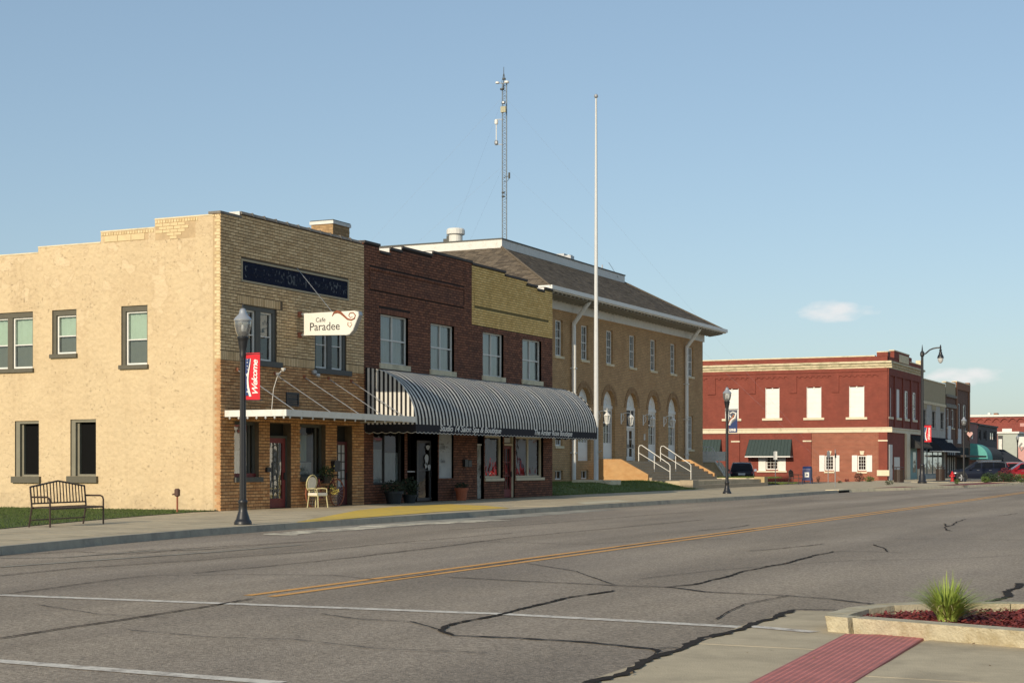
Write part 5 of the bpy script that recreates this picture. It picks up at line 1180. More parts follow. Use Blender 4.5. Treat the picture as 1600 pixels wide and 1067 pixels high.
for a, b_, c, e in bops:
    s = MB(); T.box(s, a, b_, c, e - .08, -.19, -.10); o = s.build('boarded_window', M('white_board', (.80, .79, .74), .7, .06, 1.5) if 'white_board' not in MATS else MATS['white_board'], red)
    for k in range(6): q = MB(); zk = c + (e - .08 - c) * k / 6; T.box(q, a + .06, b_ - .06, zk + .008, zk + (e - .08 - c) / 6 - .008, -.10, -.075 + R.uniform(-.006, .006)); q.build('board', MATS['white_board'], o)
    q = MB(); T.box(q, a - .28, b_ + .28, c - .2, c - .003, -.19, .12); q.build('sill', cream_p, o)
    q = MB(); T.box(q, a, a + .05, c, e, -.08, -.02); T.box(q, b_ - .05, b_, c, e, -.08, -.02); T.box(q, (a + b_) / 2 - .05, (a + b_) / 2 + .05, e - .14, e, -.08, -.02); q.build('frame', white_p, o)
for i, (a, b_, c, e) in enumerate(sw):
    o = window(T, red, a, b_, c, e, .06, white_p, .10, (), (), glass_d, back=inner, munt=(3, 4), name='shuttered_window')
    wsh = (b_ - a) * .62
    for u0, u1 in ((a - wsh, a - .02), (b_ + .02, b_ + wsh)):
        q = MB(); T.box(q, u0, u1, c - .1, e + .02, .0, .05)
        for z in range(10): zz = c + (e - c) * z / 10; T.box(q, u0 + .08, u1 - .08, zz, zz + (e - c) / 10 * .6, .05, .062)
        q.build('shutter', white_p, o)
    q = MB(); T.box(q, a - wsh - .12 if i == 0 else a - .06, b_ + wsh + .12 if i == 0 else b_ + .06, c - .24, c - .102, -.05, .15 if i == 0 else .10); q.build('sill', cream_p, o)
    if i: q = MB(); m_ = (a + b_) / 2; T.poly(q, [(m_ - .13, e + .06), (m_ + .13, e + .06), (m_ + .2, e + .40), (m_ - .2, e + .40)], 0, .06); q.build('keystone', cream_p, o)
def shed_awning(nm, f, u0, u1, zt, zb, dep, m, label, trim=white_p, grp=None, inset=.0):
    t = thing(nm, label, 'awning', f.p((u0 + u1) / 2, zb, 0), grp); s = MB(); d0 = .03
    n_ = max(3, int((u1 - u0) / .32))
    s.quad(f.p(u0, zb + .0, dep), f.p(u1, zb, dep), f.p(u1 - inset, zt, d0), f.p(u0 + inset, zt, d0)); s.build('slope', m, t)
    s = MB()
    for k in range(n_ + 1): u = u0 + (u1 - u0) * k / n_; ut = u0 + inset + (u1 - u0 - 2 * inset) * k / n_; s.tube([f.p(u, zb + .015, dep), f.p(ut, zt + .015, d0)], .018, 4)
    s.build('standing_seam', m, t)
    for u, ui in ((u0, u0 + inset), (u1, u1 - inset)): s = MB(); s.add([f.p(u, zb, dep), f.p(u, zb, d0), f.p(ui, zt, d0)], [(0, 1, 2)]); s.build('side_panel', m, t)
    s = MB(); f.box(s, u0 - .02, u1 + .02, zb - .10, zb, dep - .04, dep + .02); f.box(s, u0 - .02, u0 + .02, zb - .1, zb, .0, dep - .04); f.box(s, u1 - .02, u1 + .02, zb - .1, zb, .0, dep - .04); s.build('edge_trim', trim, t)
    return t
shed_awning('metal_awning', T, tu(1169), tu(1239), tz(1206, 686.5), tz(1206, 712.5), 1.0, green_metal, 'green ribbed metal awning over the shuttered window behind the sign post', inset=.12)
shed_awning('metal_awning', T, tu(1086), tu(1128.5), tz(1110, 686.5), tz(1110, 711), 1.0, green_metal, 'green ribbed metal awning half hidden by the arched civic building', inset=.1)
# its street front
vz = lambda x, y: V.z(x, y); vu = V.u; fY1 = vu(1439)
fw = [(vu(a), vu(b_), 5.75, 8.35) for a, b_ in ((1387.6, 1393.6), (1399.8, 1406.6), (1412.8, 1419), (1425, 1431.2))]
s = MB(); V.wall(s, 138.4, fY1, -.1, [(138.4, fY1, rt)], fw, .2, 0); s.build('front_wall', brown_brick if False else red_brick, red)
cornice(V, 138.4, fY1, red)
for i, (a, b_, c, e) in enumerate(fw):
    if i < 2: s = MB(); V.box(s, a, b_, c, e, -.19, -.08); o = s.build('boarded_window', MATS['white_board'], red)
    else: o = window(V, red, a, b_, c, e, .06, white_p, .16, (), (.4,), glass_d, back=inner, name='front_window')
    q = MB(); V.box(q, a - .2, b_ + .2, c - .2, c - .003, -.1, .12); q.build('sill', cream_p, o)
s = MB()
for a in (138.42, vu(1396.5), vu(1409.5), vu(1422), vu(1434)): V.box(s, a, a + .75, bz1, 9.4, 0, .10)
V.box(s, 138.4, fY1, 9.4, cz0, 0, .13); V.box(s, vu(1396.5), vu(1420), rt, rt + .62, -.4, .04); V.box(s, vu(1420), vu(1424), rt, rt + .45, -.4, .04); V.box(s, 138.9, fY1, rt - 1, rt, -.4, -.003)
s.build('front_pilasters', red_brick, red)
s = MB(); V.box(s, 138.4, fY1, rt, rt + .1, -.4, .06) if False else None; V.box(s, vu(1404), vu(1419), rt - .25, rt + .45, .041, .07); s.build('name_stone', concrete_new, red)
s = MB(); V.box(s, vu(1396.3), vu(1420.3), rt + .62, rt + .71, -.42, .06); s.build('coping', concrete_new, red); s = MB(); V.box(s, fY1 - .4, fY1, rt, rt + .5, -.42, .05); s.build('end_pier', concrete_new, red); s = MB(); V.box(s, vu(1420.4), fY1 - .4, rt, rt + .08, -.42, .06); s.build('coping', concrete_new, red)
s = MB(); V.box(s, 138.2, vu(1388.4), -.0, bz0, .02, .15) if False else None; s = MB(); V.box(s, vu(1413.6), vu(1419), .0, bz0, 0, .2); s.build('white_pilaster', cream_p, red)
s = MB(); V.box(s, vu(1388.5), vu(1393.5), .1, 3.3, 0, .06); o = s.build('side_door', white_d, red); q = MB(); V.box(q, vu(1393), vu(1393.3), 1.2, 1.5, .06, .1); q.build('handle', black_m, o)
s = MB(); V.box(s, vu(1396.5), vu(1405), .2, 2.2, .02, .06); 
o = s.build('white_notice_panels', white_d, red)
s = MB(); V.box(s, vu(1420), vu(1432), .1, 3.1, 0, .05); o = s.build('shopfront', M('teal_paint', (.16, .30, .30), .6, .12, 4), red); q = MB(); V.box(q, vu(1425.5), vu(1430), .8, 2.7, .05, .06); q.build('pane', MATS['dark_glass'], o); q = MB(); V.box(q, vu(1433), vu(1439), .1, 1.1, 0, .06); q.build('plinth', cream_p, o)
shell(red, -58, -29.3, 138.81, fY1, -.1, 10.3, red_brick, skip_front='x')
shed_awning('shop_awning', V, vu(1420.5), vu(1438.5), vz(1430, 680), vz(1432, 699), 1.1, grey_fab, 'small dark awning over the teal doorway of the red corner building', trim=grey_fab)

# ================================================================== shops further along
def strip_building(name, label, pa, pb, ztop, m, setback=0, z0=-.05, depth=14):
    y0, y1 = V.u(pa) + .005, V.u(pb); t = thing(name, label, 'building', (-28.85, y0, .1)); return t, y0, y1
bg_, y0, y1 = strip_building('beige_shop_building', 'beige rendered shop building with three tall dark upper windows', 1440, 1477.3, 0, None)
zt = vz(1458, 596.5); zm = vz(1458, 631)
o3 = [(vu(a), vu(b_), vz((a + b_) / 2, y2), vz((a + b_) / 2, y1_)) for a, b_, y1_, y2 in ((1441, 1447.5, 639.5, 667), (1456, 1462, 642.5, 668.5), (1469.3, 1475, 645, 670.5))]
zlo = o3[1][2]; zhi = o3[1][3]; o3 = [(a, b_, zlo, zhi) for a, b_, _, _ in o3]
shop = (y0 + .6, y1 - .5, .5, 3.2)
s = MB(); V.wall(s, y0, y1, -.1, [(y0, y1, zm)], o3 + [shop], .3, 0); V.wall(s, y0, y1, zm, [(y0, y1, zt)], (), .2, 1); s.build('front_wall', [pale_brick, beige_st], bg_)
s = MB(); V.box(s, y0, y1, zm - .12, zm + .14, 0, .09); V.box(s, y0, y1, zt, zt + .1, -.4, .06); s.build('trim_band', concrete_new, bg_)
s = MB()
for a, b_, c, e in o3: V.box(s, a - .1, b_ + .1, e + .12, e + .95, 0, .05)
s.build('beige_panel', beige_st, bg_)
for a, b_, c, e in o3: window(V, bg_, a, b_, c, e, .15, black_m, .10, (), (.5,), glass_d, back=inner, sill=pale_brick)
window(V, bg_, *shop, .1, M('teal_grey_frame', (.20, .25, .24), .6, .1, 4), .12, (.25, .5, .75), (), glass_m, back=M('display_backdrop', (.30, .32, .26), .9, .35, 2.5), backd=.5)
shell(bg_, -45, -29.2, y0, y1, -.1, zt - .6, beige_st)
s = MB(); s.box(-45, -28.855, y0, y0 + .2, zt - .7, zt); s.build('parapet', beige_st, bg_)
br_, a0, a1 = strip_building('narrow_brown_building', 'narrow brown brick building with cream top panel and paired windows', 1477.6, 1493, 0, None)
zt = vz(1485, 599); ow = [(vu(1479.5), vu(1483.5), vz(1481, 668), vz(1481, 638)), (vu(1487), vu(1491), vz(1489, 669.5), vz(1489, 640))]; ow = [(a, b_, ow[0][2], ow[0][3]) for a, b_, _, _ in ow]
s = MB(); V.wall(s, a0, a1, -.1, [(a0, a1, zt - 1.3)], ow, .2, 0); V.wall(s, a0, a1, zt - 1.3, [(a0, a1, zt)], (), .2, 1); s.build('front_wall', [brown_brick, beige_st], br_)
s = MB(); V.box(s, a0, a1, zt - 2.6, zt - 2.3, 0, .14); V.box(s, a0, a1, zt - 1.5, zt - 1.25, 0, .2); V.box(s, a0, a1, ow[0][3] + .15, ow[0][3] + .5, 0, .08); s.build('string_course', coping_m, br_)
s = MB(); V.box(s, a0, a1, zt, zt + .1, -.4, .05); s.build('coping', concrete_new, br_)
for q in ow: window(V, br_, *q, .1, white_d, .12, (), (.5,), glass_d, sill=concrete_new, back=blind_w)
s = MB(); V.box(s, a0 + 1, a1 - 3.4, 4.2, 5.6, 0, .1); s.build('blank_sign', M('pale_sign', (.55, .56, .56), .7, .05, 3), br_)
s = MB(); V.box(s, a0 + .6, a1 - .6, .1, 3.2, 0, .02); sf = s.build('shopfront', inner, br_)
for k in range(4): s = MB(); u = a0 + 1 + k * (a1 - a0 - 2) / 3; V.box(s, u, u + .14, .1, 3.2, .02, .1); s.build('shopfront_post', white_d, sf)
shell(br_, -45, -29.1, a0, a1, -.1, zt - .5, brown_brick)
bb, b0, b1 = strip_building('dark_brick_building', 'dark brown brick building with a corbelled top at the end of the block', 1493.3, 1514.5, 0, None)
zt = vz(1500, 598.5); ow = [(vu(1496), vu(1501), 0, 0), (vu(1505), vu(1510), 0, 0)]; za, zb = vz(1500, 672), vz(1500, 630.5); ow = [(a, b_, za, zb) for a, b_, _, _ in ow]
s = MB(); V.wall(s, b0, b1, -.1, [(b0, b1, zt)], ow, .2, 0); s.build('front_wall', brown_brick, bb)
s = MB(); V.box(s, b0, b1, zt - .75, zt, 0, .12); V.box(s, b0, b0 + .9, za - 1, zt - .75, 0, .1); V.box(s, b1 - .9, b1, za - 1, zt - .75, 0, .1); V.box(s, b1 - .6, b1, zt + .1, zt + .3, -.4, .1); s.build('corbel', M('orange_brown_brick', (.24, .11, .055), .85, .2, 4), bb)
s = MB(); V.box(s, b0, b1, zt, zt + .1, -.45, .14); s.build('coping', concrete_new, bb)
for q in ow: window(V, bb, *q, .1, MATS['pale_sign'], .14, (), (), glass_d, sill=concrete_new, blinds=[(blind_w, .02, .98, .03, .97)], back=inner)
s = MB(); V.box(s, b0 + .6, b1 - .6, .1, 3.4, 0, .02); V.box(s, b0 + 1, b0 + 3, 3.8, 5.4, 0, .1, 1); s.build('shopfront', [inner, MATS['pale_sign']], bb)
shell(bb, -45, -29.1, b0, b1, -.1, zt - .5, brown_brick)
Yl = vu(1452.5); Xf, Zf = FY(1474, 704, Yl); Yr = FX(1500, 704, Xf)[0]
shed_awning('shop_awning', V, Yl, Yr, vz(1453, 683), Zf, Xf + 28.85, M('blue_black_canvas', (.022, .028, .040), .85, .15, 3), 'wide blue black shop awning with a white edge in front of the beige building', trim=white_p)
# the block after the cross street
def Yv(px): return V.u(px)
pk_, p0, p1 = strip_building('pink_brick_building', 'low dusty pink brick building beside the teal awning', 1515.2, 1527.5, 0, None)
zt = vz(1521, 662); q = (vu(1518), vu(1522), vz(1520, 685.5), vz(1520, 674.5))
s = MB(); V.wall(s, p0, p1, -.1, [(p0, p1, zt)], [q], .2); s.build('front_wall', pink_brick, pk_); window(V, pk_, *q, .1, white_d, .2, (), (), glass_d, blinds=[(blind_w, .02, .98, .03, .97)], back=inner)
s = MB(); V.box(s, p0, p1, zt, zt + .15, -.4, .08); s.build('coping', coping_dark, pk_); shell(pk_, -45, -29.1, p0, p1, -.1, zt - .3, pink_brick)
s = MB(); s.quad((-45, p0, -.1), (-28.85, p0, -.1), (-28.85, p0, zt), (-45, p0, zt)); s.build('side_wall', pink_brick, pk_)
dk, d0_, d1_ = strip_building('black_fronted_building', 'low black fronted building with tall grey windows behind the charcoal awning', 1527.8, 1558, 0, None)
zt = vz(1543, 666.5); dq = [(vu(1529), vu(1533)), (vu(1536.5), vu(1541.5)), (vu(1547), vu(1555.5))]; dq = [(a, b_, vz(1540, 688), vz(1540, 672.5)) for a, b_ in dq]
s = MB(); V.wall(s, d0_, d1_, -.1, [(d0_, d1_, zt)], dq, .2); s.build('front_wall', M('charcoal_wall', (.06, .058, .06), .8, .2, 3), dk)
for q in dq: window(V, dk, *q, .1, MATS['charcoal_wall'], .2, (.5,), (), glass_d, blinds=[(blind_w, .02, .98, .03, .97)])
s = MB(); V.box(s, d0_, d1_, zt, zt + .2, -.4, .15); s.build('coping', coping_dark, dk); shell(dk, -45, -29.1, d0_, d1_, -.1, zt - .3, MATS['charcoal_wall'])
gs = thing('grey_shed', 'pale grey green metal sided building beyond the black fronted one', 'building', (-28, 232, 0)); GY = 232.0; GF = Fac('y', GY); q = lambda x, y: FY(x, y, GY)
a, b_ = q(1559, 690), q(1590.5, 690); zt = q(1570, 677)[1]
s = MB(); s.box(a[0], b_[0], GY, GY + 14, -.1, zt); s.build('walls', M('grey_green_siding', (.40, .43, .38), .7, .08, 2), gs)
s = MB(); GF.box(s, a[0] - .2, b_[0] + .2, zt, zt + .25, -14, .25); s.build('roof_edge', white_d, gs); s = MB(); GF.box(s, a[0] + .05, a[0] + .7, 1, zt - .3, 0, .06, 0); GF.box(s, a[0] + .12, a[0] + .6, zt - 3, zt - .8, .06, .08, 1); s.build('door_strip', [black_m, white_d], gs)
pm = thing('painted_wall', 'pink and white painted wall panel at the far right edge of the street', 'wall', (-24, 226, 0)); GF2 = Fac('y', 226.0); a, b_ = FY(1590, 690, 226), FY(1640, 690, 226)
s = MB(); GF2.box(s, a[0], b_[0], -.1, FY(1595, 698, 226)[1], -.5, 0, 0); GF2.box(s, a[0], b_[0], FY(1595, 698, 226)[1], FY(1595, 682, 226)[1], -.5, 0, 1); s.build('panel', [M('pink_paint', (.55, .30, .27), .8, .2, .5, dirt=(.40, .12, .10), dscale=.7), white_d], pm)
s = MB(); s.tube([GF2.p(*FY(1597, 692, 226), .02), GF2.p(*FY(1593, 697, 226), .02), GF2.p(*FY(1596, 704, 226), .02), GF2.p(*FY(1600, 698, 226), .02)], .12, 5); s.build('swirl', MATS['grey_ink'], pm)
fr_ = thing('far_red_building', 'long far red brick building with a white coping and scalloped brick arcade', 'building', (-20, 262, 0)); Q = Fac('y', 262.0); q = lambda x, y: FY(x, y, 262.0)
zt = q(1560, 651)[1]; x0, x1 = -44, q(1680, 690)[0]
s = MB(); Q.box(s, x0, x1, -.1, zt, -18, 0, back=True); s.build('walls', far_red, fr_)
s = MB(); Q.box(s, x0, x1, zt, zt + .35, -18, .25); s.build('coping', white_d, fr_)
s = MB(); u = x0
while u < x1 - 1:
    n_ = 8; r = .62; pts = [(u, zt - .25), (u, zt - .75)] + [(u + .62 - .5 * math.cos(math.pi * k / n_), zt - .75 - .0 + .42 * math.sin(math.pi * k / n_)) for k in range(n_ + 1)] + [(u + 1.24, zt - .75), (u + 1.24, zt - .25)]
    Q.poly(s, pts, 0, .28); u += 1.25
Q.box(s, x0, x1, zt - 2.55, zt - 2.4, 0, .1); s.build('arcade', far_red, fr_)
a = q(1566, 678.5); b_ = q(1581, 669.5); s = MB(); Q.box(s, a[0], b_[0], a[1], b_[1], 0, .08); s.build('boarded_window', MATS['white_board'], fr_)
a = q(1594, 664); s = MB(); Q.box(s, a[0], x1, a[1] - .3, a[1] + .3, 0, .15); Q.box(s, a[0], a[0] + .8, 0, zt - 1.6, 0, .2, 1); s.build('side_pilaster', [MATS['pink_paint'], far_red], fr_)
a = q(1544, 651); s = MB(); Q.box(s, q(1549, 650)[0], q(1555, 650)[0], zt + .3, q(1552, 644.5)[1], -4, -2.5); c = s.build('chimney', MATS['orange_brown_brick'], fr_); s = MB(); Q.box(s, q(1539, 650)[0], q(1543, 650)[0], zt + .3, q(1541, 644)[1], -4, -3, 0); Q.box(s, q(1576, 650)[0], q(1581, 650)[0], zt + .3, q(1578, 648.5)[1], -4, -3, 0); s.build('roof_box', white_d, fr_)
# barrel awnings of that block
def barrel(nm, label, y0, y1, dep, z0, z1, m, m_end=None, x=-28.84):
    t = thing(nm, label, 'awning', (x, (y0 + y1) / 2, z0)); s = MB(); n_ = 10; P = [(x + dep * math.sin(math.pi / 2 * k / n_), z0 + (z1 - z0) * math.cos(math.pi / 2 * k / n_)) for k in range(n_ + 1)]
    for (xa, za), (xb, zb) in zip(P, P[1:]): s.quad((xa, y0, za), (xb, y0, zb), (xb, y1, zb), (xa, y1, za))
    s.build('canopy', m, t)
    s = MB(); s.add([(x, y0, z0)] + [(a, y0, b_) for a, b_ in P], [tuple(range(len(P) + 1))]); s.add([(x, y1, z0)] + [(a, y1, b_) for a, b_ in P], [tuple(range(len(P) + 1))]); s.build('end_panel', m_end or m, t)
    s = MB(); s.box(x + dep - .02, x + dep + .02, y0, y1, z0 - .3, z0); s.box(x, x + dep - .02, y0 - .02, y0 + .02, z0 - .3, z0); s.build('valance', m, t)
yt = vu(1515.5); zz0, zz1 = FY(1535, 714, yt)[1], FY(1520, 692.5, yt)[1]; dp = FY(1543, 710, yt)[0] + 28.84
barrel('teal_awning', 'bright teal rounded shop awning', yt, vu(1523.5), dp, zz0, zz1, teal)
barrel('charcoal_awning', 'charcoal rounded shop awning next to the teal one', vu(1524), vu(1541), dp - .05, zz0 + .05, zz1 - .15, grey_fab)
shed_awning('shop_awning', V, vu(1541.5), vu(1568), zz1 - .5, zz0 - .6, dp + .7, MATS['blue_black_canvas'], 'long sloping dark awning running on from the charcoal rounded one', trim=grey_fab)
fc = thing('flat_canopy', 'thin dark flat canopy just left of the teal awning', 'canopy', (-28, 170, 3)); a = FX(1508, 712, -26.5); s = MB(); s.box(-28.84, -26.9, a[0] + 3, vu(1513.5), a[1] - .1, a[1] + .1); s.build('deck', coping_dark, fc)
s = MB(); s.box(-28.84, -28.4, a[0] + 1, a[0] + 4, a[1] + .7, a[1] + 1.7); s.build('white_sign', white_d, fc)

# ================================================================== lattice radio mast behind the civic building
mx_, my_ = -56.1, 117.4
mast = thing('radio_mast', 'tall guyed lattice radio mast with antennas behind the civic building roof', 'mast', (mx_, my_, 0))
dM = -mx_ * ST + my_ * CT; zpx = lambda y: H + (HY - y) * dM / FOC
ztop = zpx(131); legs = [(mx_ + .24 * math.cos(a), my_ + .24 * math.sin(a)) for a in (.45, .45 + 2.094, .45 + 4.189)]
mast_m = M('mast_steel', (.20, .235, .26), .6, .1, 4)
for lx, ly in legs: s = MB(); s.tube([(lx, ly, 0), (lx, ly, ztop)], .045, 5); s.build('leg', mast_m, mast)
s = MB(); z = 8.0
while z < ztop - .4:
    for i in range(3):
        a, b_ = legs[i], legs[(i + 1) % 3]; s.tube([(*a, z), (*b_, z + .22)], .016, 3, cap=False); s.tube([(*b_, z + .22), (*a, z + .44)], .016, 3, cap=False)
    z += .44
s.build('bracing', mast_m, mast)
s = MB(); s.tube([(mx_, my_, ztop - .5), (mx_, my_, zpx(105))], [.05, .02], 5); s.tube([(mx_ - .22, my_, ztop), (mx_, my_, ztop + .9)], .02, 4); s.tube([(mx_ + .22, my_, ztop), (mx_, my_, ztop + .9)], .02, 4); s.build('spire', slate, mast)
rv = lambda dx: (mx_ + dx * CT, my_ + dx * ST)                  # offset sideways as seen from the street
def dish(dx, y, r, m): x, yy = rv(dx); s = MB(); z = zpx(y); s.lathe([(r * .3, -r * .5), (r, -r * .4), (r, r * .4), (r * .4, r * .55)], (x, yy - .3, z), 12); s.tube([(mx_, my_, z), (x, yy - .25, z)], .03, 4); s.build('antenna', m, mast)
for dx, y, r, m_ in ((.37, 130, .20, white_p), (-.40, 131, .16, white_p), (.15, 125, .14, slate), (-.02, 141, .16, slate), (.10, 162, .17, galv)): dish(dx, y, r, m_)
x, yy = rv(.18); s = MB(); z0, z1 = zpx(177.5), zpx(168.5); s.box(x - .26, x + .2, yy - .5, yy - .3, z0, z1); s.build('panel_antenna', M('tan_panel', (.42, .40, .28), .7, .08, 4), mast)
x, yy = rv(-.62); s = MB(); s.lathe([(.13, 0), (.15, .1), (.15, .34), (.1, .4)], (x, yy, zpx(194.5)), 10); s.tube([(x, yy, zpx(226)), (x, yy, zpx(194))], .04, 5); s.lathe([(.1, 0), (.17, .1), (.17, .3), (.1, .4)], (x, yy, zpx(227)), 8, 1); s.tube([(x, yy, zpx(226)), (mx_, my_, zpx(226))], .03, 4); s.tube([(x, yy, zpx(187)), (mx_, my_, zpx(187))], .03, 4); s.build('side_antenna', [white_p, galv], mast)
x, yy = rv(.45); s = MB(); s.tube([(x, yy, zpx(279)), (x, yy, zpx(270))], .09, 6); s.tube([(mx_, my_, zpx(278)), (x, yy, zpx(275))], .025, 4); s.tube([(x, yy, zpx(279)), (x - .15, yy, zpx(283)), (mx_, my_, zpx(285))], .02, 4); s.build('whip_mount', slate, mast)
dish(.08, 302, .13, slate); dish(.08, 308, .13, slate)
for dx, dy in ((-30, -8), (26, 10), (4, -30)):
    s = MB(); s.tube([(mx_, my_, zpx(150)), (mx_ + dx, my_ + dy, 0.0)], .004, 3, cap=False); s.tube([(mx_, my_, zpx(258)), (mx_ + dx, my_ + dy, 0.0)], .004, 3, cap=False); s.build('guy_wire', galv, mast)

# ================================================================== street furniture
def acorn_lamp(loc, label, arms=True, arm_z=(3.12, 4.22)):
    t = thing('street_lamp', label, 'street lamp', loc, 'acorn street lamps along the far pavement'); x, y, z = loc
    s = MB(); s.lathe([(.215, 0), (.215, .05), (.19, .10), (.175, .11), (.165, .14), (.115, .30), (.105, .33), (.10, .50), (.115, .52), (.115, .56), (.085, .60)], loc, 16, flute=.0); s.build('base', black_m, t, smooth=True)
    s = MB(); s.lathe([(.083, .58), (.068, 3.9), (.075, 3.92), (.075, 3.98), (.07, 4.0)], loc, 20, flute=.07); s.build('pole', black_m, t)
    s = MB(); s.lathe([(.072, 3.98), (.085, 4.05), (.075, 4.10), (.095, 4.24), (.12, 4.36), (.125, 4.42), (.14, 4.44), (.14, 4.48), (.12, 4.50)], loc, 16); s.build('capital', black_m, t, smooth=True)
    s = MB(); s.lathe([(.115, 4.50), (.165, 4.60), (.195, 4.74), (.20, 4.84), (.195, 4.88)], loc, 20); s.build('globe', globe_m, t, smooth=True)
    s = MB(); s.lathe([(.05, 4.50), (.09, 4.53), (.10, 4.60), (.06, 4.62)], loc, 10); s.lathe([(.035, 4.62), (.05, 4.68), (.035, 4.78)], loc, 8, 1); s.build('lamp_core', [black_m, lens_m], t)
    s = MB(); s.lathe([(.215, 4.87), (.218, 4.90), (.20, 4.925), (.175, 4.96), (.11, 5.02), (.085, 5.07), (.08, 5.12), (.055, 5.16), (.02, 5.18)], loc, 20); s.build('cap', M('lamp_cap', (.42, .44, .46), .25, .06, 5, metal=.4) if 'lamp_cap' not in MATS else MATS['lamp_cap'], t, smooth=True)
    s = MB(); s.lathe([(.012, 5.17), (.022, 5.2), (.008, 5.24), (.006, 5.30)], loc, 8); s.build('finial', black_m, t)
    if arms:
        s = MB()
        for az in arm_z: s.tube([(x + .06, y, z + az - .15), (x + .56, y, z + az - .15)], .014, 6)
        s.build('banner_arm', black_m, t)
    return t
def star(c, r):
    return [(c[0] + (r if k % 2 == 0 else r * .42) * math.sin(math.pi * k / 5), c[1] + (r if k % 2 == 0 else r * .42) * math.cos(math.pi * k / 5)) for k in range(10)]
def banner_welcome(x, y, z0, wd, ht, label):
    f = Fac('y', y); t = thing('banner', label, 'banner', (x, y, z0)); s = MB(); n_ = 10
    cv = lambda u: .012 * math.sin(u * 9)
    for i in range(n_): ua, ub = x + wd * i / n_, x + wd * (i + 1) / n_; s.quad(f.p(ua, z0, cv(ua)), f.p(ub, z0, cv(ub)), f.p(ub, z0 + ht, cv(ub)), f.p(ua, z0 + ht, cv(ua)))
    s.build('cloth', banner_red, t)
    k = 14; e = lambda v: x + wd * (.24 + .16 * math.sin(v * 5.2 + 2.6) * (1 - .3 * v)); D = .016
    s = MB()
    for i in range(k): v0, v1 = .10 + .78 * i / k, .10 + .78 * (i + 1) / k; s.quad(f.p(x, z0 + ht * v0, D), f.p(e(v0), z0 + ht * v0, D), f.p(e(v1), z0 + ht * v1, D), f.p(x, z0 + ht * v1, D))
    s.build('navy_stripe', banner_blue, t)
    s = MB()
    for i in range(k): v0, v1 = .08 + .80 * i / k, .08 + .80 * (i + 1) / k; w0 = wd * (.16 - .12 * (i / k)); w1_ = wd * (.16 - .12 * ((i + 1) / k)); s.quad(f.p(e(v0), z0 + ht * v0, D + .001), f.p(e(v0) + w0, z0 + ht * v0, D + .001), f.p(e(v1) + w1_, z0 + ht * v1, D + .001), f.p(e(v1), z0 + ht * v1, D + .001))
    s.build('white_wave', white_p, t)
    s = MB()
    for v, r in ((.86, .018), (.80, .022), (.72, .02), (.65, .018), (.54, .05), (.42, .022), (.34, .018), (.27, .02), (.18, .03)):
        u = x + wd * .13; P = star((u, z0 + ht * v), r); s.add([f.p(a, b_, D + .002) for a, b_ in P], [tuple(range(10))])
    s.build('stars', white_p, t)
    o = text('welcome_lettering', 'Welcome', .30, white_p, t, lambda u, v, w_: (u, v, 0), .35, .006, 1, 0, .88); xs = [v.co.x for v in o.data.vertices]; ys = [v.co.y for v in o.data.vertices]; m0, m1, n0, n1 = min(xs), max(xs), min(ys), max(ys)
    for v in o.data.vertices:
        a = (v.co.x - m0) / (m1 - m0); b_ = (v.co.y - n0) / (n1 - n0); v.co = Vector(f.p(x + wd * (.88 - .40 * b_) - .02 * math.sin(a * 3), z0 + ht * (.14 + .72 * a), D + .003)) - ROOT[t]
    return t
L1 = GR(379.5, 819, .15); acorn_lamp((*L1, .15), 'nearest black acorn street lamp, with the red welcome banner'); 
banner_welcome(L1[0] + .085, L1[1], 3.12, .41, 1.13, 'red welcome banner with navy star stripe on the nearest street lamp')
L2 = GR(1136, 771, .15); acorn_lamp((*L2, .15), 'black acorn street lamp in front of the civic building, with the navy banner', arm_z=(3.05, 4.25))
x, y = L2[0] + .09, L2[1]; f = Fac('y', y); t = thing('banner', 'navy banner with white and orange emblem on the middle acorn lamp', 'banner', (x, y, 3.1)); W_, Hh, z0 = .43, 1.1, 3.12
s = MB(); s.quad(f.p(x, z0), f.p(x + W_, z0), f.p(x + W_, z0 + Hh), f.p(x, z0 + Hh)); s.build('cloth', M('slate_banner', (.085, .095, .13), .8, .06, 3), t)
s = MB(); s.add([f.p(x, z0, .004), f.p(x + W_, z0, .004), f.p(x + W_, z0 + Hh * .60, .004), f.p(x, z0 + Hh * .30, .004)], [(0, 1, 2, 3)]); s.build('blue_field', banner_blue, t)
s = MB(); s.tube([f.p(x + .03, z0 + .36, .01), f.p(x + .15, z0 + .62, .01), f.p(x + .30, z0 + .70, .01), f.p(x + .38, z0 + .95, .01)], [.05, .06, .05, .03], 5); s.tube([f.p(x + .06, z0 + .92, .01), f.p(x + .2, z0 + 1.0, .01), f.p(x + .36, z0 + .93, .01)], .03, 5); s.tube([f.p(x + .04, z0 + .84, .01), f.p(x + .12, z0 + .72, .01)], .03, 4); s.build('white_swoosh', white_p, t)
s = MB(); s.tube([f.p(x + .05, z0 + .55, .03), f.p(x + .2, z0 + .72, .03), f.p(x + .26, z0 + .86, .03)], .028, 5); s.build('orange_swoosh', M('orange_print', (.55, .19, .06), .8, .05, 3), t)
fit('SUMNER', x + .03, x + W_ - .06, z0 + .07, .17, white_p, t, lambda u, z: f.p(u, z, .012), shear=0, off=.008)
L4 = GR(1506, 753, .15); acorn_lamp((*L4, .15), 'black acorn street lamp in front of the dark brown end building', arm_z=(2.9, 4.0))
x, y = L4[0] + .1, L4[1]; f = Fac('y', y); t = thing('banner', 'small pale pink heart shaped banner on the far acorn lamp', 'banner', (x, y, 3.2)); c = (x + .36, 3.95); s = MB()
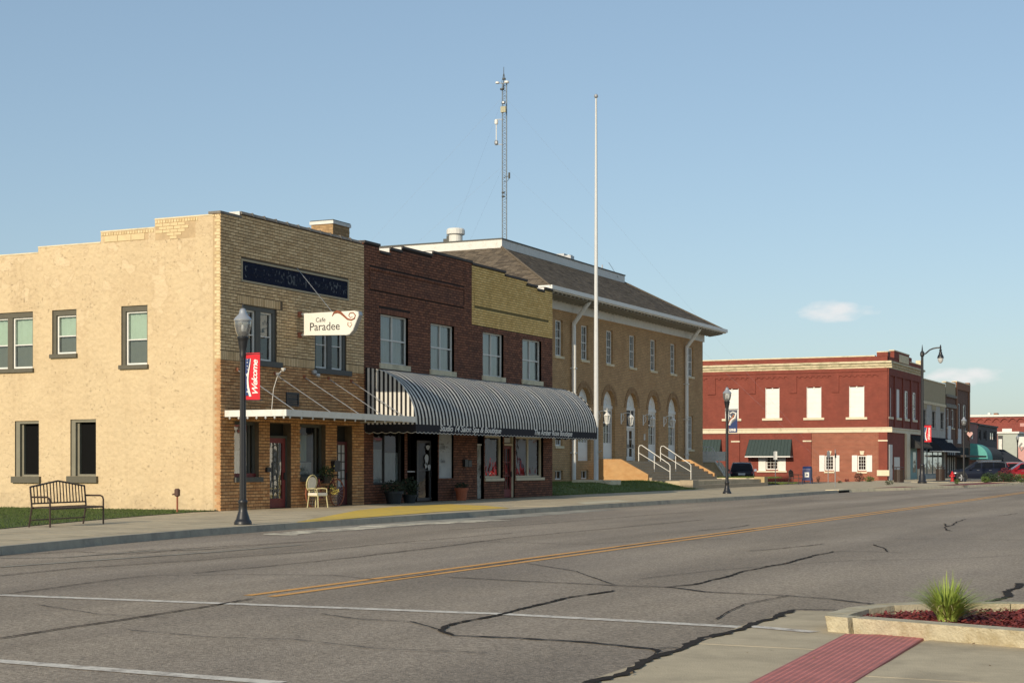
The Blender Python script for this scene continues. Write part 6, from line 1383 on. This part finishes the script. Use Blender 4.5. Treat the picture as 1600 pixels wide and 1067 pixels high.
s.add([f.p(c[0] + .24 * 16 / 17 * math.sin(a) ** 3, c[1] + .26 * (13 * math.cos(a) - 5 * math.cos(2 * a) - 2 * math.cos(3 * a) - math.cos(4 * a)) / 17 - (0), 0) for a in [2 * math.pi * k / 24 for k in range(24)]], [tuple(range(24))]); s.build('cloth', M('pale_pink', (.66, .40, .36), .8, .06, 3), t)
acorn_lamp((-26.9, 208, .1), 'most distant acorn street lamp, at the right edge before the pink wall', arms=False)
# tall arm lamp
L3 = GR(1441, 755, .15); x, y = L3; t = thing('tall_street_lamp', 'tall black street lamp with a curved arm and hanging teardrop lantern', 'street lamp', (x, y, .15)); d3 = -x * ST + y * CT; zq = lambda py: H + (HY - py) * d3 / FOC
s = MB(); s.lathe([(.34, 0), (.34, .12), (.27, .2), (.25, .55), (.20, .62), (.17, 1.25), (.19, 1.3), (.19, 1.38), (.14, 1.45)], (x, y, .15), 16); s.build('base', black_m, t, smooth=True)
s = MB(); s.tube([(x, y, 1.5), (x, y, zq(553))], [.125, .09], 12); s.lathe([(.11, -.2), (.16, -.1), (.16, .08), (.10, .2)], (x, y, zq(553)), 10); s.build('pole', black_m, t)
s = MB(); s.lathe([(.07, 0), (.05, .2), (.01, .55)], (x, y, zq(553) + .15), 8); s.build('finial', black_m, t)
ax = lambda px: x + (px - 1440.5) * d3 / FOC * CT + 0; 
s = MB(); s.tube([(x + .05, y, zq(554)), (x + .25, y, zq(552.5)), (x + .55, y, zq(547)), (x + .8, y, zq(545)), (x + 1.05, y, zq(544.2)), (x + 1.32, y, zq(544))], .055, 7); s.lathe([(.05, -.1), (.07, 0), (.05, .12), (.02, .22)], (x + 1.33, y, zq(544)), 8); s.build('arm', black_m, t)
s = MB(); s.lathe([(.05, .0), (.10, -.08), (.08, -.2), (.13, -.28), (.12, -.36), (.19, -.48), (.24, -.62), (.24, -.68)], (x + 1.33, y, zq(546)), 12); s.build('lantern_hood', black_m, t, smooth=True)
s = MB(); s.lathe([(.21, -.68), (.19, -.85), (.12, -1.0), (.04, -1.06)], (x + 1.33, y, zq(546)), 12); s.build('lantern_glass', lens_m, t, smooth=True)
s = MB(); s.tube([(x + .1, y, zq(664)), (x + .75, y, zq(664))], .025, 5); s.tube([(x + .1, y, zq(691)), (x + .75, y, zq(691))], .025, 5); s.build('banner_arm', black_m, t)
banner_welcome(x + .16, y, zq(690.5), .50, zq(664.5) - zq(690.5), 'red welcome banner on the tall street lamp by the dark shop awning')

# benches
def bench(loc, ang, Ln, dp, label):
    t = thing('bench', label, 'bench', loc, 'dark metal benches'); sc_ = .92; 
    Mx = Matrix.Rotation(ang, 3, 'Z'); w_ = lambda p: Vector(loc) + Mx @ Vector(p)
    h = Ln / 2; tb = lambda s, pts, r: s.tube([w_(p) for p in pts], r, 6)
    for sx in (-h, h):
        s = MB(); tb(s, [(sx, -dp * .5, 0), (sx, -dp * .36, .45), (sx, -dp * .44, .93)], .022); s.build('leg', bronze, t)
        s = MB(); tb(s, [(sx, dp * .5, 0), (sx, dp * .5, .60), (sx, dp * .46, .66), (sx, dp * .36, .69), (sx, -dp * .38, .69)], .022); s.build('armrest_leg', bronze, t)
    s = MB(); tb(s, [(-h, dp * .5, .14), (h, dp * .5, .14)], .012) if False else None
    tb(s, [(-h, -dp * .4, .16), (h, -dp * .4, .16)], .016); tb(s, [(-h, dp * .48, .42), (h, dp * .48, .42)], .022); tb(s, [(-h, -dp * .38, .44), (h, -dp * .38, .44)], .022); tb(s, [(-h, -dp * .5 + .04, .5), (h, -dp * .5 + .04, .5)], .0) if False else None
    s.build('seat_rail', bronze, t)
    top_ = lambda u: .92 + .13 * (1 - abs(u) / h)
    s = MB(); tb(s, [(-h, -dp * .44, top_(-h)), (0, -dp * .45, top_(0)), (h, -dp * .44, top_(h))], .022); tb(s, [(-h, -dp * .38, .54), (h, -dp * .38, .54)], .018); s.build('back_frame', bronze, t)
    nb = 17
    for k in range(1, nb): u = -h + Ln * k / nb; s = MB(); tb(s, [(u, -dp * .38, .54), (u, -dp * .44, top_(u))], .015); s.build('back_slat', bronze, t)
    ns_ = 18
    for k in range(ns_):
        u = -h + Ln * (k + .5) / ns_; s = MB(); P = [(u - .02, -dp * .38, .435), (u + .02, -dp * .38, .435), (u + .02, dp * .46, .43), (u - .02, dp * .46, .43), (u - .02, -dp * .38, .45), (u + .02, -dp * .38, .45), (u + .02, dp * .46, .445), (u - .02, dp * .46, .445)]
        s.hexa([w_(p) for p in P]); s.build('seat_slat', bronze, t)
    return t
FLb, FRb = Vector(GR(76, 824, .15)), Vector(GR(159.5, 818.5, .15)); BLb = Vector(GR(48, 823.3, .15)); e_ = FRb - FLb
cb = (FLb + FRb) / 2; ang = math.atan2(e_.y, e_.x); nrm = Vector((-math.sin(ang), math.cos(ang)))
ang = math.atan2(-e_.y, -e_.x); LB_ = e_.length
cen = ((FLb + FRb) / 2); cen = Vector((cen.x - .27, cen.y + .0))
bench((cen.x, cen.y, .151), ang, LB_, .56, 'dark metal slatted bench on the pavement in front of the stucco wall')
b2 = GR(1237, 757, .15); bench((b2[0] + .1, b2[1] + .6, .151), ang, LB_, .75, 'small dark metal bench beside the blue mailbox')
# meters by the stucco wall
for (px, py, pyt, lb, dy) in ((277, 800.5, 764, 'taller brown water standpipe by the stucco wall', 0),):
    x, y = GR(px, py, .15); t = thing('standpipe', lb, 'standpipe', (x, y, .15)); zt = H + (HY - pyt) * (-x * ST + y * CT) / FOC
    s = MB(); s.tube([(x, y, .1), (x, y, zt - .2)], .03, 6); s.build('pipe', rust, t); s = MB(); s.lathe([(.04, 0), (.085, .03), (.085, .2), (.05, .24)], (x, y, zt - .22), 8); s.tube([(x, y, zt - .12), (x - .14, y - .05, zt - .16)], .025, 5); s.build('tap_head', M('dark_rust', (.10, .05, .035), .7, .2, 9), t)
# chair and flower bicycle by the cafe
cx_, cy_ = GR(495, 786.5, .15)
def local(loc, a): Mx = Matrix.Rotation(a, 3, 'Z'); return lambda p: Vector(loc) + Mx @ Vector(p)
W0 = (-28.05, FX(496, 780, -28.05)[0], .151); w_ = local(W0, math.radians(-100))
ch = thing('garden_chair', 'pale yellow metal garden chair with round cushioned back and white seat cushion', 'chair', W0)
w_ = (lambda f0: (lambda p: f0(Vector(p) * .86)))(w_)
tb = lambda s, pts, r: s.tube([w_(p) for p in pts], r, 6)
for sx, sy in ((-.24, .24), (.24, .24), (-.2, -.26), (.2, -.26)): s = MB(); tb(s, [(sx * 1.15, sy * 1.2, 0), (sx, sy, .47)], .02); s.build('leg', yellow_metal, ch)
s = MB(); tb(s, [(-.24, .24, .46), (.24, .24, .46), (.22, -.26, .46), (-.22, -.26, .46), (-.24, .24, .46)], .02); s.build('seat_frame', yellow_metal, ch)
s = MB(); P = [w_((x, y, z)) for z in (.47, .57) for x, y in ((-.25, -.26), (.25, -.26), (.27, .26), (-.27, .26))]; s.hexa(P); s.build('seat_cushion', cushion, ch)
s = MB(); tb(s, [(.29 * math.sin(a), -.30 - .05 * math.cos(a), .93 - .32 * math.cos(a)) for a in [2 * math.pi * k / 18 for k in range(19)]], .022); tb(s, [(-.2, -.26, .46), (-.16, -.27, .66)], .02); tb(s, [(.2, -.26, .46), (.16, -.27, .66)], .02); s.build('back_frame', yellow_metal, ch)
s = MB(); c0 = [w_((.23 * math.sin(a), -.27 - .04 * math.cos(a), .93 - .25 * math.cos(a))) for a in [2 * math.pi * k / 18 for k in range(18)]]; c1_ = [w_((.23 * math.sin(a), -.36 - .04 * math.cos(a), .93 - .25 * math.cos(a))) for a in [2 * math.pi * k / 18 for k in range(18)]]
s.add(c0 + c1_, [tuple(range(18)), tuple(range(35, 17, -1))] + [(k, (k + 1) % 18, 18 + (k + 1) % 18, 18 + k) for k in range(18)]); s.build('back_cushion', cushion, ch)
for sx in (-.27, .27): s = MB(); tb(s, [(sx, -.28, .72), (sx * 1.05, .0, .74), (sx * 1.05, .22, .72), (sx, .25, .47)], .018); s.build('armrest', yellow_metal, ch)
bY = FX(505, 770, -28.35)[0]; bk = thing('flower_bicycle', 'old rust red bicycle with flower baskets leaning by the cafe window', 'bicycle', (-28.42, bY, .15))
yA, yB = FX(487, 770, -28.42)[0], FX(529, 770, -28.42)[0]; r_ = .46
def ring(c, r, n=24): return [(c[0], c[1] + r * math.cos(2 * math.pi * k / n), c[2] + r * math.sin(2 * math.pi * k / n)) for k in range(n + 1)]
for yy in (yA + .1, yB - .1):
    s = MB(); s.tube(ring((-28.42, yy, .15 + r_), r_), .024, 6); wh = s.build('wheel', rust, bk); s = MB()
    for k in range(9): a = math.pi * k / 9; s.tube([(-28.42, yy + r_ * math.cos(a), .15 + r_ + r_ * math.sin(a)), (-28.42, yy - r_ * math.cos(a), .15 + r_ - r_ * math.sin(a))], .005, 3)
    s.build('spokes', galv, wh)
ym = (yA + yB) / 2; s = MB(); s.tube([(-28.42, yA + .1, .15 + r_), (-28.42, ym - .2, .45), (-28.42, yB - .35, 1.05), (-28.42, ym - .38, 1.0), (-28.42, ym - .2, .45)], .022, 6); s.tube([(-28.42, yA + .1, .55), (-28.42, ym - .38, 1.0), (-28.42, ym - .40, 1.12)], .022, 6); s.tube([(-28.42, yB - .1, .55), (-28.42, yB - .33, 1.05), (-28.42, yB - .38, 1.2)], .022, 6); s.build('frame', M('dark_red_frame', (.16, .03, .03), .5, .1, 6), bk)
s = MB(); s.tube([(-28.65, yB - .38, 1.22), (-28.42, yB - .38, 1.2), (-28.19, yB - .38, 1.22)], .018, 6); s.build('handlebar', black_m, bk); s = MB(); s.lathe([(.04, 0), (.12, .03), (.05, .08)], (-28.42, ym - .42, 1.1), 8); s.build('saddle', black_m, bk)
s = MB(); s.lathe([(.14, 0), (.19, .22), (.20, .24)], (-28.42, ym + .02, .95), 10); s.build('basket', black_m, bk)
s = MB(); s.leaves((-28.4, ym + .02, 1.28), (.24, .34, .26), 170, .11); s.leaves((-28.38, ym + .25, .75), (.15, .22, .2), 70, .09); s.build('foliage', leaf_d, bk)
s = MB(); s.leaves((-28.3, yB - .45, .70), (.16, .25, .16), 70, .08); s.leaves((-28.28, ym + .1, 1.40), (.18, .26, .16), 12, .07); s.build('petals', flower_y, bk)
# pots by the shops
leaf_k = M('very_dark_leaf', (.010, .020, .008), .7, .2, 6, col2=(.022, .038, .012))
def pot_plant(name, loc, r, h, pm_, lm, lr, label, n=260, ls=.10):
    t = thing(name, label, 'potted plant', loc); s = MB(); s.lathe([(r * .72, 0), (r * .95, h * .8), (r * 1.06, h * .8), (r * 1.08, h), (r * .9, h), (r * .88, h * .9)], loc, 16); s.build('pot', pm_, t)
    s = MB(); s.leaves((loc[0], loc[1], loc[2] + h + lr[2] * .6), lr, n, ls); s.build('foliage', lm, t); return t
x = -28.15; y = FX(615, 780, x)[0]; pot_plant('potted_plant', (x, y, .151), .34, .46, planter_b, leaf_k, (.45, .5, .26), 'dark tub of dark green foliage under the salon window', 380, .10)
y = FX(640, 780, x)[0]; pot_plant('potted_plant', (x, y, .151), .26, .3, planter_b, leaf_k, (.38, .42, .42), 'taller dark bushy plant beside the salon door', 420, .12)
x = -28.3; y = FX(721, 778, x)[0]; pot_plant('potted_plant', (x, y, .151), .26, .50, terracotta, leaf_k, (.28, .28, .14), 'terracotta pot with a low dark plant by the brick pier', 200, .09)
# mailbox, hydrant, bins, signs
x, y = GR(1261.5, 755.2, .15); t = thing('mailbox', 'dark blue street collection mailbox with rounded top on four legs', 'mailbox', (x, y, .15)); hw, hd = .30, .28
s = MB(); s.box(x - hw, x + hw, y - hd, y + hd, .40, 1.15); s.add([(x + sx * hw, y - hd * math.cos(a), 1.15 + hd * math.sin(a) * .95) for sx in (-1, 1) for a in [math.pi * k / 10 for k in range(11)]], [(k, k + 1, 12 + k, 11 + k) for k in range(10)] + [tuple(range(11)), tuple(range(21, 10, -1))])
s.build('box', blue_p, t)
for sx in (-1, 1):
    for sy in (-1, 1): s = MB(); s.box(x + sx * hw - .03, x + sx * hw + .03, y + sy * (hd - .02) - .03, y + sy * (hd - .02) + .03, .15, .55); s.build('leg', blue_p, t)
s = MB(); s.box(x - hw - .03, x + hw + .03, y - hd - .02, y + hd + .02, .38, .44); s.build('rim', blue_p, t)
s = MB(); s.box(x - .12, x + .20, y - hd - .012, y - hd, .62, .98); lab = s.build('label_plate', white_p, t); f = Fac('y', y - hd - .012)
s = MB(); s.add([f.p(x - .08, .74, .004), f.p(x + .04, .72, .004), f.p(x + .16, .80, .004), f.p(x + .05, .86, .004), f.p(x - .02, .90, .004), f.p(x + .02, .80, .004)], [(0, 1, 2, 3, 4, 5)]); s.build('emblem', blue_p, lab)
x, y = GR(1488, 751.8, .15); t = thing('fire_hydrant', 'bright red fire hydrant on the pale kerb in front of the dark parked suv', 'fire hydrant', (x, y, .15))
s = MB(); s.lathe([(.17, 0), (.17, .05), (.12, .06), (.115, .52), (.15, .54), (.15, .60), (.13, .62), (.11, .72), (.05, .78), (.04, .84), (.0, .85)], (x, y, .15), 14); s.build('barrel', red_p, t, smooth=True)
s = MB(); s.tube([(x - .22, y, .60), (x + .22, y, .60)], .06, 8); s.tube([(x, y - .24, .55), (x, y, .55)], .08, 8); s.build('nozzle', red_p, t)
def bin_(loc, label, r=.36, h=.95):
    t = thing('litter_bin', label, 'litter bin', loc, 'slatted street litter bins'); x, y, z = loc
    for k in range(20): a = 2 * math.pi * k / 20; s = MB(); c, d = math.cos(a), math.sin(a); s.hexa([Vector((x, y, z)) + Vector((c * r_ - d * w__, d * r_ + c * w__, zz)) for zz in (.08, h) for r_, w__ in ((r, -.045), (r + .02, -.045), (r + .02, .045), (r, .045))]); s.build('slat', bronze, t)
    s = MB(); s.lathe([(r - .04, .06), (r - .04, h - .05)], loc, 16); s.build('liner', black_m, t); s = MB(); s.lathe([(r + .05, h - .02), (r + .05, h + .05), (r - .08, h + .06)], loc, 18); s.lathe([(r + .03, .04), (r + .03, .10)], loc, 18); s.build('hoop', bronze, t)
    for k in range(4): a = math.pi / 4 + math.pi / 2 * k; s = MB(); s.tube([(x + (r - .02) * math.cos(a), y + (r - .02) * math.sin(a), z + h), (x + (r - .02) * math.cos(a), y + (r - .02) * math.sin(a), z + h + .2)], .02, 5); s.build('lid_post', bronze, t)
    s = MB(); s.lathe([(r + .04, h + .2), (r - .02, h + .26), (r - .12, h + .27)], loc, 18); s.build('lid_ring', bronze, t)
x, y = GR(1404.5, 754, .15); bin_((x, y, .15), 'dark slatted litter bin in front of the red corner building')
x, y = GR(1469.5, 751.3, .15); bin_((x, y, .15), 'dark slatted litter bin in front of the beige building shop window')
def sign_post(px, pyb, pyt, plate, label, side=0):
    x, y = GR(px, pyb, .15); d_ = -x * ST + y * CT; zq = lambda py: H + (HY - py) * d_ / FOC; t = thing('sign_post', label, 'sign', (x, y, .15)); s = MB(); s.tube([(x, y, .1), (x, y, zq(pyt))], .03, 5); s.build('post', galv, t)
    p0, p1, wd, m_, ang_ = plate; s = MB(); za, zb = zq(p0), zq(p1); c, d = math.cos(ang_) * wd / 2, math.sin(ang_) * wd / 2; n_ = 12
    P = [(-1, za), (1, za), (1, zb), (-1, zb)] if side == 0 else [(.98 * math.cos(2 * math.pi * k / 8 + .39), (za + zb) / 2 + (zb - za) / 2 * 1.08 * math.sin(2 * math.pi * k / 8 + .39)) for k in range(8)]
    s.prism([(x + c * u - .045 * math.sin(-ang_), y + d * u - .045, z) for u, z in P], (.0, -.012, 0)); s.build('plate', m_, t); return t
sign_post(1211.5, 757, 704, (718, 705, .26, M('sign_plate', (.66, .67, .64), .5, .05, 4), .25), 'post with a small white rectangular sign behind the bench')
sign_post(1294, 754.5, 705, (716, 704, .36, galv, 1.0), 'post with a grey octagonal sign seen from behind beside the left shuttered window', 1)
sign_post(1305, 761, 702, (715, 708, .12, M('dark_plate', (.05, .05, .05), .5, .05, 4), .8), 'thin pale post with a tiny dark plate right of the left shuttered window')
# shrubs
def shrub(px, py, rad, m_, label, n=200, ls=.13, zc=None, zg=.15):
    x, y = GR(px, py, zg); t = thing('shrub', label, 'shrub', (x, y, zg)); s = MB(); s.leaves((x, y, zg + rad[2] * .85), rad, n, ls); s.build('foliage', m_, t)
    s = MB()
    for k in range(5): a = R.uniform(0, 6.28); s.tube([(x, y, zg - .05), (x + rad[0] * .6 * math.cos(a), y + rad[1] * .6 * math.sin(a), zg + rad[2] * 1.1)], [.02, .008], 4)
    s.build('stems', M('bark', (.07, .05, .03), .9, .2, 8) if 'bark' not in MATS else MATS['bark'], t); return t
shrub(1342.5, 752.5, (.42, .42, .42), M('bronze_leaf', (.06, .025, .02), .7, .2, 6, col2=(.11, .05, .03)), 'dark bronze shrub under the right shuttered window', 260)
shrub(1358, 752.5, (.42, .4, .26), leaf_g, 'low green shrub right of the bronze one by the red wall', 220)
shrub(1278.5, 753, (.18, .18, .28), MATS['bronze_leaf'], 'small reddish seedling beside the blue mailbox', 90, .1)
shrub(1323, 752.5, (.2, .2, .14), leaf_r, 'tiny dark red clump between the two shuttered windows', 70, .1)
shrub(1312, 754.5, (.2, .2, .10), leaf_d, 'tiny dark green clump beside the thin pale post', 60, .1)
shrub(1389, 757.5, (.32, .4, .2), leaf_d, 'low green clump at the pale kerb in front of the litter bin', 140, .1)
shrub(1495, 756, (.22, .3, .2), leaf_g, 'small yellow green weed clump below the red hydrant', 100, .1)
for px, py, rad, m_, lb in ((1546, 753, (.7, .5, .42), leaf_d, 'dark green shrub in front of the rear door of the dark suv'), (1563, 753, (.75, .6, .45), leaf_d, 'wide dark green shrub below the red leaved bush'),
                            (1540, 753.5, (.35, .35, .26), leaf_g, 'light green low clump at the left end of the island shrubs'), (1581, 753, (.7, .5, .40), leaf_d, 'dark green shrub right of the red leaved bush'), (1597, 753, (.7, .5, .36), leaf_g, 'green shrub at the right edge of the picture')):
    shrub(px, py, rad, m_, lb, 420, .14)
shrub(1572, 751.5, (.75, .6, .62), leaf_r, 'red leaved barberry bush between the dark suv and the red car', 520, .14)
shrub(1590, 752.5, (.32, .25, .34), M('cream_flower', (.50, .46, .33), .8, .1, 6), 'clump of cream flower heads in front of the red car', 120, .12)
isl = sheet('island_soil', ccw([(-17.4, 108), (-16.7, 126.5), (-18.6, 126.5), (-19.2, 108)]), .158, mulch)
sheet('island_soil', ccw([(-19.6, 94.5), (-18.8, 101), (-20.0, 101), (-20.6, 94.5)]), .158, mulch)

# ------------------------------------------------------------------ vehicles
def car(name, loc, hd, paint, label, cat, suv=True, group=None):
    t = thing(name, label, cat, loc, group); Mx = Matrix.Rotation(hd, 3, 'Z'); w_ = lambda p: Vector(loc) + Mx @ Vector(p)
    hw = .95; r = .385; big = 1.07 if name == 'parked_suv' else 1.0; w_ = lambda p: Vector(loc) + Mx @ (Vector(p) * big)
    # lower body: stations along x: (x, zlow, ztop, half width)
    stn = [(-2.40, .62, .98, .72), (-2.34, .42, 1.06, .84), (-2.15, .34, 1.10, .92), (-1.0, .30, 1.10, .95), (.6, .30, 1.07, .95), (1.1, .30, 1.05, .95), (1.75, .32, 1.00, .93), (2.15, .34, .93, .88), (2.36, .40, .82, .78), (2.43, .48, .72, .66)]
    s = MB(); rows = []
    for x, zl_, zt, h in stn:
        zm = zl_ + (zt - zl_) * .55
        rows.append([w_(p) for p in ((x, -h * .90, zl_), (x, -h, zl_ + .18), (x, -h * 1.0, zm), (x, -h * .97, zt - .07), (x, -h * .90, zt), (x, 0, zt + .035), (x, h * .90, zt), (x, h * .97, zt - .07), (x, h, zm), (x, h, zl_ + .18), (x, h * .90, zl_))])
    n_ = 11; vs_ = [v for r_ in rows for v in r_]; fs = [(i * n_ + k, (i + 1) * n_ + k, (i + 1) * n_ + (k + 1) % n_, i * n_ + (k + 1) % n_) for i in range(len(rows) - 1) for k in range(n_)]
    fs += [tuple(range(n_)), tuple(range(len(rows) * n_ - 1, (len(rows) - 1) * n_ - 1, -1))]; s.add(vs_, fs); body = s.build('body', paint, t, smooth=True)
    # cabin
    zr = 1.72 if suv else 1.62
    C = [(-2.28, 1.07, .86, 1.07, .84), (-2.05, 1.08, .88, zr - .10, .66), (-1.75, 1.08, .89, zr - .02, .68), (-.6, 1.07, .89, zr, .70), (.25, 1.06, .89, zr - .05, .68), (1.12, 1.03, .86, 1.05, .80)]
    s = MB(); rows = [[w_((x, -hb, zb)), w_((x, -ht, zt)), w_((x, 0, zt + .03)), w_((x, ht, zt)), w_((x, hb, zb))] for x, zb, hb, zt, ht in C]; vs_ = [v for r_ in rows for v in r_]
    s.add(vs_, [(i * 5 + k, (i + 1) * 5 + k, (i + 1) * 5 + k + 1, i * 5 + k + 1) for i in range(len(rows) - 1) for k in range(4)]); s.build('roof', paint, t, smooth=True)
    gm = MATS['car_glass']; f_ = lambda i, j, a, b_, y_: None
    def side_pt(x, f, sg):
        for (xa, zb, hb, zt, ht), (xb, zb2, hb2, zt2, ht2) in zip(C, C[1:]):
            if xa <= x <= xb:
                q = (x - xa) / (xb - xa); z0_, h0_, z1_, h1_ = zb + (zb2 - zb) * q, hb + (hb2 - hb) * q, zt + (zt2 - zt) * q, ht + (ht2 - ht) * q; return w_((x, sg * (h0_ + (h1_ - h0_) * f + .008), z0_ + (z1_ - z0_) * f))
    for sg in (-1, 1):
        for xs in ((-1.98, -1.08), (-1.0, -.12), (-.04, .72)):
            s = MB(); k = 5; A_ = [side_pt(xs[0] + (xs[1] - xs[0]) * i / k, .10, sg) for i in range(k + 1)]; B_ = [side_pt(xs[0] + (xs[1] - xs[0]) * i / k, .86, sg) for i in range(k + 1)]
            s.add(A_ + B_, [(i, i + 1, k + 2 + i, k + 1 + i) for i in range(k)]); s.build('side_window', gm, t)
        s = MB(); P = [side_pt(x, .9, sg) for x in (-1.98, -1.5, -.9, -.3, .2)] ; s.tube(P, .014, 4); s.tube([side_pt(-2.0, .1, sg), side_pt(-1.97, .9, sg)], .014, 4); s.build('window_trim', galv, t)
        s = MB(); s.tube([w_((-1.7, sg * .62, zr + .05)), w_((.1, sg * .60, zr + .04))], .022, 5); s.build('roof_rail', galv, t)
        s = MB(); s.hexa([w_(p) for p in ((.72, sg * .92, 1.03), (.92, sg * .92, 1.03), (.92, sg * 1.12, 1.03), (.72, sg * 1.12, 1.03), (.74, sg * .94, 1.2), (.88, sg * .94, 1.2), (.88, sg * 1.12, 1.2), (.74, sg * 1.12, 1.2))]); s.build('mirror', paint if sg > 0 else MATS['chrome'], t)
        s = MB(); s.hexa([w_(p) for p in ((1.98, sg * .86, .70), (2.30, sg * .80, .68), (2.30, sg * .52, .68), (2.0, sg * .6, .70), (1.98, sg * .91, .86), (2.27, sg * .82, .80), (2.33, sg * .52, .80), (2.0, sg * .6, .88))]); s.build('headlight', MATS['chrome'], t)
        s = MB(); s.hexa([w_(p) for p in ((-2.38, sg * .55, .86), (-2.42, sg * .8, .86), (-2.2, sg * .93, .86), (-2.2, sg * .55, .86), (-2.38, sg * .55, 1.02), (-2.36, sg * .8, 1.02), (-2.18, sg * .92, 1.02), (-2.2, sg * .55, 1.02))]); s.build('tail_light', MATS['tail_red'], t)
        for x in (-1.45, 1.48):
            s = MB(); n2 = 16; s.add([w_((x + .46 * math.cos(2 * math.pi * k / n2), sg * .957, r + .03 + .46 * math.sin(2 * math.pi * k / n2))) for k in range(n2)], [tuple(range(n2))]); s.build('wheel_arch', black_m, t)
            s = MB(); n3 = 18; cyl = lambda rr_, yy: [w_((x + rr_ * math.cos(2 * math.pi * k / n3), sg * yy, r + rr_ * math.sin(2 * math.pi * k / n3))) for k in range(n3)]
            rings = cyl(r, .74) + cyl(r, .97) + cyl(r * .74, .985) + cyl(r * .66, .95); s.add(rings, [(j * n3 + k, j * n3 + (k + 1) % n3, (j + 1) * n3 + (k + 1) % n3, (j + 1) * n3 + k) for j in range(3) for k in range(n3)]); wl = s.build('wheel', M('tyre', (.015, .015, .016), .85, .1, 6) if 'tyre' not in MATS else MATS['tyre'], t)
            s = MB(); s.add(cyl(r * .68, .955), [tuple(range(n3))], 1)
            for k in range(5): a = 2 * math.pi * k / 5; c, d = math.cos(a), math.sin(a); s.add([w_((x + c * .03 - d * .05, sg * .965, r + d * .03 + c * .05)), w_((x + c * r * .68 - d * .04, sg * .965, r + d * r * .68 + c * .04)), w_((x + c * r * .68 + d * .04, sg * .965, r + d * r * .68 - c * .04)), w_((x + c * .03 + d * .05, sg * .965, r + d * .03 - c * .05))], [(0, 1, 2, 3)])
            s.build('rim', [galv, black_m], wl)
        s = MB(); 
        for x in (-1.0 + .15, .0 + .1): s.tube([w_((x, sg * .955, .98)), w_((x + .2, sg * .955, .98))], .018, 5)
        s.build('door_handle', galv, t); s = MB()
        for x in (-1.04, -.08, .86): s.tube([w_((x, sg * .954, .40)), w_((x, sg * .954, .8)), w_((x, sg * .925, 1.04))], .006, 3)
        s.build('door_seam', black_m, t)
    s = MB(); s.quad(*[w_(p) for p in ((1.10, -.74, 1.09), (1.10, .74, 1.09), (.30, .62, zr - .09), (.30, -.62, zr - .09))]); s.build('windscreen', gm, t)
    s = MB(); s.quad(*[w_(p) for p in ((-2.29, -.72, 1.13), (-2.08, -.58, zr - .16), (-2.08, .58, zr - .16), (-2.29, .72, 1.13))]); s.build('rear_window', gm, t)
    for v in t.children[-2:] if False else (): pass
    s = MB(); s.hexa([w_(p) for p in ((2.3, -.5, .56), (2.45, -.5, .56), (2.45, .5, .56), (2.3, .5, .56), (2.3, -.5, .74), (2.42, -.5, .74), (2.42, .5, .74), (2.3, .5, .74))]); s.build('grille', black_m, t)
    s = MB(); s.hexa([w_(p) for p in ((-2.47, -.85, .38), (-2.3, -.9, .38), (-2.3, .9, .38), (-2.47, .85, .38), (-2.45, -.85, .62), (-2.3, -.9, .62), (-2.3, .9, .62), (-2.45, .85, .62))]); s.build('rear_bumper', black_m, t)
    s = MB(); s.hexa([w_(p) for p in ((-2.49, -.26, .76), (-2.40, -.26, .76), (-2.40, .26, .76), (-2.49, .26, .76), (-2.46, -.26, .90), (-2.38, -.26, .90), (-2.38, .26, .90), (-2.46, .26, .90))]); s.build('number_plate', MATS['pale_sign'], t)
    return t
M('car_glass', (.006, .007, .009), .12, .05, 2, spec=.25); M('chrome', (.62, .63, .64), .2, .05, 4, metal=.7); M('tail_red', (.20, .01, .01), .3, .05, 4)
pt_ = lambda n, c: M(n, c, .22, .05, 3, spec=.22, coat=.08)
navy_c = pt_('navy_car_paint', (.012, .016, .030)); red_c = pt_('red_car_paint', (.26, .012, .020)); black_c = pt_('black_car_paint', (.012, .014, .024))
car('parked_suv', (-21.6, 141.8, .0), math.atan2(-.30, -.95), navy_c, 'dark navy suv parked at the kerb behind the red hydrant', 'car')
car('parked_car', (-18.6, 147.5, .0), math.atan2(-.30, -.95), red_c, 'dark red people carrier parked behind the red leaved bush', 'car', group=None)
car('parked_car', (-21.2, 155, .0), math.atan2(-.30, -.95), pt_('bright_red_car_paint', (.36, .02, .02)), 'red car whose roof shows above the dark navy suv', 'car')
car('parked_car', (-35.4, 116.5, -.0), math.atan2(1, -.30), black_c, 'dark car seen from behind in front of the red brick side wall', 'car')
# overhead wires at the far right
pole_m = MATS['bark']
ow_ = thing('overhead_wires', 'faint overhead wires above the far red building', 'wires', (0, 240, 12)); s = MB()
for z0, z1 in ((15.0, 13.2), (12.6, 11.2)): s.tube([FYp for FYp in [(-26 + 46 * k / 8, 240, z0 + (z1 - z0) * k / 8 - .5 * math.sin(math.pi * k / 8)) for k in range(9)]], .010, 3, cap=False)
s.build('wire', black_m, ow_)
# the opposite side of the street, which the shop windows mirror
op = thing('white_warehouse', 'low white warehouse with a dull red roof across the street', 'building', (8, 120, 0)); s = MB(); s.box(4, 20, 92, 150, -.05, 4.2); s.build('walls', white_d, op)
s = MB(); s.prism([(3.4, 91.5, 4.2), (20.6, 91.5, 4.2), (12, 91.5, 7.2)], (0, 59, 0)); s.build('roof', M('dull_red_roof', (.30, .09, .07), .7, .1, 2), op)
car('parked_car', (-2.2, 117, .0), math.pi / 2, pt_('opposite_red_paint', (.45, .02, .02)), 'red car parked along the near kerb outside the white warehouse', 'car')
